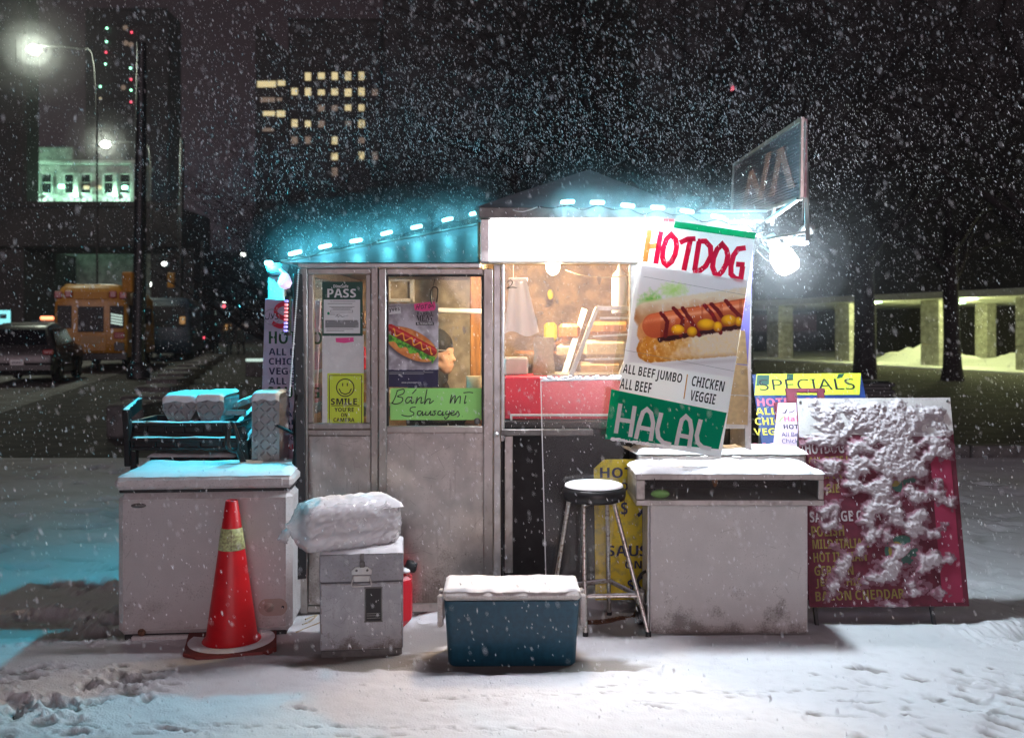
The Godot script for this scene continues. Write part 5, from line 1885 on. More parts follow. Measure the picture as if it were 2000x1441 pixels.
func vendor() -> void:
	# stands behind the door, facing right, head a little bowed
	var hc := P(857, 693, 5.82)
	var feet := V(hc.x, 0.1, hc.z)
	var t := thing("person", "vendor in black cap and dark coat seen in profile through the door glass", "person", feet)
	var sk := mb()
	var h := hc - feet
	var head := [
		[h + V(-0.02, 0.03, 0), h + V(-0.005, 0.025, 0), 0.083, 0.082],
		[h + V(0.03, 0.02, 0.0), h + V(0.045, -0.06, 0), 0.062, 0.052],
		[h + V(0.045, -0.09, 0), h + V(0.06, -0.094, 0), 0.03, 0.022],
		[h + V(0.02, -0.06, 0.035), h + V(0.05, -0.095, 0.012), 0.032, 0.026],
		[h + V(0.02, -0.06, -0.035), h + V(0.05, -0.095, -0.012), 0.032, 0.026],
		[h + V(0.078, 0.012, 0), h + V(0.102, -0.03, 0), 0.011, 0.0125],
		[h + V(0.082, -0.032, 0.011), h + V(0.082, -0.032, -0.011), 0.011, 0.011],
		[h + V(0.077, -0.058, 0.014), h + V(0.077, -0.058, -0.014), 0.009, 0.009],
		[h + V(0.075, -0.07, 0.012), h + V(0.075, -0.07, -0.012), 0.009, 0.009],
		[h + V(0.066, 0.03, 0.026), h + V(0.066, 0.03, -0.026), 0.022, 0.022],
		[h + V(0.045, -0.022, 0.04), h + V(0.045, -0.032, 0.037), 0.024, 0.022],
		[h + V(0.045, -0.022, -0.04), h + V(0.045, -0.032, -0.037), 0.024, 0.022],
		[h + V(-0.01, 0.0, 0.082), h + V(-0.016, -0.04, 0.078), 0.017, 0.012],
		[h + V(-0.01, 0.0, -0.082), h + V(-0.016, -0.04, -0.078), 0.017, 0.012],
		[h + V(-0.03, -0.05, 0), h + V(-0.05, -0.17, 0), 0.06, 0.062]]
	skin(sk, head, 0.005, 0.012)
	# coat, arms reaching down to the worktop, legs
	var sh := h + V(-0.06, -0.2, 0)
	var hip := V(-0.05, 0.78, 0)
	var body := []
	for s in [-1.0, 1.0]:
		body += [[sh + V(0, 0, 0.06 * s), sh + V(-0.01, -0.03, 0.165 * s), 0.075, 0.068],
			[sh + V(-0.01, -0.03, 0.165 * s), sh + V(0.06, -0.27, 0.2 * s), 0.062, 0.05],
			[sh + V(0.06, -0.27, 0.2 * s), sh + V(0.27, -0.22, 0.13 * s), 0.048, 0.036],
			[sh + V(-0.01, -0.12, 0.07 * s), hip + V(0, 0.05, 0.07 * s), 0.12, 0.125],
			[hip + V(0, -0.02, 0.085 * s), V(-0.02, 0.42, 0.09 * s), 0.095, 0.062],
			[V(-0.02, 0.42, 0.09 * s), V(-0.05, 0.08, 0.09 * s), 0.06, 0.045],
			[V(-0.06, 0.045, 0.09 * s), V(0.1, 0.035, 0.1 * s), 0.042, 0.036]]
	body += [[h + V(-0.06, -0.14, 0), h + V(-0.05, -0.115, 0), 0.095, 0.082], [h + V(-0.03, -0.155, 0), h + V(0.0, -0.14, 0), 0.07, 0.06]]
	var cs := mb()
	skin(cs, body, 0.016, 0.035)
	for s in [-1.0, 1.0]:
		skin(sk, hand(sh + V(0.335, -0.215, 0.12 * s), V(0.95, -0.2, -0.15 * s).normalized(), V(0.1, 0.25, -s).normalized()), 0.006, 0.008)
	obj("body", sk, M.skin, t)
	obj("coat", cs, M.coat_black, t)
	var cap := mb()
	skin(cap, [[h + V(-0.025, 0.055, 0), h + V(0.0, 0.06, 0), 0.092, 0.09], [h + V(-0.02, 0.09, 0), h + V(-0.02, 0.1, 0), 0.075, 0.072], [h + V(-0.06, 0.03, 0), h + V(-0.03, 0.03, 0), 0.07, 0.07]], 0.008, 0.02)
	obj("knit_cap", cap, M.coat_black, t)
	cap = mb()
	lathe(cap, [Vector2(0.094, 0.024), Vector2(0.098, 0.028), Vector2(0.096, 0.032)], 24, Transform3D(Basis(Vector3.BACK, -0.12), h + V(-0.012, 0.01, 0)))
	obj("cap_edge", cap, M.grey_ink, t)
	t.rotation.y = -0.3
	for s in [-1.0, 1.0]:
		var e := mb()
		ball(e, h + V(0.077, 0.008, 0.03 * s), Vector3.ONE * 0.009, 8)
		obj("eye", e, M.ink, t)

# distant walkers share one body in mid step
func walkers() -> void:
	var bones := []
	for s in [-1.0, 1.0]:
		bones += [[V(0.07 * s, 1.38, 0), V(0.19 * s, 1.36, 0), 0.09, 0.085], [V(0.2 * s, 1.34, 0), V(0.25 * s, 1.06, 0.06 * s), 0.075, 0.06], [V(0.25 * s, 1.06, 0.06 * s), V(0.22 * s, 0.84, 0.1 * s), 0.06, 0.045],
			[V(0.08 * s, 1.3, 0), V(0.1 * s, 0.8, 0), 0.14, 0.16], [V(0.1 * s, 0.85, 0), V(0.1 * s, 0.47, -0.12 * s), 0.11, 0.07], [V(0.1 * s, 0.47, -0.12 * s), V(0.1 * s, 0.1, -0.16 * s + 0.06), 0.07, 0.05], [V(0.1 * s, 0.05, -0.16 * s + 0.08), V(0.11 * s, 0.04, -0.16 * s - 0.1), 0.045, 0.04]]
		bones += hand(V(0.215 * s, 0.77, 0.11 * s), V(-0.1 * s, -1, 0.1).normalized(), V(0, 0.1, -1).normalized())
	bones += [[V(0, 1.4, 0), V(0, 1.5, -0.01), 0.07, 0.065], [V(0, 1.6, 0), V(0, 1.66, 0), 0.1, 0.1], [V(0, 1.58, -0.05), V(0, 1.55, -0.06), 0.06, 0.05]]
	var st := mb()
	skin(st, bones, 0.022, 0.03)
	var first: Node3D
	for k in [[420, 690, 0.2, "walker in dark hooded coat left of the group far down the pavement"], [447, 694, 0.35, "tallest of the dark coated walkers far down the pavement"], [470, 692, 2.9, "rightmost dark walker, nearest the glowing strip, down the pavement"]]:
		var at := G(k[0], k[1])
		var t := thing("person", k[3], "person", at, k[2], "walkers far down the pavement")
		obj("body", st if first == null else (first.get_node("body") as MeshInstance3D).mesh, M.coat_black, t)
		if first == null:
			first = t

# ---------- things round the stall ----------
func freezer() -> void:
	var t := thing("chest_freezer", "white chest freezer with snowy lid left of the stall", "freezer", G(400, 1249), 0.09)
	var w := 0.43
	var st := mb()
	box(st, V(-w, 0.025, -0.5), V(w, 0.74, 0), 0.03)
	obj("body", st, M.white_enamel, t)
	st = mb()
	box(st, V(-w + 0.03, 0.0, -0.46), V(w - 0.03, 0.03, -0.02), 0.004)
	obj("plinth", st, M.black, t)
	worn("freezer_sheet", [0.48, 0.445, 0.445], 400, 330, 71, {"mud": 0.35, "runs": 0.12, "specks": 0.6, "cloud": 0.05, "rust": 0.25})
	picture("front_sheet", t, Vector2(-w + 0.031, 0.708), Vector2(w - 0.031, 0.057), 0.0006, M.freezer_sheet)
	st = mb()
	box(st, V(-w + 0.006, 0.741, -0.49), V(w - 0.006, 0.757, -0.012), 0.004)
	obj("seal", st, M.black, t)
	st = mb()
	box(st, V(-w - 0.012, 0.758, -0.51), V(w + 0.008, 0.822, 0.014), 0.02)
	var lid := obj("lid", st, M.white_enamel, t)
	st = mb()
	box(st, V(-w + 0.05, 0.77, 0.013), V(w - 0.045, 0.812, 0.019), 0.004)
	obj("lid_grip", st, M.white_enamel, lid)
	st = mb()
	snow_pad(st, V(-w + 0.0, 0.82, 0.002), V(2 * w - 0.005, 0, 0), V(0, 0, -0.5), 0.02, 3)
	obj("snow", st, M.snow, lid)
	st = mb()
	lathe(st, [Vector2(1.0, 0), Vector2(0.95, 0.003), Vector2(0, 0.004)], 24, Transform3D(Basis(V(0.038, 0, 0), V(0, 0, 1), V(0, 0.012, 0)), V(-0.325, 0.68, 0)))
	obj("badge", st, M.steel_dark, t)
	st = mb()
	var pl := PackedVector2Array()
	for k in 24:
		var a := TAU * k / 24.0
		pl.append(Vector2(0.335 + 0.03 * signf(cos(a)) + 0.042 * cos(a), 0.155 + 0.044 * sin(a)))
	prism(st, pl, -0.002, 0.004)
	var cp := obj("control_plate", st, mk("beige_plastic", [0.33, 0.25, 0.22], 0.5), t)
	st = mb()
	lathe(st, [Vector2(0.024, 0.004), Vector2(0.022, 0.014), Vector2(0, 0.014)], 20, Transform3D(Basis(Vector3.RIGHT, PI / 2), V(0.316, 0.155, 0)))
	cbox(st, V(0.316, 0.155, 0.017), V(0.036, 0.008, 0.008), 0.002, Transform3D(Basis(Vector3.BACK, 0.6), V(0.316, 0.155, 0)) * Transform3D(Basis(), V(-0.316, -0.155, 0)))
	obj("knob", st, M.beige_plastic, cp)
	st = mb()
	ball(st, V(0.385, 0.155, 0.004), V(0.007, 0.007, 0.004), 10)
	obj("lamp_lens", st, M.black, cp)
	st = mb()
	lathe(st, [Vector2(0.02, 0), Vector2(0.018, 0.004), Vector2(0.009, 0.002), Vector2(0, 0.002)], 14, Transform3D(Basis(Vector3.RIGHT, PI / 2), V(-0.31, 0.045, 0)))
	obj("drain_plug", st, M.rust, t)
	st = mb()
	box(st, V(-0.36, 0.004, -0.02), V(0.02, 0.026, 0.006), 0.004)
	obj("skirt", st, M.white_enamel, t)

func trailer_rack() -> void:
	# black two-tier plastic rack behind the freezer
	var t := thing("plastic_rack", "black two tier plastic rack behind the chest freezer", "rack", G(370, 1190))
	var bars := func(y0: float, y1: float, x0: float, x1: float, d: float, dep: float, ribs: int) -> void:
		var lo := P(x0, y1, d); var hi := P(x1, y0, d)
		var a := V(lo.x, lo.y, lo.z); var b := V(hi.x, hi.y, lo.z)
		var st := mb()
		box(st, V(a.x, a.y, a.z - 0.02), V(b.x, a.y + 0.018, a.z), 0.003)
		box(st, V(a.x, b.y - 0.02, a.z - 0.02), V(b.x, b.y, a.z + 0.002), 0.003)
		objw("front_rail", st, M.black_plastic, t)
		st = mb()
		for k in ribs:
			var x := lerpf(a.x + 0.01, b.x - 0.01, k / float(ribs - 1))
			cbox(st, V(x, (a.y + b.y) / 2, a.z - 0.012), V(0.014, b.y - a.y - 0.03, 0.018), 0.002)
		box(st, V(a.x, a.y, a.z - 0.03), V(b.x, b.y, a.z - 0.022), 0.0)
		objw("ribs", st, M.black_plastic, t)
		for x in [a.x, b.x - 0.03]:
			st = mb()
			box(st, V(x, a.y, a.z - dep), V(x + 0.03, b.y + 0.004, a.z - 0.021), 0.004)
			objw("side", st, M.black_plastic, t)
		st = mb()
		box(st, V(a.x + 0.03, a.y, a.z - dep), V(b.x - 0.03, a.y + 0.012, a.z - 0.031), 0.0)
		objw("tray", st, M.black_plastic, t)
		st = mb()
		box(st, V(a.x, b.y - 0.03, a.z - dep), V(b.x, b.y + 0.006, a.z - dep + 0.02), 0.004)
		objw("back_rail", st, M.black_plastic, t)
		st = mb()
		snow_pad(st, V(a.x + 0.01, b.y + 0.001, a.z - 0.001), V(b.x - a.x - 0.02, 0, 0), V(0, 0, -0.03), 0.009, int(x0), 30, 4)
		snow_pad(st, V(a.x + 0.03, a.y + 0.013, a.z - 0.035), V(b.x - a.x - 0.06, 0, 0), V(0, 0, -dep + 0.06), 0.025, int(x1), 26, 10)
		objw("snow", st, M.snow, t)
	bars.call(826, 851, 243, 470, 5.25, 0.42, 7)
	bars.call(856, 880, 253, 478, 5.2, 0.38, 6)
	for k in [[247, 800, 251, 910], [470, 832, 482, 905]]:
		var st := mb()
		bar(st, P(k[0], k[1], 5.22), P(k[2], k[3], 5.22), 0.035, 0.05)
		objw("upright", st, M.black_plastic, t)
	for k in [[243, 812, 5.24, 272, 788, 5.62], [455, 848, 5.24, 498, 800, 5.7], [478, 872, 5.2, 505, 832, 5.6]]:
		var st := mb()
		bar(st, P(k[0], k[1], k[2]), P(k[3], k[4], k[5]), 0.03, 0.07)
		objw("arm", st, M.black_plastic, t)
		st = mb()
		var a := P(k[0], k[1], k[2]) + V(-0.012, 0.034, 0); var b := P(k[3], k[4], k[5]) + V(-0.012, 0.034, 0)
		snow_pad(st, a, b - a, V(0.026, 0, 0), 0.008, 7, 14, 4)
		objw("snow", st, M.snow, t)
	# support under it down to the ground
	var s2 := mb()
	for x in [262.0, 470.0]:
		for d in [5.23, 5.56]:
			var q := P(x, 880, d)
			box(s2, V(q.x - 0.018, -0.01, q.z - 0.018), V(q.x + 0.018, q.y, q.z + 0.018), 0.003)
	objw("legs_frame", s2, M.black_plastic, t)
	# diamond plate fenders
	var fend := func(x0: float, x1: float, yt: float, yb: float, d: float, dep: float, label: String, chamfer: float) -> void:
		var a := P(x0, yb, d); var b := P(x1, yt, d)
		var f := thing("diamond_plate_fender", label, "fender", V((a.x + b.x) / 2, a.y, a.z), 0.0, "diamond plate fenders behind the freezer")
		var w: float = (b.x - a.x) / 2
		var h: float = b.y - a.y
		var prof := PackedVector2Array([Vector2(-w + chamfer, 0), Vector2(w - chamfer, 0), Vector2(w, h * 0.45 if chamfer > 0 else 0.01), Vector2(w, h - 0.02), Vector2(w - 0.02, h), Vector2(-w + 0.02, h), Vector2(-w, h - 0.02), Vector2(-w, h * 0.45 if chamfer > 0 else 0.01)])
		var st := mb()
		prism(st, prof, -dep, 0.0)
		obj("plate", st, M.diamond_plate, f)
		# snow rounded over the front edge
		st = mb()
		sheet(st, 16, 14, func(u: float, v: float) -> Vector3:
			var a2 := lerpf(-0.04, dep, v)
			var drop := 0.0
			if v < 0.3:
				drop = pow((0.3 - v) / 0.3, 2) * minf(0.055, h * 0.4)
			var e := minf(u, 1 - u)
			var k := sqrt(clampf(e / 0.12, 0, 1))
			return V(lerpf(-w, w, u), h + 0.002 + 0.016 * k - drop * (0.9 + 0.1 * sin(u * 11.0)), 0.012 * (1 - v) * k - maxf(a2, -0.002 - 0.004 * k) if v > 0.2 else 0.004 + 0.012 * k), Vector3(0, 1, 0.5))
		obj("snow", st, M.snow, f)
	fend.call(317, 382, 774, 824, 5.38, 0.3, "left of two diamond plate fenders capped with snow on the rack", 0.04)
	fend.call(383, 437, 772, 824, 5.37, 0.3, "right of two diamond plate fenders capped with snow on the rack", 0.03)
	fend.call(491, 545, 770, 905, 5.2, 0.22, "tall diamond plate fender with snowy top beside the left sign", 0.0)
	# long bright rail between fenders
	var st3 := mb()
	bar(st3, P(437, 800, 5.6), P(492, 778, 5.7), 0.03, 0.04)
	bar(st3, P(440, 806, 5.45), P(480, 805, 5.45), 0.03, 0.03)
	tag(obj("steel_channel", st3, M.diamond_plate), "steel channel lying between the diamond plate fenders", "steel bar")
	# shovel with a D grip
	var sv := thing("snow_shovel", "black D handled shovel leaning behind the freezer lid", "shovel", G(478, 1180))
	var st4 := mb()
	tube(st4, smooth_path([P(446, 829, 5.0), P(455, 829, 4.98), P(466, 862, 4.98), P(464, 878, 4.99)], 4), 0.011, 8)
	tube(st4, smooth_path([P(446, 829, 5.0), P(444, 868, 5.0), P(454, 880, 5.0), P(464, 878, 4.99)], 4), 0.014, 8)
	objw("grip", st4, M.black_plastic, sv)
	st4 = mb()
	tube(st4, [P(463, 876, 4.99), P(500, 960, 5.12), P(545, 1130, 5.3)], [0.017, 0.015, 0.015], 10)
	objw("shaft", st4, M.black_plastic, sv)
	st4 = mb()
	cbox(st4, P(549, 1150, 5.3), V(0.2, 0.22, 0.02), 0.006)
	objw("blade", st4, M.black_plastic, sv)
	# box lid with snow under the rack
	var b5 := thing("storage_box", "low box with bluish snow on top directly behind the freezer", "box", G(380, 1195))
	var st5 := mb()
	var lo := P(290, 905, 5.3); var hi := P(462, 893, 5.3)
	box(st5, V(lo.x, -0.01, lo.z - 0.3), V(hi.x, hi.y, lo.z), 0.01)
	objw("body", st5, M.black_plastic, b5)
	st5 = mb()
	snow_pad(st5, V(lo.x - 0.01, hi.y, lo.z + 0.01), V(hi.x - lo.x, 0, 0), V(0, 0, -0.32), 0.02, 8)
	objw("snow", st5, M.snow, b5)

func cone() -> void:
	var t := thing("traffic_cone", "orange red traffic cone with one reflective collar before the freezer", "traffic cone", G(452, 1260), 0.25)
	var st := mb()
	var poly := PackedVector2Array()
	for k in 4:
		var a := PI / 2 * k
		for s in [[0.215, -0.15], [0.215, 0.15]]:
			poly.append(Vector2(s[0], s[1]).rotated(a))
	prism(st, poly, 0.0, 0.028, Transform3D(Basis(Vector3.RIGHT, -PI / 2), V(0, 0.0, 0)))
	obj("base", st, M.rubber_red, t)
	st = mb()
	var r := func(h: float) -> float: return lerpf(0.13, 0.03, h / 0.715)
	lathe(st, [Vector2(0.142, 0.028), Vector2(0.138, 0.036), Vector2(r.call(0.05), 0.05), Vector2(r.call(0.49), 0.49)], 36)
	lathe(st, [Vector2(r.call(0.49), 0.49), Vector2(r.call(0.715), 0.715), Vector2(0.026, 0.718), Vector2(0.022, 0.7), Vector2(0.02, 0.6)], 36)
	obj("body", st, M.cone_red, t)
	st = mb()
	lathe(st, [Vector2(r.call(0.478) + 0.001, 0.478), Vector2(r.call(0.48) + 0.003, 0.48), Vector2(r.call(0.582) + 0.003, 0.582), Vector2(r.call(0.584) + 0.001, 0.584)], 36)
	var c := obj("collar", st, M.reflective, t)
	st = mb()
	bar(st, V(0.0, 0.481, r.call(0.481) + 0.0035), V(0.0, 0.581, r.call(0.581) + 0.0035), 0.005, 0.002, Vector3.RIGHT)
	obj("seam", st, M.rust, c)
	st = mb()
	sheet(st, 22, 8, func(u: float, v: float) -> Vector3:
		var a := lerpf(-1.2, 3.6, u)
		var rr := lerpf(0.142, 0.208, v)
		return V(cos(a) * rr, 0.029 + 0.012 * sin(v * PI) * sin(u * PI), sin(a) * rr * 0.98), Vector3.UP)
	obj("snow", st, M.snow, t)

func toolbox() -> void:
	var t := thing("metal_toolbox", "grey galvanised metal box with latch and a dark slot", "tool box", G(706, 1281), 0.115)
	var w := 0.197
	var st := mb()
	box(st, V(-w, 0.03, -0.34), V(w, 0.352, 0), 0.004)
	obj("body", st, M.galvanised, t)
	st = mb()
	box(st, V(-w + 0.005, -0.01, -0.335), V(w - 0.005, 0.03, -0.004), 0.003)
	obj("base_strip", st, M.steel_dark, t)
	worn("tin_sheet", [0.36, 0.365, 0.385], 260, 220, 73, {"mud": 0.75, "runs": 0.35, "specks": 0.8, "cloud": 0.14, "rust": 0.7, "metal": 0.3, "scratches": 40})
	picture("front_sheet", t, Vector2(-w + 0.005, 0.347), Vector2(w - 0.005, 0.035), 0.0006, M.tin_sheet)
	st = mb()
	box(st, V(-w - 0.002, 0.355, -0.342), V(w + 0.002, 0.488, 0.003), 0.005)
	var lid := obj("lid", st, M.galvanised, t)
	st = mb()
	snow_pad(st, V(-w, 0.488, 0.0), V(2 * w, 0, 0), V(0, 0, -0.34), 0.016, 5)
	obj("snow", st, M.snow, lid)
	# hasp
	st = mb()
	box(st, V(-0.006, 0.44, 0.004), V(0.012, 0.492, 0.01), 0.002)
	box(st, V(-0.009, 0.425, 0.004), V(0.015, 0.455, 0.014), 0.003)
	obj("hasp", st, M.steel_dark, lid)
	st = mb()
	prism(st, PackedVector2Array([Vector2(-0.045, 0.392), Vector2(0.047, 0.392), Vector2(0.049, 0.412), Vector2(0.03, 0.428), Vector2(-0.028, 0.428), Vector2(-0.047, 0.412)]), 0.003, 0.012)
	obj("latch_plate", st, M.steel_bright, lid)
	st = mb()
	for x in [-0.024, 0.027]:
		ball(st, V(x, 0.412, 0.012), V(0.006, 0.006, 0.003), 8)
	obj("rivets", st, M.steel_dark, lid)
	st = mb()
	tube(st, [V(-0.036, 0.384, 0.01), V(0.038, 0.384, 0.01), V(0.047, 0.35, 0.016), V(0.044, 0.339, 0.018), V(-0.043, 0.339, 0.018), V(-0.047, 0.35, 0.016), V(-0.036, 0.384, 0.01)], 0.004, 8)
	box(st, V(-0.036, 0.356, 0.001), V(0.037, 0.386, 0.006), 0.002)
	obj("handle", st, M.steel_bright, t)
	# slot cut in the front with a frame of bent tin, seen black inside
	st = mb()
	box(st, V(0.018, 0.165, -0.001), V(0.094, 0.325, 0.0018), 0.0)
	var slot := obj("slot", st, M.black, t)
	st = mb()
	for k in [[0.014, 0.163, 0.02, 0.327], [0.092, 0.163, 0.098, 0.327], [0.012, 0.161, 0.1, 0.167], [0.012, 0.323, 0.1, 0.329]]:
		box(st, V(k[0], k[1], 0.0005), V(k[2], k[3], 0.005), 0.001)
	obj("slot_rim", st, M.steel_dark, slot)
	st = mb()
	for y in [0.178, 0.19, 0.2]:
		box(st, V(0.024, y, 0.0016), V(0.088, y + 0.004, 0.003), 0.0)
	obj("slot_bars", st, M.steel_dark, slot)
	# wrapped foam boxes lying on top, a little past its left edge
	var o := P(668, 1068, 4.5)
	var b := thing("wrapped_foam_boxes", "white foam food boxes wrapped in clear plastic with snow, on the metal box", "package", V(o.x, 0.505, o.z), 0.5)
	for y in [0.0, 0.066, 0.132]:
		st = mb()
		box(st, V(-0.2, y + 0.008, -0.1), V(0.27, y + 0.068, 0.085), 0.018)
		obj("foam_box", st, M.foam_white, b)
	st = mb()
	for k in 4:
		box(st, V(-0.2035, 0.158, -0.01 + 0.011 * k), V(-0.2, 0.198, -0.004 + 0.011 * k), 0.0)
	obj("label_bars", st, M.ink, b)
	var ns := FastNoiseLite.new()
	ns.seed = 12
	ns.frequency = 7.0
	ns.fractal_octaves = 3
	var shell := func(u: float, v: float, grow: float, crease: float) -> Vector3:
		var a := u * TAU
		var along := lerpf(-0.27, 0.3, v)
		var endk := pow(clampf(1.0 - pow(absf(v * 2 - 1), 5.0), 0, 1), 0.45)
		if v < 0.16:
			endk = lerpf(0.12, 1.0, smoothstep(0.0, 0.16, v)) * 0.95
		var c := cos(a); var s := sin(a)
		var sq := 1.0 / pow(pow(absf(c), 5) + pow(absf(s), 5), 0.2)
		var p := V(along, 0.107 + s * sq * 0.108 * endk, -0.008 + c * sq * 0.108 * endk)
		var n := ns.get_noise_3d(p.x * 1.2, p.y * 3, p.z * 3)
		var fold := 1.0 - absf(n) * 2.0
		return p + V(0.01 * n, s, c).normalized() * (grow + crease * fold * fold)
	# normals of a closed skin: rebuilt outward
	st = mb()
	st.set_smooth_group(0)
	var g := []
	for j in 71:
		var row := []
		for i in 91:
			var p: Vector3 = shell.call(i / 90.0, j / 70.0, 0.004, 0.014)
			p.y = maxf(p.y, 0.003)
			row.append(p)
		g.append(row)
	for j in 70:
		for i in 90:
			quad(st, g[j][i], g[j][i + 1], g[j + 1][i + 1], g[j + 1][i], (g[j][i] + g[j + 1][i + 1]) / 2 - V((g[j][i].x) * 0.96, 0.107, -0.008))
	obj("plastic_wrap", st, M.film, b)
	st = mb()
	tube(st, smooth_path([V(-0.262, 0.1, 0.0), V(-0.28, 0.09, 0.01), V(-0.3, 0.06, 0.02)], 4), [0.016, 0.02, 0.017, 0.02, 0.024, 0.02, 0.026, 0.022, 0.03], 9)
	obj("knot", st, M.film, b)
	st = mb()
	sheet(st, 34, 22, func(u: float, v: float) -> Vector3:
		var x := lerpf(-0.19, 0.285, u); var z := lerpf(0.1, -0.115, v)
		var e := minf(minf(u, 1 - u) * 3.0, minf(v, 1 - v) * 2.0)
		var k := sqrt(clampf(e / 0.5, 0, 1))
		return V(x, 0.212 + 0.026 * k + 0.012 * k * ns.get_noise_2d(x * 2.5, z * 2.5) - (1 - k) * 0.03, z), Vector3.UP)
	obj("snow", st, M.snow, b)
	# red fuel can behind the box
	var gx := G(790, 1232)
	var f := thing("red_fuel_can", "red plastic fuel can half hidden behind the metal box", "fuel can", gx)
	st = mb()
	box(st, V(-0.25, 0.0, -0.16), V(0.028, 0.3, 0.0), 0.045)
	obj("body", st, M.red_plastic, f)
	st = mb()
	lathe(st, [Vector2(0.03, 0.298), Vector2(0.034, 0.31), Vector2(0.03, 0.345), Vector2(0, 0.345)], 16, Transform3D(Basis(Vector3.BACK, -0.3), V(-0.07, 0.01, -0.07)))
	obj("cap", st, M.black, f)
	st = mb()
	tube(st, smooth_path([V(-0.21, 0.29, -0.08), V(-0.19, 0.35, -0.08), V(-0.12, 0.35, -0.08), V(-0.1, 0.29, -0.08)], 4), 0.014, 8)
	obj("handle", st, M.red_plastic, f)
	st = mb()
	ball(st, V(0.0, 0.3, -0.06), V(0.03, 0.016, 0.05), 10)
	obj("snow", st, M.snow_plain, f)

func cooler() -> void:
	var t := thing("cooler_box", "dark blue picnic cooler with white lid under snow, front centre", "cooler", G(1000, 1304), 0.015)
	var st := mb()
	# tapered body
	var ring := func(y: float, hx: float, hz: float, r: float) -> Array:
		var out := []
		for c in [[1, 1, 0], [-1, 1, 1], [-1, -1, 2], [1, -1, 3]]:
			for k in 6:
				var a: float = PI / 2 * (c[2] + k / 5.0)
				out.append(V(c[0] * (hx - r) + cos(a) * r, y, c[1] * (hz - r) + sin(a) * r - 0.13))
		return out
	var levels := [ring.call(0.0, 0.285, 0.11, 0.03), ring.call(0.012, 0.297, 0.12, 0.035), ring.call(0.2, 0.308, 0.126, 0.035), ring.call(0.306, 0.316, 0.13, 0.035)]
	st.set_smooth_group(0)
	for j in 3:
		for i in 24:
			var n := (i + 1) % 24
			quad(st, levels[j][i], levels[j][n], levels[j + 1][n], levels[j + 1][i], levels[j][i] - V(0, levels[j][i].y, -0.13))
	st.set_smooth_group(-1)
	for i in 24:
		tri(st, V(0, 0, -0.13), levels[0][i], levels[0][(i + 1) % 24], Vector3.DOWN)
		tri(st, V(0, 0.306, -0.13), levels[3][i], levels[3][(i + 1) % 24], Vector3.UP)
	obj("body", st, M.cooler_blue, t)
	st = mb()
	box(st, V(-0.322, 0.308, -0.268), V(0.322, 0.35, 0.006), 0.016)
	var lid := obj("lid", st, M.cooler_white, t)
	st = mb()
	snow_pad(st, V(-0.316, 0.348, 0.0), V(0.632, 0, 0), V(0, 0, -0.26), 0.016, 21, 44, 20)
	obj("snow", st, M.snow, lid)
	for s in [-1.0, 1.0]:
		st = mb()
		box(st, V(s * 0.335 - 0.014, 0.17, -0.195), V(s * 0.335 + 0.014, 0.315, -0.165), 0.006)
		box(st, V(s * 0.335 - 0.014, 0.17, -0.095), V(s * 0.335 + 0.014, 0.315, -0.065), 0.006)
		box(st, V(s * 0.338 - 0.012, 0.165, -0.195), V(s * 0.338 + 0.012, 0.195, -0.065), 0.006)
		obj("handle", st, M.cooler_white, t)

func stool() -> void:
	var c := G(1160, 1221)
	var t := thing("bar_stool", "round black stool with chrome legs and snow on its seat", "stool", c)
	var st := mb()
	lathe(st, [Vector2(0, 0.66), Vector2(0.14, 0.66), Vector2(0.163, 0.668), Vector2(0.168, 0.69), Vector2(0.168, 0.715), Vector2(0.15, 0.735), Vector2(0, 0.738)], 36)
	var seat := obj("seat", st, M.black_plastic, t)
	st = mb()
	var ns := FastNoiseLite.new()
	ns.seed = 8
	ns.frequency = 9.0
	var prof := []
	for k in 9:
		var a := k / 8.0
		prof.append(Vector2(0.155 * cos(a * PI / 2) if k < 8 else 0.0, 0.736 + 0.022 * pow(sin(a * PI / 2), 0.6)))
	lathe(st, prof, 32)
	obj("snow", st, M.snow_plain, seat)
	var feet := [V(-0.235, 0, 0.0), V(-0.06, 0, 0.2), V(0.095, 0, -0.13), V(0.26, 0, 0.19)]
	var tops := [V(-0.128, 0.655, 0.0), V(-0.05, 0.655, 0.11), V(0.07, 0.655, -0.11), V(0.1, 0.655, 0.07)]
	var ringp := []
	for k in 4:
		var f: Vector3 = feet[k]
		var p: Vector3 = tops[k]
		st = mb()
		var shoulder := p + V(signf(p.x) * 0.012, -0.03, 0)
		tube(st, smooth_path([p * V(0.5, 1, 0.5), p, shoulder + V(0, -0.02, 0), f + V(0, 0.02, 0)], 5), 0.0115, 10)
		var leg := obj("leg", st, M.chrome, t)
		st = mb()
		lathe(st, [Vector2(0, 0), Vector2(0.015, 0), Vector2(0.014, 0.03), Vector2(0.0116, 0.03)], 10, Transform3D(Basis(), f))
		obj("foot_cap", st, M.black, leg)
		ringp.append(shoulder.lerp(f, 0.68))
	for k in [[0, 1], [1, 3], [3, 2], [2, 0]]:
		st = mb()
		tube(st, [ringp[k[0]], ringp[k[1]]], 0.0105, 8)
		obj("foot_rail", st, M.chrome, t)
		st = mb()
		var n := 18
		var pts := []
		var rs := []
		for i in n + 1:
			pts.append(ringp[k[0]].lerp(ringp[k[1]], 0.06 + 0.88 * i / n) + V(0, 0.009, 0))
			rs.append(0.005 + 0.004 * absf(ns.get_noise_1d(i * 0.5 + k[0] * 7)))
		tube(st, pts, rs, 6)
		obj("rail_snow", st, M.snow_plain, t)

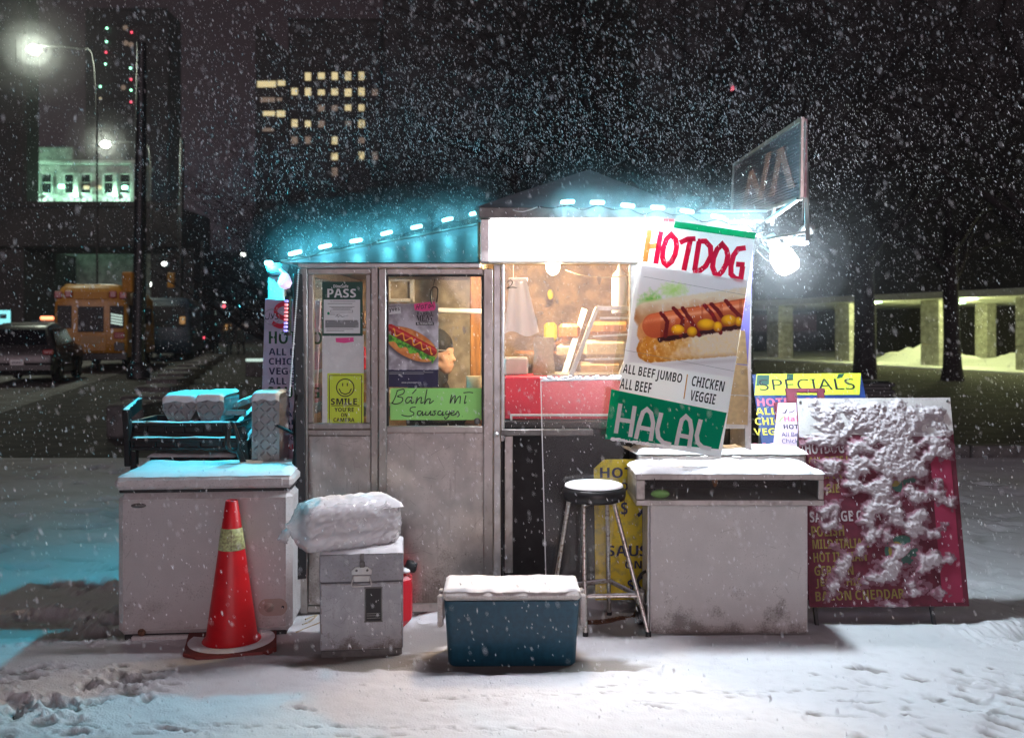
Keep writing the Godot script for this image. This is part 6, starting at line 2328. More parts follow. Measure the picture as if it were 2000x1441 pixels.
func counter() -> void:
	var t := thing("serving_counter", "white panelled counter with snow covered glass display tray on top", "counter", G(1424, 1236))
	var x0 := P(1270, 1238, 4.725).x; var x1 := P(1578, 1238, 4.725).x
	var st := mb()
	box(st, V(x0, 0.0, 0.245), V(x1, 0.665, 0.275), 0.003)
	objw("front_panel", st, M.white_panel, t)
	worn("counter_sheet", [0.6, 0.57, 0.555], 400, 330, 75, {"mud": 0.7, "runs": 0.06, "specks": 0.45, "cloud": 0.05, "rust": 0.1})
	picture("front_sheet", t, Vector2(x0 + 0.004, 0.661) - Vector2(t.position.x, 0), Vector2(x1 - 0.004, 0.004) - Vector2(t.position.x, 0), 0.2757 - t.position.z, M.counter_sheet)
	for x in [x0 + 0.004, x1 - 0.03]:
		st = mb()
		box(st, V(x, 0.0, -0.22), V(x + 0.025, 0.665, 0.244), 0.003)
		objw("side_panel", st, M.white_panel, t)
	st = mb()
	box(st, V(x0 - 0.012, 0.0, 0.235), V(x0 - 0.001, 0.665, 0.262), 0.002)
	objw("edge_strip", st, M.steel_bright, t)
	st = mb()
	box(st, V(x0 + 0.03, 0.64, -0.22), V(x1 - 0.03, 0.664, 0.244), 0.0)
	objw("top", st, M.steel, t)
	# display tray
	var a := P(1243, 988, 4.64); var b := P(1610, 926, 4.64)
	var z := a.z; var zb := z - 0.36
	var tr := Node3D.new()
	tr.name = "display_tray"
	t.add_child(tr)
	for k in [[V(a.x, a.y, zb), V(b.x, a.y + 0.03, z)], [V(a.x, b.y - 0.03, zb), V(b.x, b.y, z)], [V(a.x, a.y + 0.031, z - 0.05), V(a.x + 0.045, b.y - 0.031, z - 0.002)], [V(b.x - 0.028, a.y + 0.031, z - 0.05), V(b.x, b.y - 0.031, z - 0.002)], [V(a.x, a.y + 0.031, zb), V(b.x, b.y - 0.031, zb + 0.02)], [V(a.x, a.y + 0.031, zb + 0.021), V(a.x + 0.01, b.y - 0.031, z - 0.052)], [V(b.x - 0.01, a.y + 0.031, zb + 0.021), V(b.x, b.y - 0.031, z - 0.052)]]:
		st = mb()
		box(st, k[0], k[1], 0.003)
		objw("frame", st, M.steel, tr)
	st = mb()
	box(st, V(a.x + 0.045, a.y + 0.031, z - 0.014), V(b.x - 0.028, b.y - 0.031, z - 0.01), 0.0)
	objw("glass", st, M.pane, tr)
	st = mb()
	box(st, V(a.x + 0.012, a.y + 0.032, zb + 0.021), V(b.x - 0.012, b.y - 0.032, zb + 0.03), 0.0)
	objw("backing", st, M.black_panel, tr)
	st = mb()
	box(st, V(a.x + 0.09, a.y + 0.08, z - 0.012), V(a.x + 0.094, b.y - 0.02, z + 0.004), 0.0)
	objw("glass_clip", st, M.black, tr)
	# produce left inside
	st = mb()
	ball(st, V(a.x + 0.13, a.y + 0.05, z - 0.06), V(0.05, 0.022, 0.022), 10)
	objw("green_pepper", st, M.card_green, tr)
	st = mb()
	ball(st, V(a.x + 0.44, a.y + 0.09, z - 0.2), V(0.016, 0.03, 0.02), 10)
	objw("orange_jar", st, M.wood, tr)
	st = mb()
	snow_pad(st, V(a.x - 0.006, b.y, z + 0.008), V(b.x - a.x + 0.012, 0, 0), V(0, 0, -0.36), 0.03, 17, 60, 20)
	objw("snow", st, M.snow, tr)
	# second lower slab behind
	var c := P(1226, 908, 4.98); var d := P(1576, 884, 4.98)
	st = mb()
	box(st, V(c.x + 0.05, 0.72, -0.3), V(d.x, d.y - 0.01, 0.02), 0.01)
	objw("rear_box", st, M.steel, t)
	st = mb()
	snow_pad(st, V(c.x + 0.05, d.y - 0.01, 0.025), V(d.x - c.x - 0.04, 0, 0), V(0, 0, -0.3), 0.028, 19, 50, 16)
	quad(st, V(c.x + 0.05, d.y - 0.008, 0.02), V(c.x - 0.01, d.y + 0.012, -0.1), V(c.x - 0.01, d.y + 0.012, -0.2), V(c.x + 0.05, d.y - 0.008, -0.3), Vector3.UP)
	objw("snow", st, M.snow, t)
	for x in [c.x + 0.08, d.x - 0.08]:
		st = mb()
		box(st, V(x - 0.02, 0.0, -0.28), V(x + 0.02, 0.719, -0.24), 0.004)
		objw("leg", st, M.steel, t)
	# wheel and bracket at its left foot
	st = mb()
	lathe(st, [Vector2(0, -0.02), Vector2(0.05, -0.02), Vector2(0.058, -0.01), Vector2(0.058, 0.01), Vector2(0.05, 0.02), Vector2(0, 0.02)], 20, Transform3D(Basis(Vector3.BACK, PI / 2), V(x0 - 0.03, 0.058, 0.12)))
	objw("wheel", st, M.black, t)
	st = mb()
	box(st, V(x0 - 0.055, 0.11, 0.08), V(x0 - 0.002, 0.19, 0.16), 0.01)
	objw("wheel_bracket", st, M.steel, t)

func signs_right() -> void:
	# yellow price board leaning on the black panel
	var xf := board_xf(P(1160, 898, 5.03), P(1330, 896, 5.03), P(1164, 1174, 5.03))
	var t := thing("yellow_price_board", "yellow price board with blue letters leaning behind the stool", "sign board", xf.origin)
	t.basis = xf.basis
	var st := mb()
	var hh := -on_plane(xf, 1164, 1172).y
	prism(st, PackedVector2Array([Vector2(0.0, -0.05), Vector2(0.055, 0), Vector2(0.42, 0), Vector2(0.47, -0.05), Vector2(0.47, -hh), Vector2(0, -hh)]), -0.012, 0.0)
	obj("board", st, M.yellow_board, t)
	words(t, xf, "HOT DOG", 1172, 933, 1318, 933, 20, M.navy)
	words(t, xf, "ON BUN", 1212, 958, 1300, 958, 16, M.navy)
	words(t, xf, "$", 1213, 1008, 1226, 1008, 30, M.navy)
	words(t, xf, "1", 1244, 1040, 1262, 1040, 48, M.navy)
	words(t, xf, "SAUSAGE", 1186, 1086, 1330, 1086, 21, M.navy)
	words(t, xf, "ON BUN", 1221, 1110, 1310, 1110, 15, M.navy)
	words(t, xf, "$", 1226, 1156, 1238, 1156, 26, M.navy)
	words(t, xf, "2", 1246, 1166, 1266, 1166, 44, M.navy)
	# clear plastic sheet leaning before the service window
	xf = board_xf(P(1056, 744, 4.97), P(1290, 738, 4.97), P(1064, 1206, 4.95))
	t = thing("plexiglass_sheet", "hazy clear plastic sheet leaning under the service window", "plastic sheet", xf.origin)
	t.basis = xf.basis
	hh = -on_plane(xf, 1064, 1206).y
	st = mb()
	prism(st, PackedVector2Array([Vector2(0, 0), Vector2(0.5, 0), Vector2(0.3, -hh), Vector2(0, -hh)]), -0.004, 0.0)
	obj("sheet", st, M.plexi, t)
	st = mb()
	box(st, V(-0.002, -hh, -0.005), V(0.003, 0, 0.001), 0.0)
	obj("edge", st, M.white_paint, t)
	st = mb()
	for k in 150:
		var x := rng.randf_range(0.0, 0.49)
		ball(st, V(x, 0.004 + rng.randf() * rng.randf() * 0.02, 0.0), V(rng.randf_range(0.004, 0.012), rng.randf_range(0.004, 0.009), 0.006), 6)
	tube(st, [V(0, 0.001, 0), V(0.5, 0.001, 0)], 0.006, 6)
	stuff(obj("snow_ridge", st, M.snow_plain, t))
	# SPECIALS A-frame
	xf = board_xf(P(1478, 731, 5.9), P(1683, 729, 5.9), P(1444, 960, 5.55))
	t = thing("specials_board", "blue menu board with lime specials strip standing far right of the stall", "sign board", xf.origin)
	t.basis = xf.basis
	var w := on_plane(xf, 1683, 729).x
	st = mb()
	box(st, V(-0.03, -1.3, -0.012), V(w, 0, 0), 0.003)
	obj("board", st, M.blue_board, t)
	patch("lime_strip", t, xf, [1478, 731, 1682, 729, 1679, 771, 1474, 772], M.lime, 0.004, 0.004)
	for k in [[1479, 733, 1503, 733, 1502, 752, 1477, 754], [1537, 731, 1550, 731, 1549, 743, 1536, 744], [1638, 731, 1650, 730, 1645, 738, 1634, 740]]:
		patch("tape", t, xf, k, M.dark_green, 0.0055, 0.001)
	words(t, xf, "SPECIALS", 1484, 763, 1671, 761, 23, M.ink, sans, 0.0066)
	words(t, xf, "HOTDOGS", 1480, 793, 1600, 792, 16, mk("pink_ink", [0.75, 0.12, 0.2], 0.5), bold)
	words(t, xf, "ALL BEEF", 1477, 810, 1580, 809, 14, M.yellow_print)
	words(t, xf, "CHICKEN", 1476, 830, 1570, 829, 15, M.yellow_print)
	words(t, xf, "VEGGIE", 1474, 850, 1555, 849, 14, M.yellow_print)
	words(t, xf, "SAUSAGE", 1469, 879, 1600, 878, 14, M.pink_ink)
	st = mb()
	for x in [0.0, w - 0.04]:
		bar(st, V(x + 0.02, -0.02, -0.03), V(x + 0.02, -1.22, -0.5), 0.03, 0.015)
	obj("rear_frame", st, M.white_paint, t)
	# maroon plastic A-frame
	xf = board_xf(P(1512, 784, 5.3), P(1652, 784, 5.3), P(1490, 960, 5.1))
	t = thing("maroon_board", "maroon plastic menu stand with carry handle between two boards", "sign board", xf.origin)
	t.basis = xf.basis
	w = on_plane(xf, 1652, 784).x
	st = mb()
	box(st, V(0, -1.1, -0.02), V(w, 0, 0), 0.012)
	obj("panel", st, M.maroon, t)
	st = mb()
	for k in [[1535, 757, 1560, 785], [1596, 757, 1614, 785], [1535, 757, 1614, 766]]:
		var a := on_plane(xf, k[0], k[1]); var b := on_plane(xf, k[2], k[3])
		box(st, V(a.x, b.y, -0.018), V(b.x, a.y, -0.006 if k[2] - k[0] > 40 else -0.004), 0.004)
	obj("handle", st, M.maroon, t)
	patch("white_sheet", t, xf, [1520, 787, 1640, 787, 1625, 955, 1500, 955], M.lilac_board, 0.004, 0.003)
	words(t, xf, "Halal", 1532, 823, 1575, 823, 11, M.pink_ink, bold, 0.005)
	pen("leaf", xf, [[1522, 824, 1526, 818, 1532, 813]], 3.5, M.card_green, t, 0.005)
	words(t, xf, "HOTDOGS", 1531, 838, 1600, 838, 9, M.ink, bold, 0.005)
	words(t, xf, "All Beef", 1527, 853, 1572, 853, 9, M.navy, sans, 0.005)
	words(t, xf, "Chicken", 1528, 866, 1574, 866, 9, M.navy, sans, 0.005)
	words(t, xf, "Veggie", 1528, 882, 1566, 882, 11, M.navy, sans, 0.005)
	pen("script", xf, [[1552, 801, 1547, 805, 1541, 806], [1536, 800, 1534, 807, 1528, 806], [1538, 799, 1533, 806]], 1.4, M.ink, t, 0.005, true)
	# dark ribbed bin behind it
	var at := P(1710, 760, 9.5)
	t = thing("ribbed_bin", "black ribbed bin standing behind the specials board on the lawn", "bin", V(at.x, 0, at.z))
	st = mb()
	box(st, V(at.x - 0.22, -0.03, at.z - 0.4), V(at.x + 0.19, 1.02, at.z), 0.03)
	objw("body", st, M.black_plastic, t)
	for k in 4:
		st = mb()
		box(st, V(at.x - 0.235, 0.75 + 0.07 * k, at.z - 0.41), V(at.x + 0.205, 0.79 + 0.07 * k, at.z + 0.015), 0.01)
		objw("rib", st, M.black_plastic, t)
	# big maroon menu board under lumps of blown snow
	xf = board_xf(P(1556, 778, 5.06), P(1857, 776, 5.06), P(1577, 1189, 4.86))
	t = thing("snowy_menu_board", "big maroon menu board plastered with blown snow, rightmost", "sign board", xf.origin)
	t.basis = xf.basis
	w = on_plane(xf, 1857, 776).x
	hh = 1.105
	st = mb()
	box(st, V(0, -hh, -0.012), V(w, 0, 0), 0.003)
	obj("board", st, M.maroon, t)
	st = mb()
	box(st, V(0.002, -0.2, 0.0005), V(w - 0.002, -0.001, 0.002), 0.0)
	obj("white_header", st, M.white_panel, t)
	st = mb()
	box(st, V(w - 0.14, -hh + 0.02, 0.0005), V(w - 0.03, -0.202, 0.0022), 0.0)
	obj("red_stripe", st, mk("red_stripe", [0.25, 0.014, 0.05], 0.75), t)
	var grey := mk("pale_print", [0.38, 0.34, 0.35], 0.5)
	var dull := mk("dull_yellow", [0.2, 0.15, 0.02], 0.5)
	words(t, xf, "HOTDOG ON A BUN", 1574, 887, 1745, 881, 22, grey)
	for k in [["ALL BEEF JUMBO", 1580, 908, 1706, 904, 15], ["CHICKEN", 1581, 936, 1645, 934, 17], ["VEGGIE", 1582, 963, 1640, 962, 17], ["POLISH", 1586, 1048, 1650, 1046, 20], ["MILD ITALIAN", 1588, 1072, 1698, 1069, 18], ["HOT ITALIAN", 1590, 1098, 1694, 1095, 18], ["GERMAN", 1592, 1124, 1668, 1122, 18], ["JERK CHICKEN", 1594, 1149, 1722, 1146, 18], ["BACON CHEDDAR", 1594, 1174, 1768, 1168, 18]]:
		words(t, xf, k[0], k[1], k[2], k[3], k[4], k[5], dull)
	words(t, xf, "SAUSAGE ON A BUN", 1583, 1020, 1768, 1014, 20, grey)
	# round food prints, half covered
	for k in [[1760, 935, 30, 26], [1762, 1075, 34, 30]]:
		var pts := []
		for q in 20:
			pts += [k[0] + k[2] * cos(TAU * q / 20.0), k[1] + k[3] * sin(TAU * q / 20.0)]
		patch("food_print", t, xf, pts, M.dark_green, 0.002, 0.001)
		pts = []
		for q in 16:
			pts += [k[0] - 12 + k[2] * 0.42 * cos(TAU * q / 16.0), k[1] + k[3] * 0.6 * sin(TAU * q / 16.0)]
		patch("food_print", t, xf, pts, dull, 0.0032, 0.001)
	st = mb()
	for x in [0.02, w - 0.02]:
		for y in [-0.02]:
			ball(st, V(x, y, 0.003), V(0.008, 0.008, 0.004), 8)
	obj("rivets", st, M.steel_dark, t)
	for x in [0.03, w - 0.2]:
		st = mb()
		bar(st, V(x, -hh - 0.002, -0.006), V(x, -hh - 0.12, 0.018), 0.02, 0.02, V(0, 0, 1))
		obj("leg", st, M.black, t)
		st = mb()
		bar(st, V(x, -0.05, -0.02), V(x, -hh - 0.08, -0.48), 0.02, 0.02, V(1, 0, 0))
		obj("rear_leg", st, M.black, t)
	# snow crust: lumps of its own thickness
	var n1 := FastNoiseLite.new()
	n1.seed = 41; n1.frequency = 5.5; n1.fractal_octaves = 4
	var n2 := FastNoiseLite.new()
	n2.seed = 42; n2.noise_type = FastNoiseLite.TYPE_CELLULAR; n2.frequency = 26.0; n2.cellular_return_type = FastNoiseLite.RETURN_DISTANCE
	var nu := 200; var nv := 250
	var hts := []
	for j in nv + 1:
		var row := PackedFloat32Array()
		for i in nu + 1:
			var u := float(i) / nu; var v := float(j) / nv
			var x := u * w; var y := v * hh
			var bias := 0.36 * smoothstep(0.0, 0.12, u) * smoothstep(1.0, 0.72, u) - 0.22
			bias += 0.34 * (smoothstep(0.02, 0.07, v) - smoothstep(0.3, 0.45, v)) * smoothstep(0.05, 0.3, u) * smoothstep(1.02, 0.8, u)
			bias += 0.16 * smoothstep(0.3, 0.8, u) * smoothstep(0.9, 0.6, u)
			bias -= 0.14 * smoothstep(0.3, 0.5, v) * smoothstep(0.5, 0.15, u) + 0.1 * smoothstep(0.55, 0.75, v)
			bias -= 0.5 * smoothstep(0.05, 0.0, v) + 0.2 * smoothstep(0.93, 1.0, v)
			var m := n1.get_noise_2d(x * 1.0, y * 1.25) + bias
			var gapk := smoothstep(0.22, 0.25, v) * smoothstep(0.31, 0.28, v) * smoothstep(0.6, 0.4, u)
			m -= 0.35 * gapk
			var lump := 1.0 - clampf(n2.get_noise_2d(x, y * 1.15) + 1.0, 0, 1)
			var lump2 := 1.0 - clampf(n2.get_noise_2d(x * 2.3 + 9, y * 2.3) + 1.0, 0, 1)
			var h := smoothstep(0.0, 0.3, m) * (0.0022 + 0.011 * lump * smoothstep(0.1, 0.5, m) + 0.008 * lump2) * (0.75 + clampf(m, 0, 0.6)) + 0.004 * lump2 * smoothstep(-0.22, 0.05, m)
			row.append(h - 0.0022)
		hts.append(row)
	st = mb()
	st.set_smooth_group(0)
	for j in nv:
		for i in nu:
			if maxf(maxf(hts[j][i], hts[j][i + 1]), maxf(hts[j + 1][i], hts[j + 1][i + 1])) < 0.0002:
				continue
			var q := []
			st.set_color((Color(0.2, 0.1, 0.125) if j > nv * 0.19 else Color(0.4, 0.36, 0.37)).lerp(Color(0.44, 0.385, 0.4), smoothstep(0.001, 0.013, hts[j][i])))
			for k in [[0, 0], [1, 0], [1, 1], [0, 1]]:
				var h: float = hts[j + k[1]][i + k[0]]
				q.append(V((i + k[0]) * w / nu, -(j + k[1]) * hh / nv - h * 0.12, 0.002 + h))
			quad(st, q[0], q[1], q[2], q[3], Vector3.BACK)
	M.snow_board.vertex_color_use_as_albedo = true
	obj("snow_crust", st, M.snow_board, t)

func sign_left() -> void:
	var xf := board_xf(P(517, 583, 5.55), P(590, 586, 5.42), P(517, 884, 5.55))
	var t := thing("pale_menu_board", "pale lilac menu board standing between the freezer and the left corner", "sign board", xf.origin)
	t.basis = xf.basis
	var st := mb()
	box(st, V(0, -1.62, -0.01), V(0.42, 0, 0), 0.002)
	obj("board", st, M.lilac_board, t)
	var red := mk("red_ink", [0.6, 0.02, 0.05], 0.5)
	var dg := mk("forest_ink", [0.01, 0.06, 0.02], 0.5)
	pen("big_letter", xf, [[566, 596, 556, 593, 543, 598, 538, 608, 545, 617, 556, 623, 558, 632, 548, 637, 538, 634, 532, 630]], 9, red, t, 0.002, true)
	var ring := []
	for k in 25:
		ring += [531 + 15 * cos(TAU * k / 24.0), 619 + 15 * sin(TAU * k / 24.0)]
	pen("seal_ring", xf, [ring], 1.2, M.grey_ink, t, 0.0028)
	pen("script", xf, [[544, 613, 537, 614, 540, 617, 543, 622, 537, 623], [536, 611, 533, 621, 530, 613, 533, 621, 528, 622], [527, 611, 525, 622, 519, 623, 519, 619]], 1.5, M.ink, t, 0.0032, true)
	words(t, xf, "HOT DOG", 525, 671, 650, 673, 24, dg)
	words(t, xf, "ALL BEEF", 525, 693, 612, 695, 13, M.navy)
	words(t, xf, "CHICKEN", 525, 712, 610, 713, 13, M.navy)
	words(t, xf, "VEGGIE", 525, 731, 598, 732, 13, M.navy)
	words(t, xf, "ALL BEEF", 525, 750, 612, 752, 13, M.navy)
	words(t, xf, "SAUSAGE", 523, 776, 640, 778, 21, dg)
	words(t, xf, "POLISH", 524, 796, 566, 796, 10, M.navy)
	words(t, xf, "MILD ITALIAN", 500, 813, 610, 814, 10, M.navy)
	words(t, xf, "HOT ITALIAN", 504, 829, 608, 830, 10, M.navy)
	words(t, xf, "GERMAN", 522, 846, 572, 846, 10, M.navy)
	words(t, xf, "JERK CHICKEN", 506, 861, 604, 862, 10, M.navy)
	words(t, xf, "BEEF SAUSAGE", 520, 878, 612, 878, 11, red)
	# lamp string of cable between fender and corner
	st = mb()
	tube(st, smooth_path([P(538, 830, 5.15), P(555, 838, 5.05), P(575, 848, 4.98), P(584, 850, 4.96)], 4), 0.008, 6)
	tag(obj("black_hose", st, M.black), "black hose between the tall fender and the stall corner", "hose")

# ---------- street at the left ----------
func wheel(parent: Node3D, at: Vector3, r: float, w: float) -> void:
	var xf := Transform3D(Basis(Vector3.BACK, PI / 2), at)
	var st := mb()
	lathe(st, [Vector2(r * 0.6, -w / 2), Vector2(r * 0.9, -w / 2), Vector2(r, -w * 0.3), Vector2(r, w * 0.3), Vector2(r * 0.9, w / 2), Vector2(r * 0.6, w / 2)], 28, xf)
	var o := Node3D.new()
	o.name = "wheel"
	parent.add_child(o, true)
	obj("tyre", st, M.tyre, o)
	st = mb()
	lathe(st, [Vector2(0, -w * 0.4), Vector2(r * 0.62, -w * 0.46), Vector2(r * 0.62, w * 0.46), Vector2(0, w * 0.4)], 20, xf)
	obj("rim", st, M.steel_dark, o)

# body lofted across its width: prof = side outline [(z, y)], half width by height
func loft_body(prof: Array, half: Callable, st: SurfaceTool) -> void:
	st.set_smooth_group(0)
	var cols := [-1.0, -0.97, -0.88, -0.4, 0.0, 0.4, 0.88, 0.97, 1.0]
	var c := Vector2.ZERO
	for p in prof:
		c += p / prof.size()
	var n := prof.size()
	var at := func(i: int, s: float) -> Vector3:
		var p: Vector2 = prof[i % n]
		var shrink := 0.93 if absf(s) == 1.0 else 0.985 if absf(s) > 0.95 else 1.0
		var q := c + (p - c) * shrink
		return V(s * half.call(p.y), q.y, q.x)
	for k in cols.size() - 1:
		for i in n:
			var a: Vector3 = at.call(i, cols[k]); var b: Vector3 = at.call(i + 1, cols[k]); var d: Vector3 = at.call(i + 1, cols[k + 1]); var e: Vector3 = at.call(i, cols[k + 1])
			var out := Vector2(prof[(i + 1) % n].y - prof[i].y, -(prof[(i + 1) % n].x - prof[i].x))
			if out.dot((prof[i] + prof[(i + 1) % n]) / 2 - c) < 0:
				out = -out
			quad(st, a, b, d, e, V(0, out.y, out.x))
	for s in [-1.0, 1.0]:
		var poly := PackedVector2Array()
		for i in n:
			var v: Vector3 = at.call(i, s)
			poly.append(Vector2(v.z, v.y))
		var idx := Geometry2D.triangulate_polygon(poly)
		for i in range(0, idx.size(), 3):
			tri(st, at.call(idx[i], s), at.call(idx[i + 1], s), at.call(idx[i + 2], s), V(s, 0, 0))

func car(called: String, label: String, at: Vector3, turn: float, paint: Material, lit := false) -> Node3D:
	var t := thing(called, label, "car", at, turn, "vehicles standing along the street")
	# local: rear at z = 0, nose at z = -4.6
	var half := func(y: float) -> float: return lerpf(0.92, 0.68, smoothstep(0.95, 1.65, y)) - 0.06 * smoothstep(0.5, 0.2, y)
	var st := mb()
	loft_body([Vector2(-0.02, 0.32), Vector2(0.06, 0.5), Vector2(0.05, 0.75), Vector2(-0.03, 0.98), Vector2(-0.1, 1.08), Vector2(-0.5, 1.58), Vector2(-0.9, 1.68), Vector2(-1.8, 1.72), Vector2(-2.5, 1.62), Vector2(-3.3, 1.1), Vector2(-4.3, 0.98), Vector2(-4.6, 0.75), Vector2(-4.6, 0.35), Vector2(-4.4, 0.25), Vector2(-0.2, 0.25)], half, st)
	obj("body", st, paint, t)
	st = mb()
	quad(st, V(-0.7, 1.1, -0.09), V(0.7, 1.1, -0.09), V(0.6, 1.52, -0.425), V(-0.6, 1.52, -0.425), V(0, 0.4, 1))
	obj("rear_window", st, M.glass_dark, t)
	for s in [-1.0, 1.0]:
		st = mb()
		for z in [[-0.55, -1.5], [-1.58, -2.5]]:
			var lo := 1.08
			quad(st, V(s * 0.905, lo, z[0] + 0.2), V(s * 0.905, lo, z[1] - (0.35 if z[1] < -2 else 0.0)), V(s * 0.745, 1.55, z[1]), V(s * 0.745, 1.55, z[0]), V(s, 0.3, 0))
		obj("side_window", st, M.glass_dark, t)
		for z in [-0.85, -3.7]:
			wheel(t, V(s * 0.83, 0.34, z), 0.34, 0.22)
		st = mb()
		cbox(st, V(s * 0.76, 0.9, 0.03), V(0.28, 0.15, 0.09), 0.03)
		obj("tail_light", st, M.red_lamp if lit else M.tail_red, t)
	st = mb()
	cbox(st, V(0, 0.48, 0.06), V(1.76, 0.24, 0.14), 0.05)
	obj("bumper", st, M.black_plastic, t)
	st = mb()
	cbox(st, V(0, 0.62, 0.115), V(0.34, 0.16, 0.02), 0.01)
	var pl := obj("number_plate", st, M.white_print, t)
	st = mb()
	for k in 6:
		cbox(st, V(-0.11 + 0.044 * k, 0.62, 0.126), V(0.024, 0.07, 0.004))
	obj("characters", st, M.navy, pl)
	st = mb()
	snow_pad(st, V(-0.6, 1.66, -0.75), V(1.2, 0, 0), V(0, 0.02, -1.3), 0.05, 6)
	obj("roof_snow", st, M.road_slush, t)
	return t

func street() -> void:
	var s := V(-sin(STREET), 0, -cos(STREET))
	car("parked_car", "grey snow dusted hatchback seen from behind at the left edge", G(34, 752), STREET, M.car_paint)
	car("parked_car", "dark distant car with red tail lights beyond the school bus", P(372, 660, 62) * V(1, 0, 1), STREET, M.black_plastic, true)
	# school bus
	var at := G(177, 727)
	var t := thing("school_bus", "yellow school bus seen from behind in the left lane", "bus", at, STREET, "vehicles standing along the street")
	var st := mb()
	var half := func(y: float) -> float: return 1.2 - 0.28 * pow(clampf((y - 2.5) / 0.6, 0, 1), 2)
	loft_body([Vector2(0, 0.5), Vector2(0.06, 1.0), Vector2(0.04, 2.4), Vector2(-0.06, 2.95), Vector2(-0.35, 3.12), Vector2(-9.0, 3.12), Vector2(-9.4, 2.8), Vector2(-9.4, 0.5)], half, st)
	obj("body", st, M.bus_yellow, t)
	for k in [[-1.08, -0.62, 1.55, 2.35], [-0.42, 0.42, 1.42, 2.32], [0.62, 1.08, 1.55, 2.35]]:
		st = mb()
		box(st, V(k[0], k[2], 0.03), V(k[1], k[3], 0.085), 0.01)
		obj("rear_window", st, M.far_glass, t)
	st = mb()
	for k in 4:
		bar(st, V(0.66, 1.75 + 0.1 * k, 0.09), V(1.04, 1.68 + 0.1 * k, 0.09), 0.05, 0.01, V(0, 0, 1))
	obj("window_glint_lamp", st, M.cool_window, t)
	st = mb()
	box(st, V(-0.5, 0.75, 0.04), V(0.5, 1.4, 0.08), 0.01)
	var door := obj("door", st, M.bus_yellow, t)
	st = mb()
	box(st, V(-0.32, 1.0, 0.081), V(0.32, 1.28, 0.092), 0.004)
	obj("door_plate", st, M.cardboard, door)
	for k in [[-1.05, 2.72], [-0.72, 2.75], [0.72, 2.75], [1.05, 2.72]]:
		st = mb()
		cbox(st, V(k[0], k[1], 0.02), V(0.26, 0.26, 0.1), 0.04)
		obj("signal_lamp", st, M.tail_red, t)
	st = mb()
	cbox(st, V(0, 2.72, 0.035), V(1.1, 0.28, 0.07), 0.01)
	var hd := obj("header_plate", st, M.amber_print, t)
	for k in [-0.93, 0.93]:
		st = mb()
		cbox(st, V(k, 1.3, 0.06), V(0.36, 0.24, 0.08), 0.03)
		obj("tail_light", st, M.tail_red, t)
		st = mb()
		cbox(st, V(k, 0.9, 0.06), V(0.34, 0.3, 0.06), 0.02)
		obj("vent_panel", st, M.black_plastic, t)
	st = mb()
	cbox(st, V(0, 0.55, 0.08), V(2.4, 0.26, 0.2), 0.03)
	obj("bumper", st, M.black_plastic, t)
	for z in [-1.6, -7.6]:
		for x in [-1.0, 1.0]:
			wheel(t, V(x, 0.48, z), 0.48, 0.3)
	for x in [-1.0, 1.0]:
		st = mb()
		for k in 8:
			box(st, V(x * 1.17 - 0.03, 1.75, -1.2 - 0.95 * k), V(x * 1.17 + 0.035, 2.4, -0.45 - 0.95 * k), 0.01)
		obj("side_windows", st, M.far_glass, t)
	# dark city bus ahead
	at = P(320, 700, 44)
	t = thing("city_bus", "dark blue city bus standing beyond the pole right of the school bus", "bus", V(at.x, 0, at.z), STREET, "vehicles standing along the street")
	st = mb()
	loft_body([Vector2(0, 0.35), Vector2(0.05, 1.0), Vector2(0, 2.8), Vector2(-0.2, 3.0), Vector2(-11, 3.0), Vector2(-11, 0.35)], func(y: float) -> float: return 1.25 - 0.15 * clampf((y - 2.5) / 0.5, 0, 1), st)
	obj("body", st, M.bus_dark, t)
	st = mb()
	box(st, V(-0.95, 1.6, 0.0), V(0.95, 2.6, 0.06), 0.01)
	obj("rear_window", st, M.far_glass, t)
	st = mb()
	box(st, V(0.7, 1.75, 0.03), V(0.95, 2.1, 0.08), 0.01)
	obj("lamp", st, M.orange_window, t)
	for z in [-2.0, -8.5]:
		for x in [-1.05, 1.05]:
			wheel(t, V(x, 0.48, z), 0.48, 0.3)
	# poles along the pavement
	for k in [[270, 738, 84, 0.19, "thick dark lamp pole with yellow box standing right of the school bus", 257, 532, 572], [349, 702, 270, 0.14, "slimmer dark pole with yellow box before the trees", 337, 533, 562], [389, 688, 470, 0.1, "short far pole beside the walkers", 0, 0, 0]]:
		var g := G(k[0], k[1])
		var d := CZ - g.z
		var p := thing("street_pole", k[4], "street pole", g, 0.0, "street poles along the pavement")
		var top := P(k[0] + 6, k[2], d) - g
		st = mb()
		tube(st, [V(0, 0, 0), top], [k[3] * 1.15, k[3] * 0.75], 14)
		obj("post", st, M.black, p)
		st = mb()
		lathe(st, [Vector2(k[3] * 1.9, 0), Vector2(k[3] * 1.8, 0.35), Vector2(k[3] * 1.2, 0.5)], 14)
		obj("foot", st, M.black, p)
		if k[5]:
			st = mb()
			var a := P(k[5], k[7], d) - g; var b := P(k[5], k[6], d) - g
			box(st, V(a.x - 0.16, a.y, k[3]), V(a.x + 0.16, b.y, k[3] + 0.2), 0.03)
			obj("yellow_box", st, M.bus_yellow, p)
	# street lamps
	var n := 0
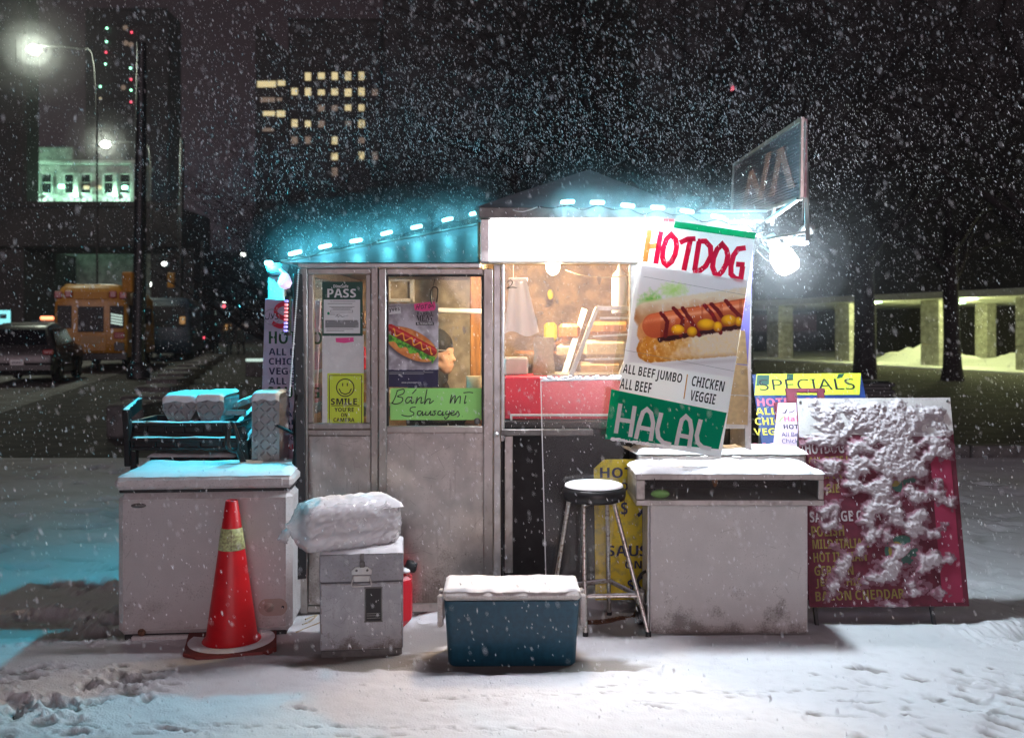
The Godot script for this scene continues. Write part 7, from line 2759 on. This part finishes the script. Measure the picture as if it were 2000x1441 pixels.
	for k in [[65, 97, 34.0, 0.24, 36.0, "nearest and brightest street lamp, upper left corner"], [205, 282, 46.0, 0.24, 32.0, "second bright street lamp, above the floodlit building"], [128, 500, 78.0, 0.24, 26.0, "street lamp under the bridge above the school bus"], [296, 492, 85.0, 0.24, 26.0, "street lamp just right of the thick pole"], [320, 515, 95.0, 0.26, 0.0, "small street lamp beside the second lamp under the bridge"], [290, 555, 100.0, 0.36, 0.0, "low street lamp above the dark city bus"], [475, 497, 80.0, 0.24, 8.0, "lone street lamp before the trees near the left stall corner"], [92, 550, 90.0, 0.3, 0.0, "small street lamp left of the school bus roof"], [438, 591, 110.0, 0.2, 0.0, "tiny lamp above the red signal"], [363, 600, 110.0, 0.2, 0.0, "tiny lamp above the distant car"]]:
		var c := P(k[0], k[1], k[2])
		var p := thing("street_lamp", k[5], "street lamp", V(c.x + 2.2, 0, c.z), 0.0, "lit street lamps")
		st = mb()
		ball(st, c, V(k[3], k[3] * 0.75, k[3]), 14)
		var lens := objw("lamp", st, M.street_lamp, p)
		if k[4] > 0:
			omni(lens, c, Color(0.95, 1.0, 0.9), k[4], 0.2, 60)
		st = mb()
		tube(st, smooth_path([V(c.x + 2.2, 0, c.z - 0.3), V(c.x + 2.2, c.y * 0.6, c.z - 0.3), V(c.x + 2.1, c.y - 0.4, c.z - 0.3), V(c.x + 1.5, c.y + 0.15, c.z - 0.3), V(c.x + 0.1, c.y + 0.16, c.z - 0.1)], 4), 0.035, 6)
		objw("post", st, M.black, p)
		n += 1
	# traffic signals
	for k in [[437, 598, 90.0, "red_lamp", "traffic signal glowing red far down the street"], [385, 618, 80.0, "cyan_sign", "traffic signal glowing cyan beside the short far pole"], [418, 636, 70.0, "cyan_sign", "low traffic signal glowing cyan between the walkers"]]:
		var c := P(k[0], k[1], k[2])
		var p := thing("traffic_signal", k[4], "traffic signal", V(c.x, 0, c.z))
		st = mb()
		box(st, c + V(-0.2, -0.7, -0.25), c + V(0.2, 0.35, -0.05), 0.03)
		objw("housing", st, M.black, p)
		st = mb()
		ball(st, c, V(0.17, 0.17, 0.1), 10)
		objw("lamp", st, M[k[3]], p)
		st = mb()
		tube(st, [V(c.x, 0, c.z - 0.15), V(c.x, c.y - 0.7, c.z - 0.15)], 0.07, 8)
		objw("post", st, M.black, p)
	# blocks of the low planter wall marching away beside the road
	n = 0
	for k in [[205, 278, 792, 852, 0], [233, 320, 775, 812, 1], [262, 330, 756, 785, 2], [284, 345, 741, 765, 3], [306, 358, 730, 750, 4], [326, 372, 721, 739, 5], [344, 386, 713, 730, 6], [360, 400, 706, 721, 7], [376, 412, 700, 713, 8], [392, 424, 694, 706, 9]]:
		var a := G(k[0], k[3]); var b := G(k[1], k[3])
		var d := CZ - a.z
		var h := P(0, k[2], d).y
		var p := thing("concrete_block", ["nearest", "second", "third", "fourth", "fifth", "sixth", "seventh", "eighth", "ninth", "farthest"][k[4]] + " concrete block of the row beside the road", "concrete block", (a + b) / 2, 0.0, "concrete blocks beside the road")
		st = mb()
		box(st, V(-(b.x - a.x) / 2, -0.03, -0.9), V((b.x - a.x) / 2, h, 0), 0.03)
		obj("block", st, M.concrete_dark, p)
		st = mb()
		snow_pad(st, V(-(b.x - a.x) / 2, h, 0), V(b.x - a.x, 0, 0), V(0, 0, -0.9), 0.035, k[4], 10, 10)
		obj("snow", st, M.road_slush, p)
	# bus shelter advert and glowing strip
	var c2 := P(8, 620, 40)
	t = thing("advert_panel", "glowing cyan advert panel at the left edge above the parked car", "advert panel", V(c2.x, 0, c2.z))
	st = mb()
	cbox(st, c2, V(0.5, 0.62, 0.05), 0.02)
	objw("screen_sign", st, M.cyan_sign, t)
	st = mb()
	cbox(st, c2 + V(0.0, 0, -0.07), V(0.62, 0.75, 0.08), 0.02)
	cbox(st, V(c2.x, (c2.y - 0.37) / 2, c2.z - 0.07), V(0.1, c2.y - 0.37, 0.08), 0.01)
	objw("frame", st, M.black, t)
	st = mb()
	cbox(st, c2 + V(-0.05, 0.05, 0.03), V(0.3, 0.2, 0.02), 0.01)
	objw("dark_print", st, M.bus_dark, t)
	c2 = P(498, 703, 30)
	st = mb()
	cbox(st, c2, V(0.62, 0.09, 0.06), 0.02)
	t = thing("light_strip", "low glowing green white light strip left of the pale menu board", "light strip", V(c2.x, 0, c2.z))
	objw("lamp", st, M.cool_window, t)
	st = mb()
	box(st, V(c2.x - 0.34, -0.03, c2.z - 0.2), V(c2.x + 0.34, c2.y - 0.05, c2.z - 0.04), 0.02)
	objw("base", st, M.concrete_dark, t)
	c2 = P(88, 613, 52)
	t = thing("taxi", "distant vehicle with an orange lit lamp left of the school bus", "car", V(c2.x, 0, c2.z), STREET)
	t.name = "distant_van"
	st = mb()
	loft_body([Vector2(0, 0.35), Vector2(0.04, 1.0), Vector2(-0.05, 1.75), Vector2(-0.3, 2.0), Vector2(-3.6, 2.0), Vector2(-4.4, 1.1), Vector2(-5, 1.0), Vector2(-5, 0.35)], func(y: float) -> float: return 0.95 - 0.12 * clampf((y - 1.2) / 0.8, 0, 1), st)
	obj("body", st, M.bus_dark, t)
	st = mb()
	cbox(st, V(0, 2.12, -0.4), V(0.7, 0.2, 0.2), 0.05)
	obj("roof_lamp", st, M.orange_lamp, t)
	for x in [-0.8, 0.8]:
		for z in [-0.9, -4.0]:
			wheel(t, V(x, 0.34, z), 0.34, 0.22)
	walkers()

func small_things() -> void:
	# chain lying in the snow by the counter's foot
	var pts := smooth_path([P(1145, 1205, 4.86) * V(1, 0, 1), P(1180, 1203, 4.88) * V(1, 0, 1), P(1212, 1198, 4.93) * V(1, 0, 1), P(1238, 1180, 4.97) * V(1, 0, 1), P(1262, 1155, 4.95)], 9)
	var t := thing("chain", "rusty chain lying in the snow between stool and counter", "chain", pts[0])
	var st := mb()
	for k in pts.size() - 1:
		var a: Vector3 = pts[k] + V(0, 0.014, 0); var b: Vector3 = pts[k + 1] + V(0, 0.014, 0)
		var dir := (b - a).normalized()
		var side := dir.cross(Vector3.UP).normalized() if k % 2 == 0 else Vector3.UP
		var ringp := []
		for q in 9:
			var an := TAU * q / 8.0
			ringp.append((a + b) / 2 + dir * cos(an) * 0.02 + side * sin(an) * 0.011)
		tube(st, ringp, 0.0042, 6, false)
	objw("links", st, M.rust, t)
	st = mb()
	tube(st, smooth_path([P(1268, 1112, 4.9), P(1252, 1122, 4.88), P(1246, 1140, 4.88), P(1258, 1160, 4.9)], 5), 0.008, 8)
	tag(obj("cable_loop", st, M.black), "black cable loop beside the left foot of the counter", "cable")
	# yellow cord in the snow between freezer and box
	st = mb()
	var q2 := func(px: float, py: float) -> Vector3: return G(px, py) + V(0, 0.012, 0)
	tube(st, smooth_path([q2.call(578, 1240), q2.call(598, 1232), q2.call(622, 1222), q2.call(640, 1216)], 5), 0.006, 6)
	tube(st, smooth_path([q2.call(590, 1225), q2.call(605, 1218), q2.call(618, 1206), q2.call(606, 1210), q2.call(596, 1214)], 5), 0.005, 6)
	tag(obj("power_cord", st, M.tan), "dirty yellow cord half buried in snow between freezer and metal box", "cord")
	# heaped snow behind the stool and at the foot of the stall
	var ns := FastNoiseLite.new()
	ns.seed = 77
	ns.frequency = 3.5
	st = mb()
	for k in [[0.05, 0.75, -0.36, 0.4, 0.09], [-0.52, -0.18, -0.01, 0.14, 0.05], [-1.05, -0.9, 0.0, 0.25, 0.06]]:
		sheet(st, 24, 12, func(u: float, v: float) -> Vector3:
			var x := lerpf(k[0], k[1], u); var z := lerpf(k[2], k[2] + k[3], v)
			return V(x, 0.004 + k[4] * pow(sin(u * PI), 0.7) * (1 - v) * (0.75 + 0.7 * ns.get_noise_2d(x * 2, z * 2)) - 0.012 * v, z), Vector3.UP)
	stuff(obj("snow_heap", st, M.snow))
	tag(get_node("snow_heap"), "loose snow drifted against the foot of the stall", "snow")

func snowfall() -> void:
	# a flake: a ragged clump of crystals, a little longer than wide
	var st := mb()
	var pts := []
	for k in 12:
		var y := 1.0 - 2.0 * (k + 0.5) / 12.0
		var a := 2.4 * k
		var rr := sqrt(1 - y * y) * (0.75 + 0.25 * ((k * 7) % 3))
		pts.append(V(cos(a) * rr * 0.5, y * 1.0, sin(a) * rr * 0.5))
	var top := V(0.1, 1.0, 0); var bot := V(-0.1, -1.0, 0.05)
	for k in 6:
		var a := TAU * k / 6.0; var b := TAU * (k + 1) / 6.0
		var ra := 0.42 if k % 2 else 0.55; var rb := 0.55 if k % 2 else 0.42
		var p := V(cos(a) * ra, 0.1 * (k % 3 - 1), sin(a) * ra); var q := V(cos(b) * rb, 0.1 * ((k + 1) % 6 % 3 - 1), sin(b) * rb)
		tri(st, top, p, q, p + q)
		tri(st, bot, p, q, p + q)
	st.generate_normals()
	var flake: ArrayMesh = st.commit()
	var m := mk("snow_flake", [0.9, 0.9, 0.92], 0.8)
	m.backlight_enabled = true
	m.backlight = Color(0.9, 0.9, 0.92)
	var mm := MultiMesh.new()
	mm.transform_format = MultiMesh.TRANSFORM_3D
	mm.mesh = flake
	var n := 135000
	mm.instance_count = n
	for k in n:
		var z := 3.4 - 17.0 * pow(rng.randf(), 1.15)
		var p := V(rng.randf_range(-1, 1) * (2.5 + 0.65 * (CZ - z)), rng.randf_range(0.03, 1.0) * (3.0 + 0.4 * (CZ - z)), z)
		if k % 6 == 0:
			p = V(0.3 + rng.randfn(0, 1.5), 2.0 + absf(rng.randfn(0, 0.9)), rng.randfn(-2.6, 0.6)) if k % 12 else V(0.3 + rng.randfn(0, 1.4), 2.35 + absf(rng.randfn(0, 0.5)), rng.randfn(-0.3, 0.8))
		if p.z < -0.06 and p.z > -1.85 and p.x > -1.2 and p.x < 1.35 and p.y < 2.6:
			p.z = rng.randf_range(0.3, 3.0)
		var size := rng.randf_range(0.0017, 0.0033) * (1.0 if rng.randf() < 0.9 else 1.5)
		var tilt := Basis(Vector3.BACK, 0.28 + rng.randfn(0, 0.22)) * Basis(Vector3.UP, rng.randf() * TAU)
		mm.set_instance_transform(k, Transform3D(tilt.scaled_local(V(size, size * rng.randf_range(1.5, 2.6), size)), p))
	var o := MultiMeshInstance3D.new()
	o.multimesh = mm
	o.material_override = m
	o.name = "falling_snow"
	add_child(o)
	stuff(o)
	tag(o, "white snowflakes falling all through the night air", "snow")
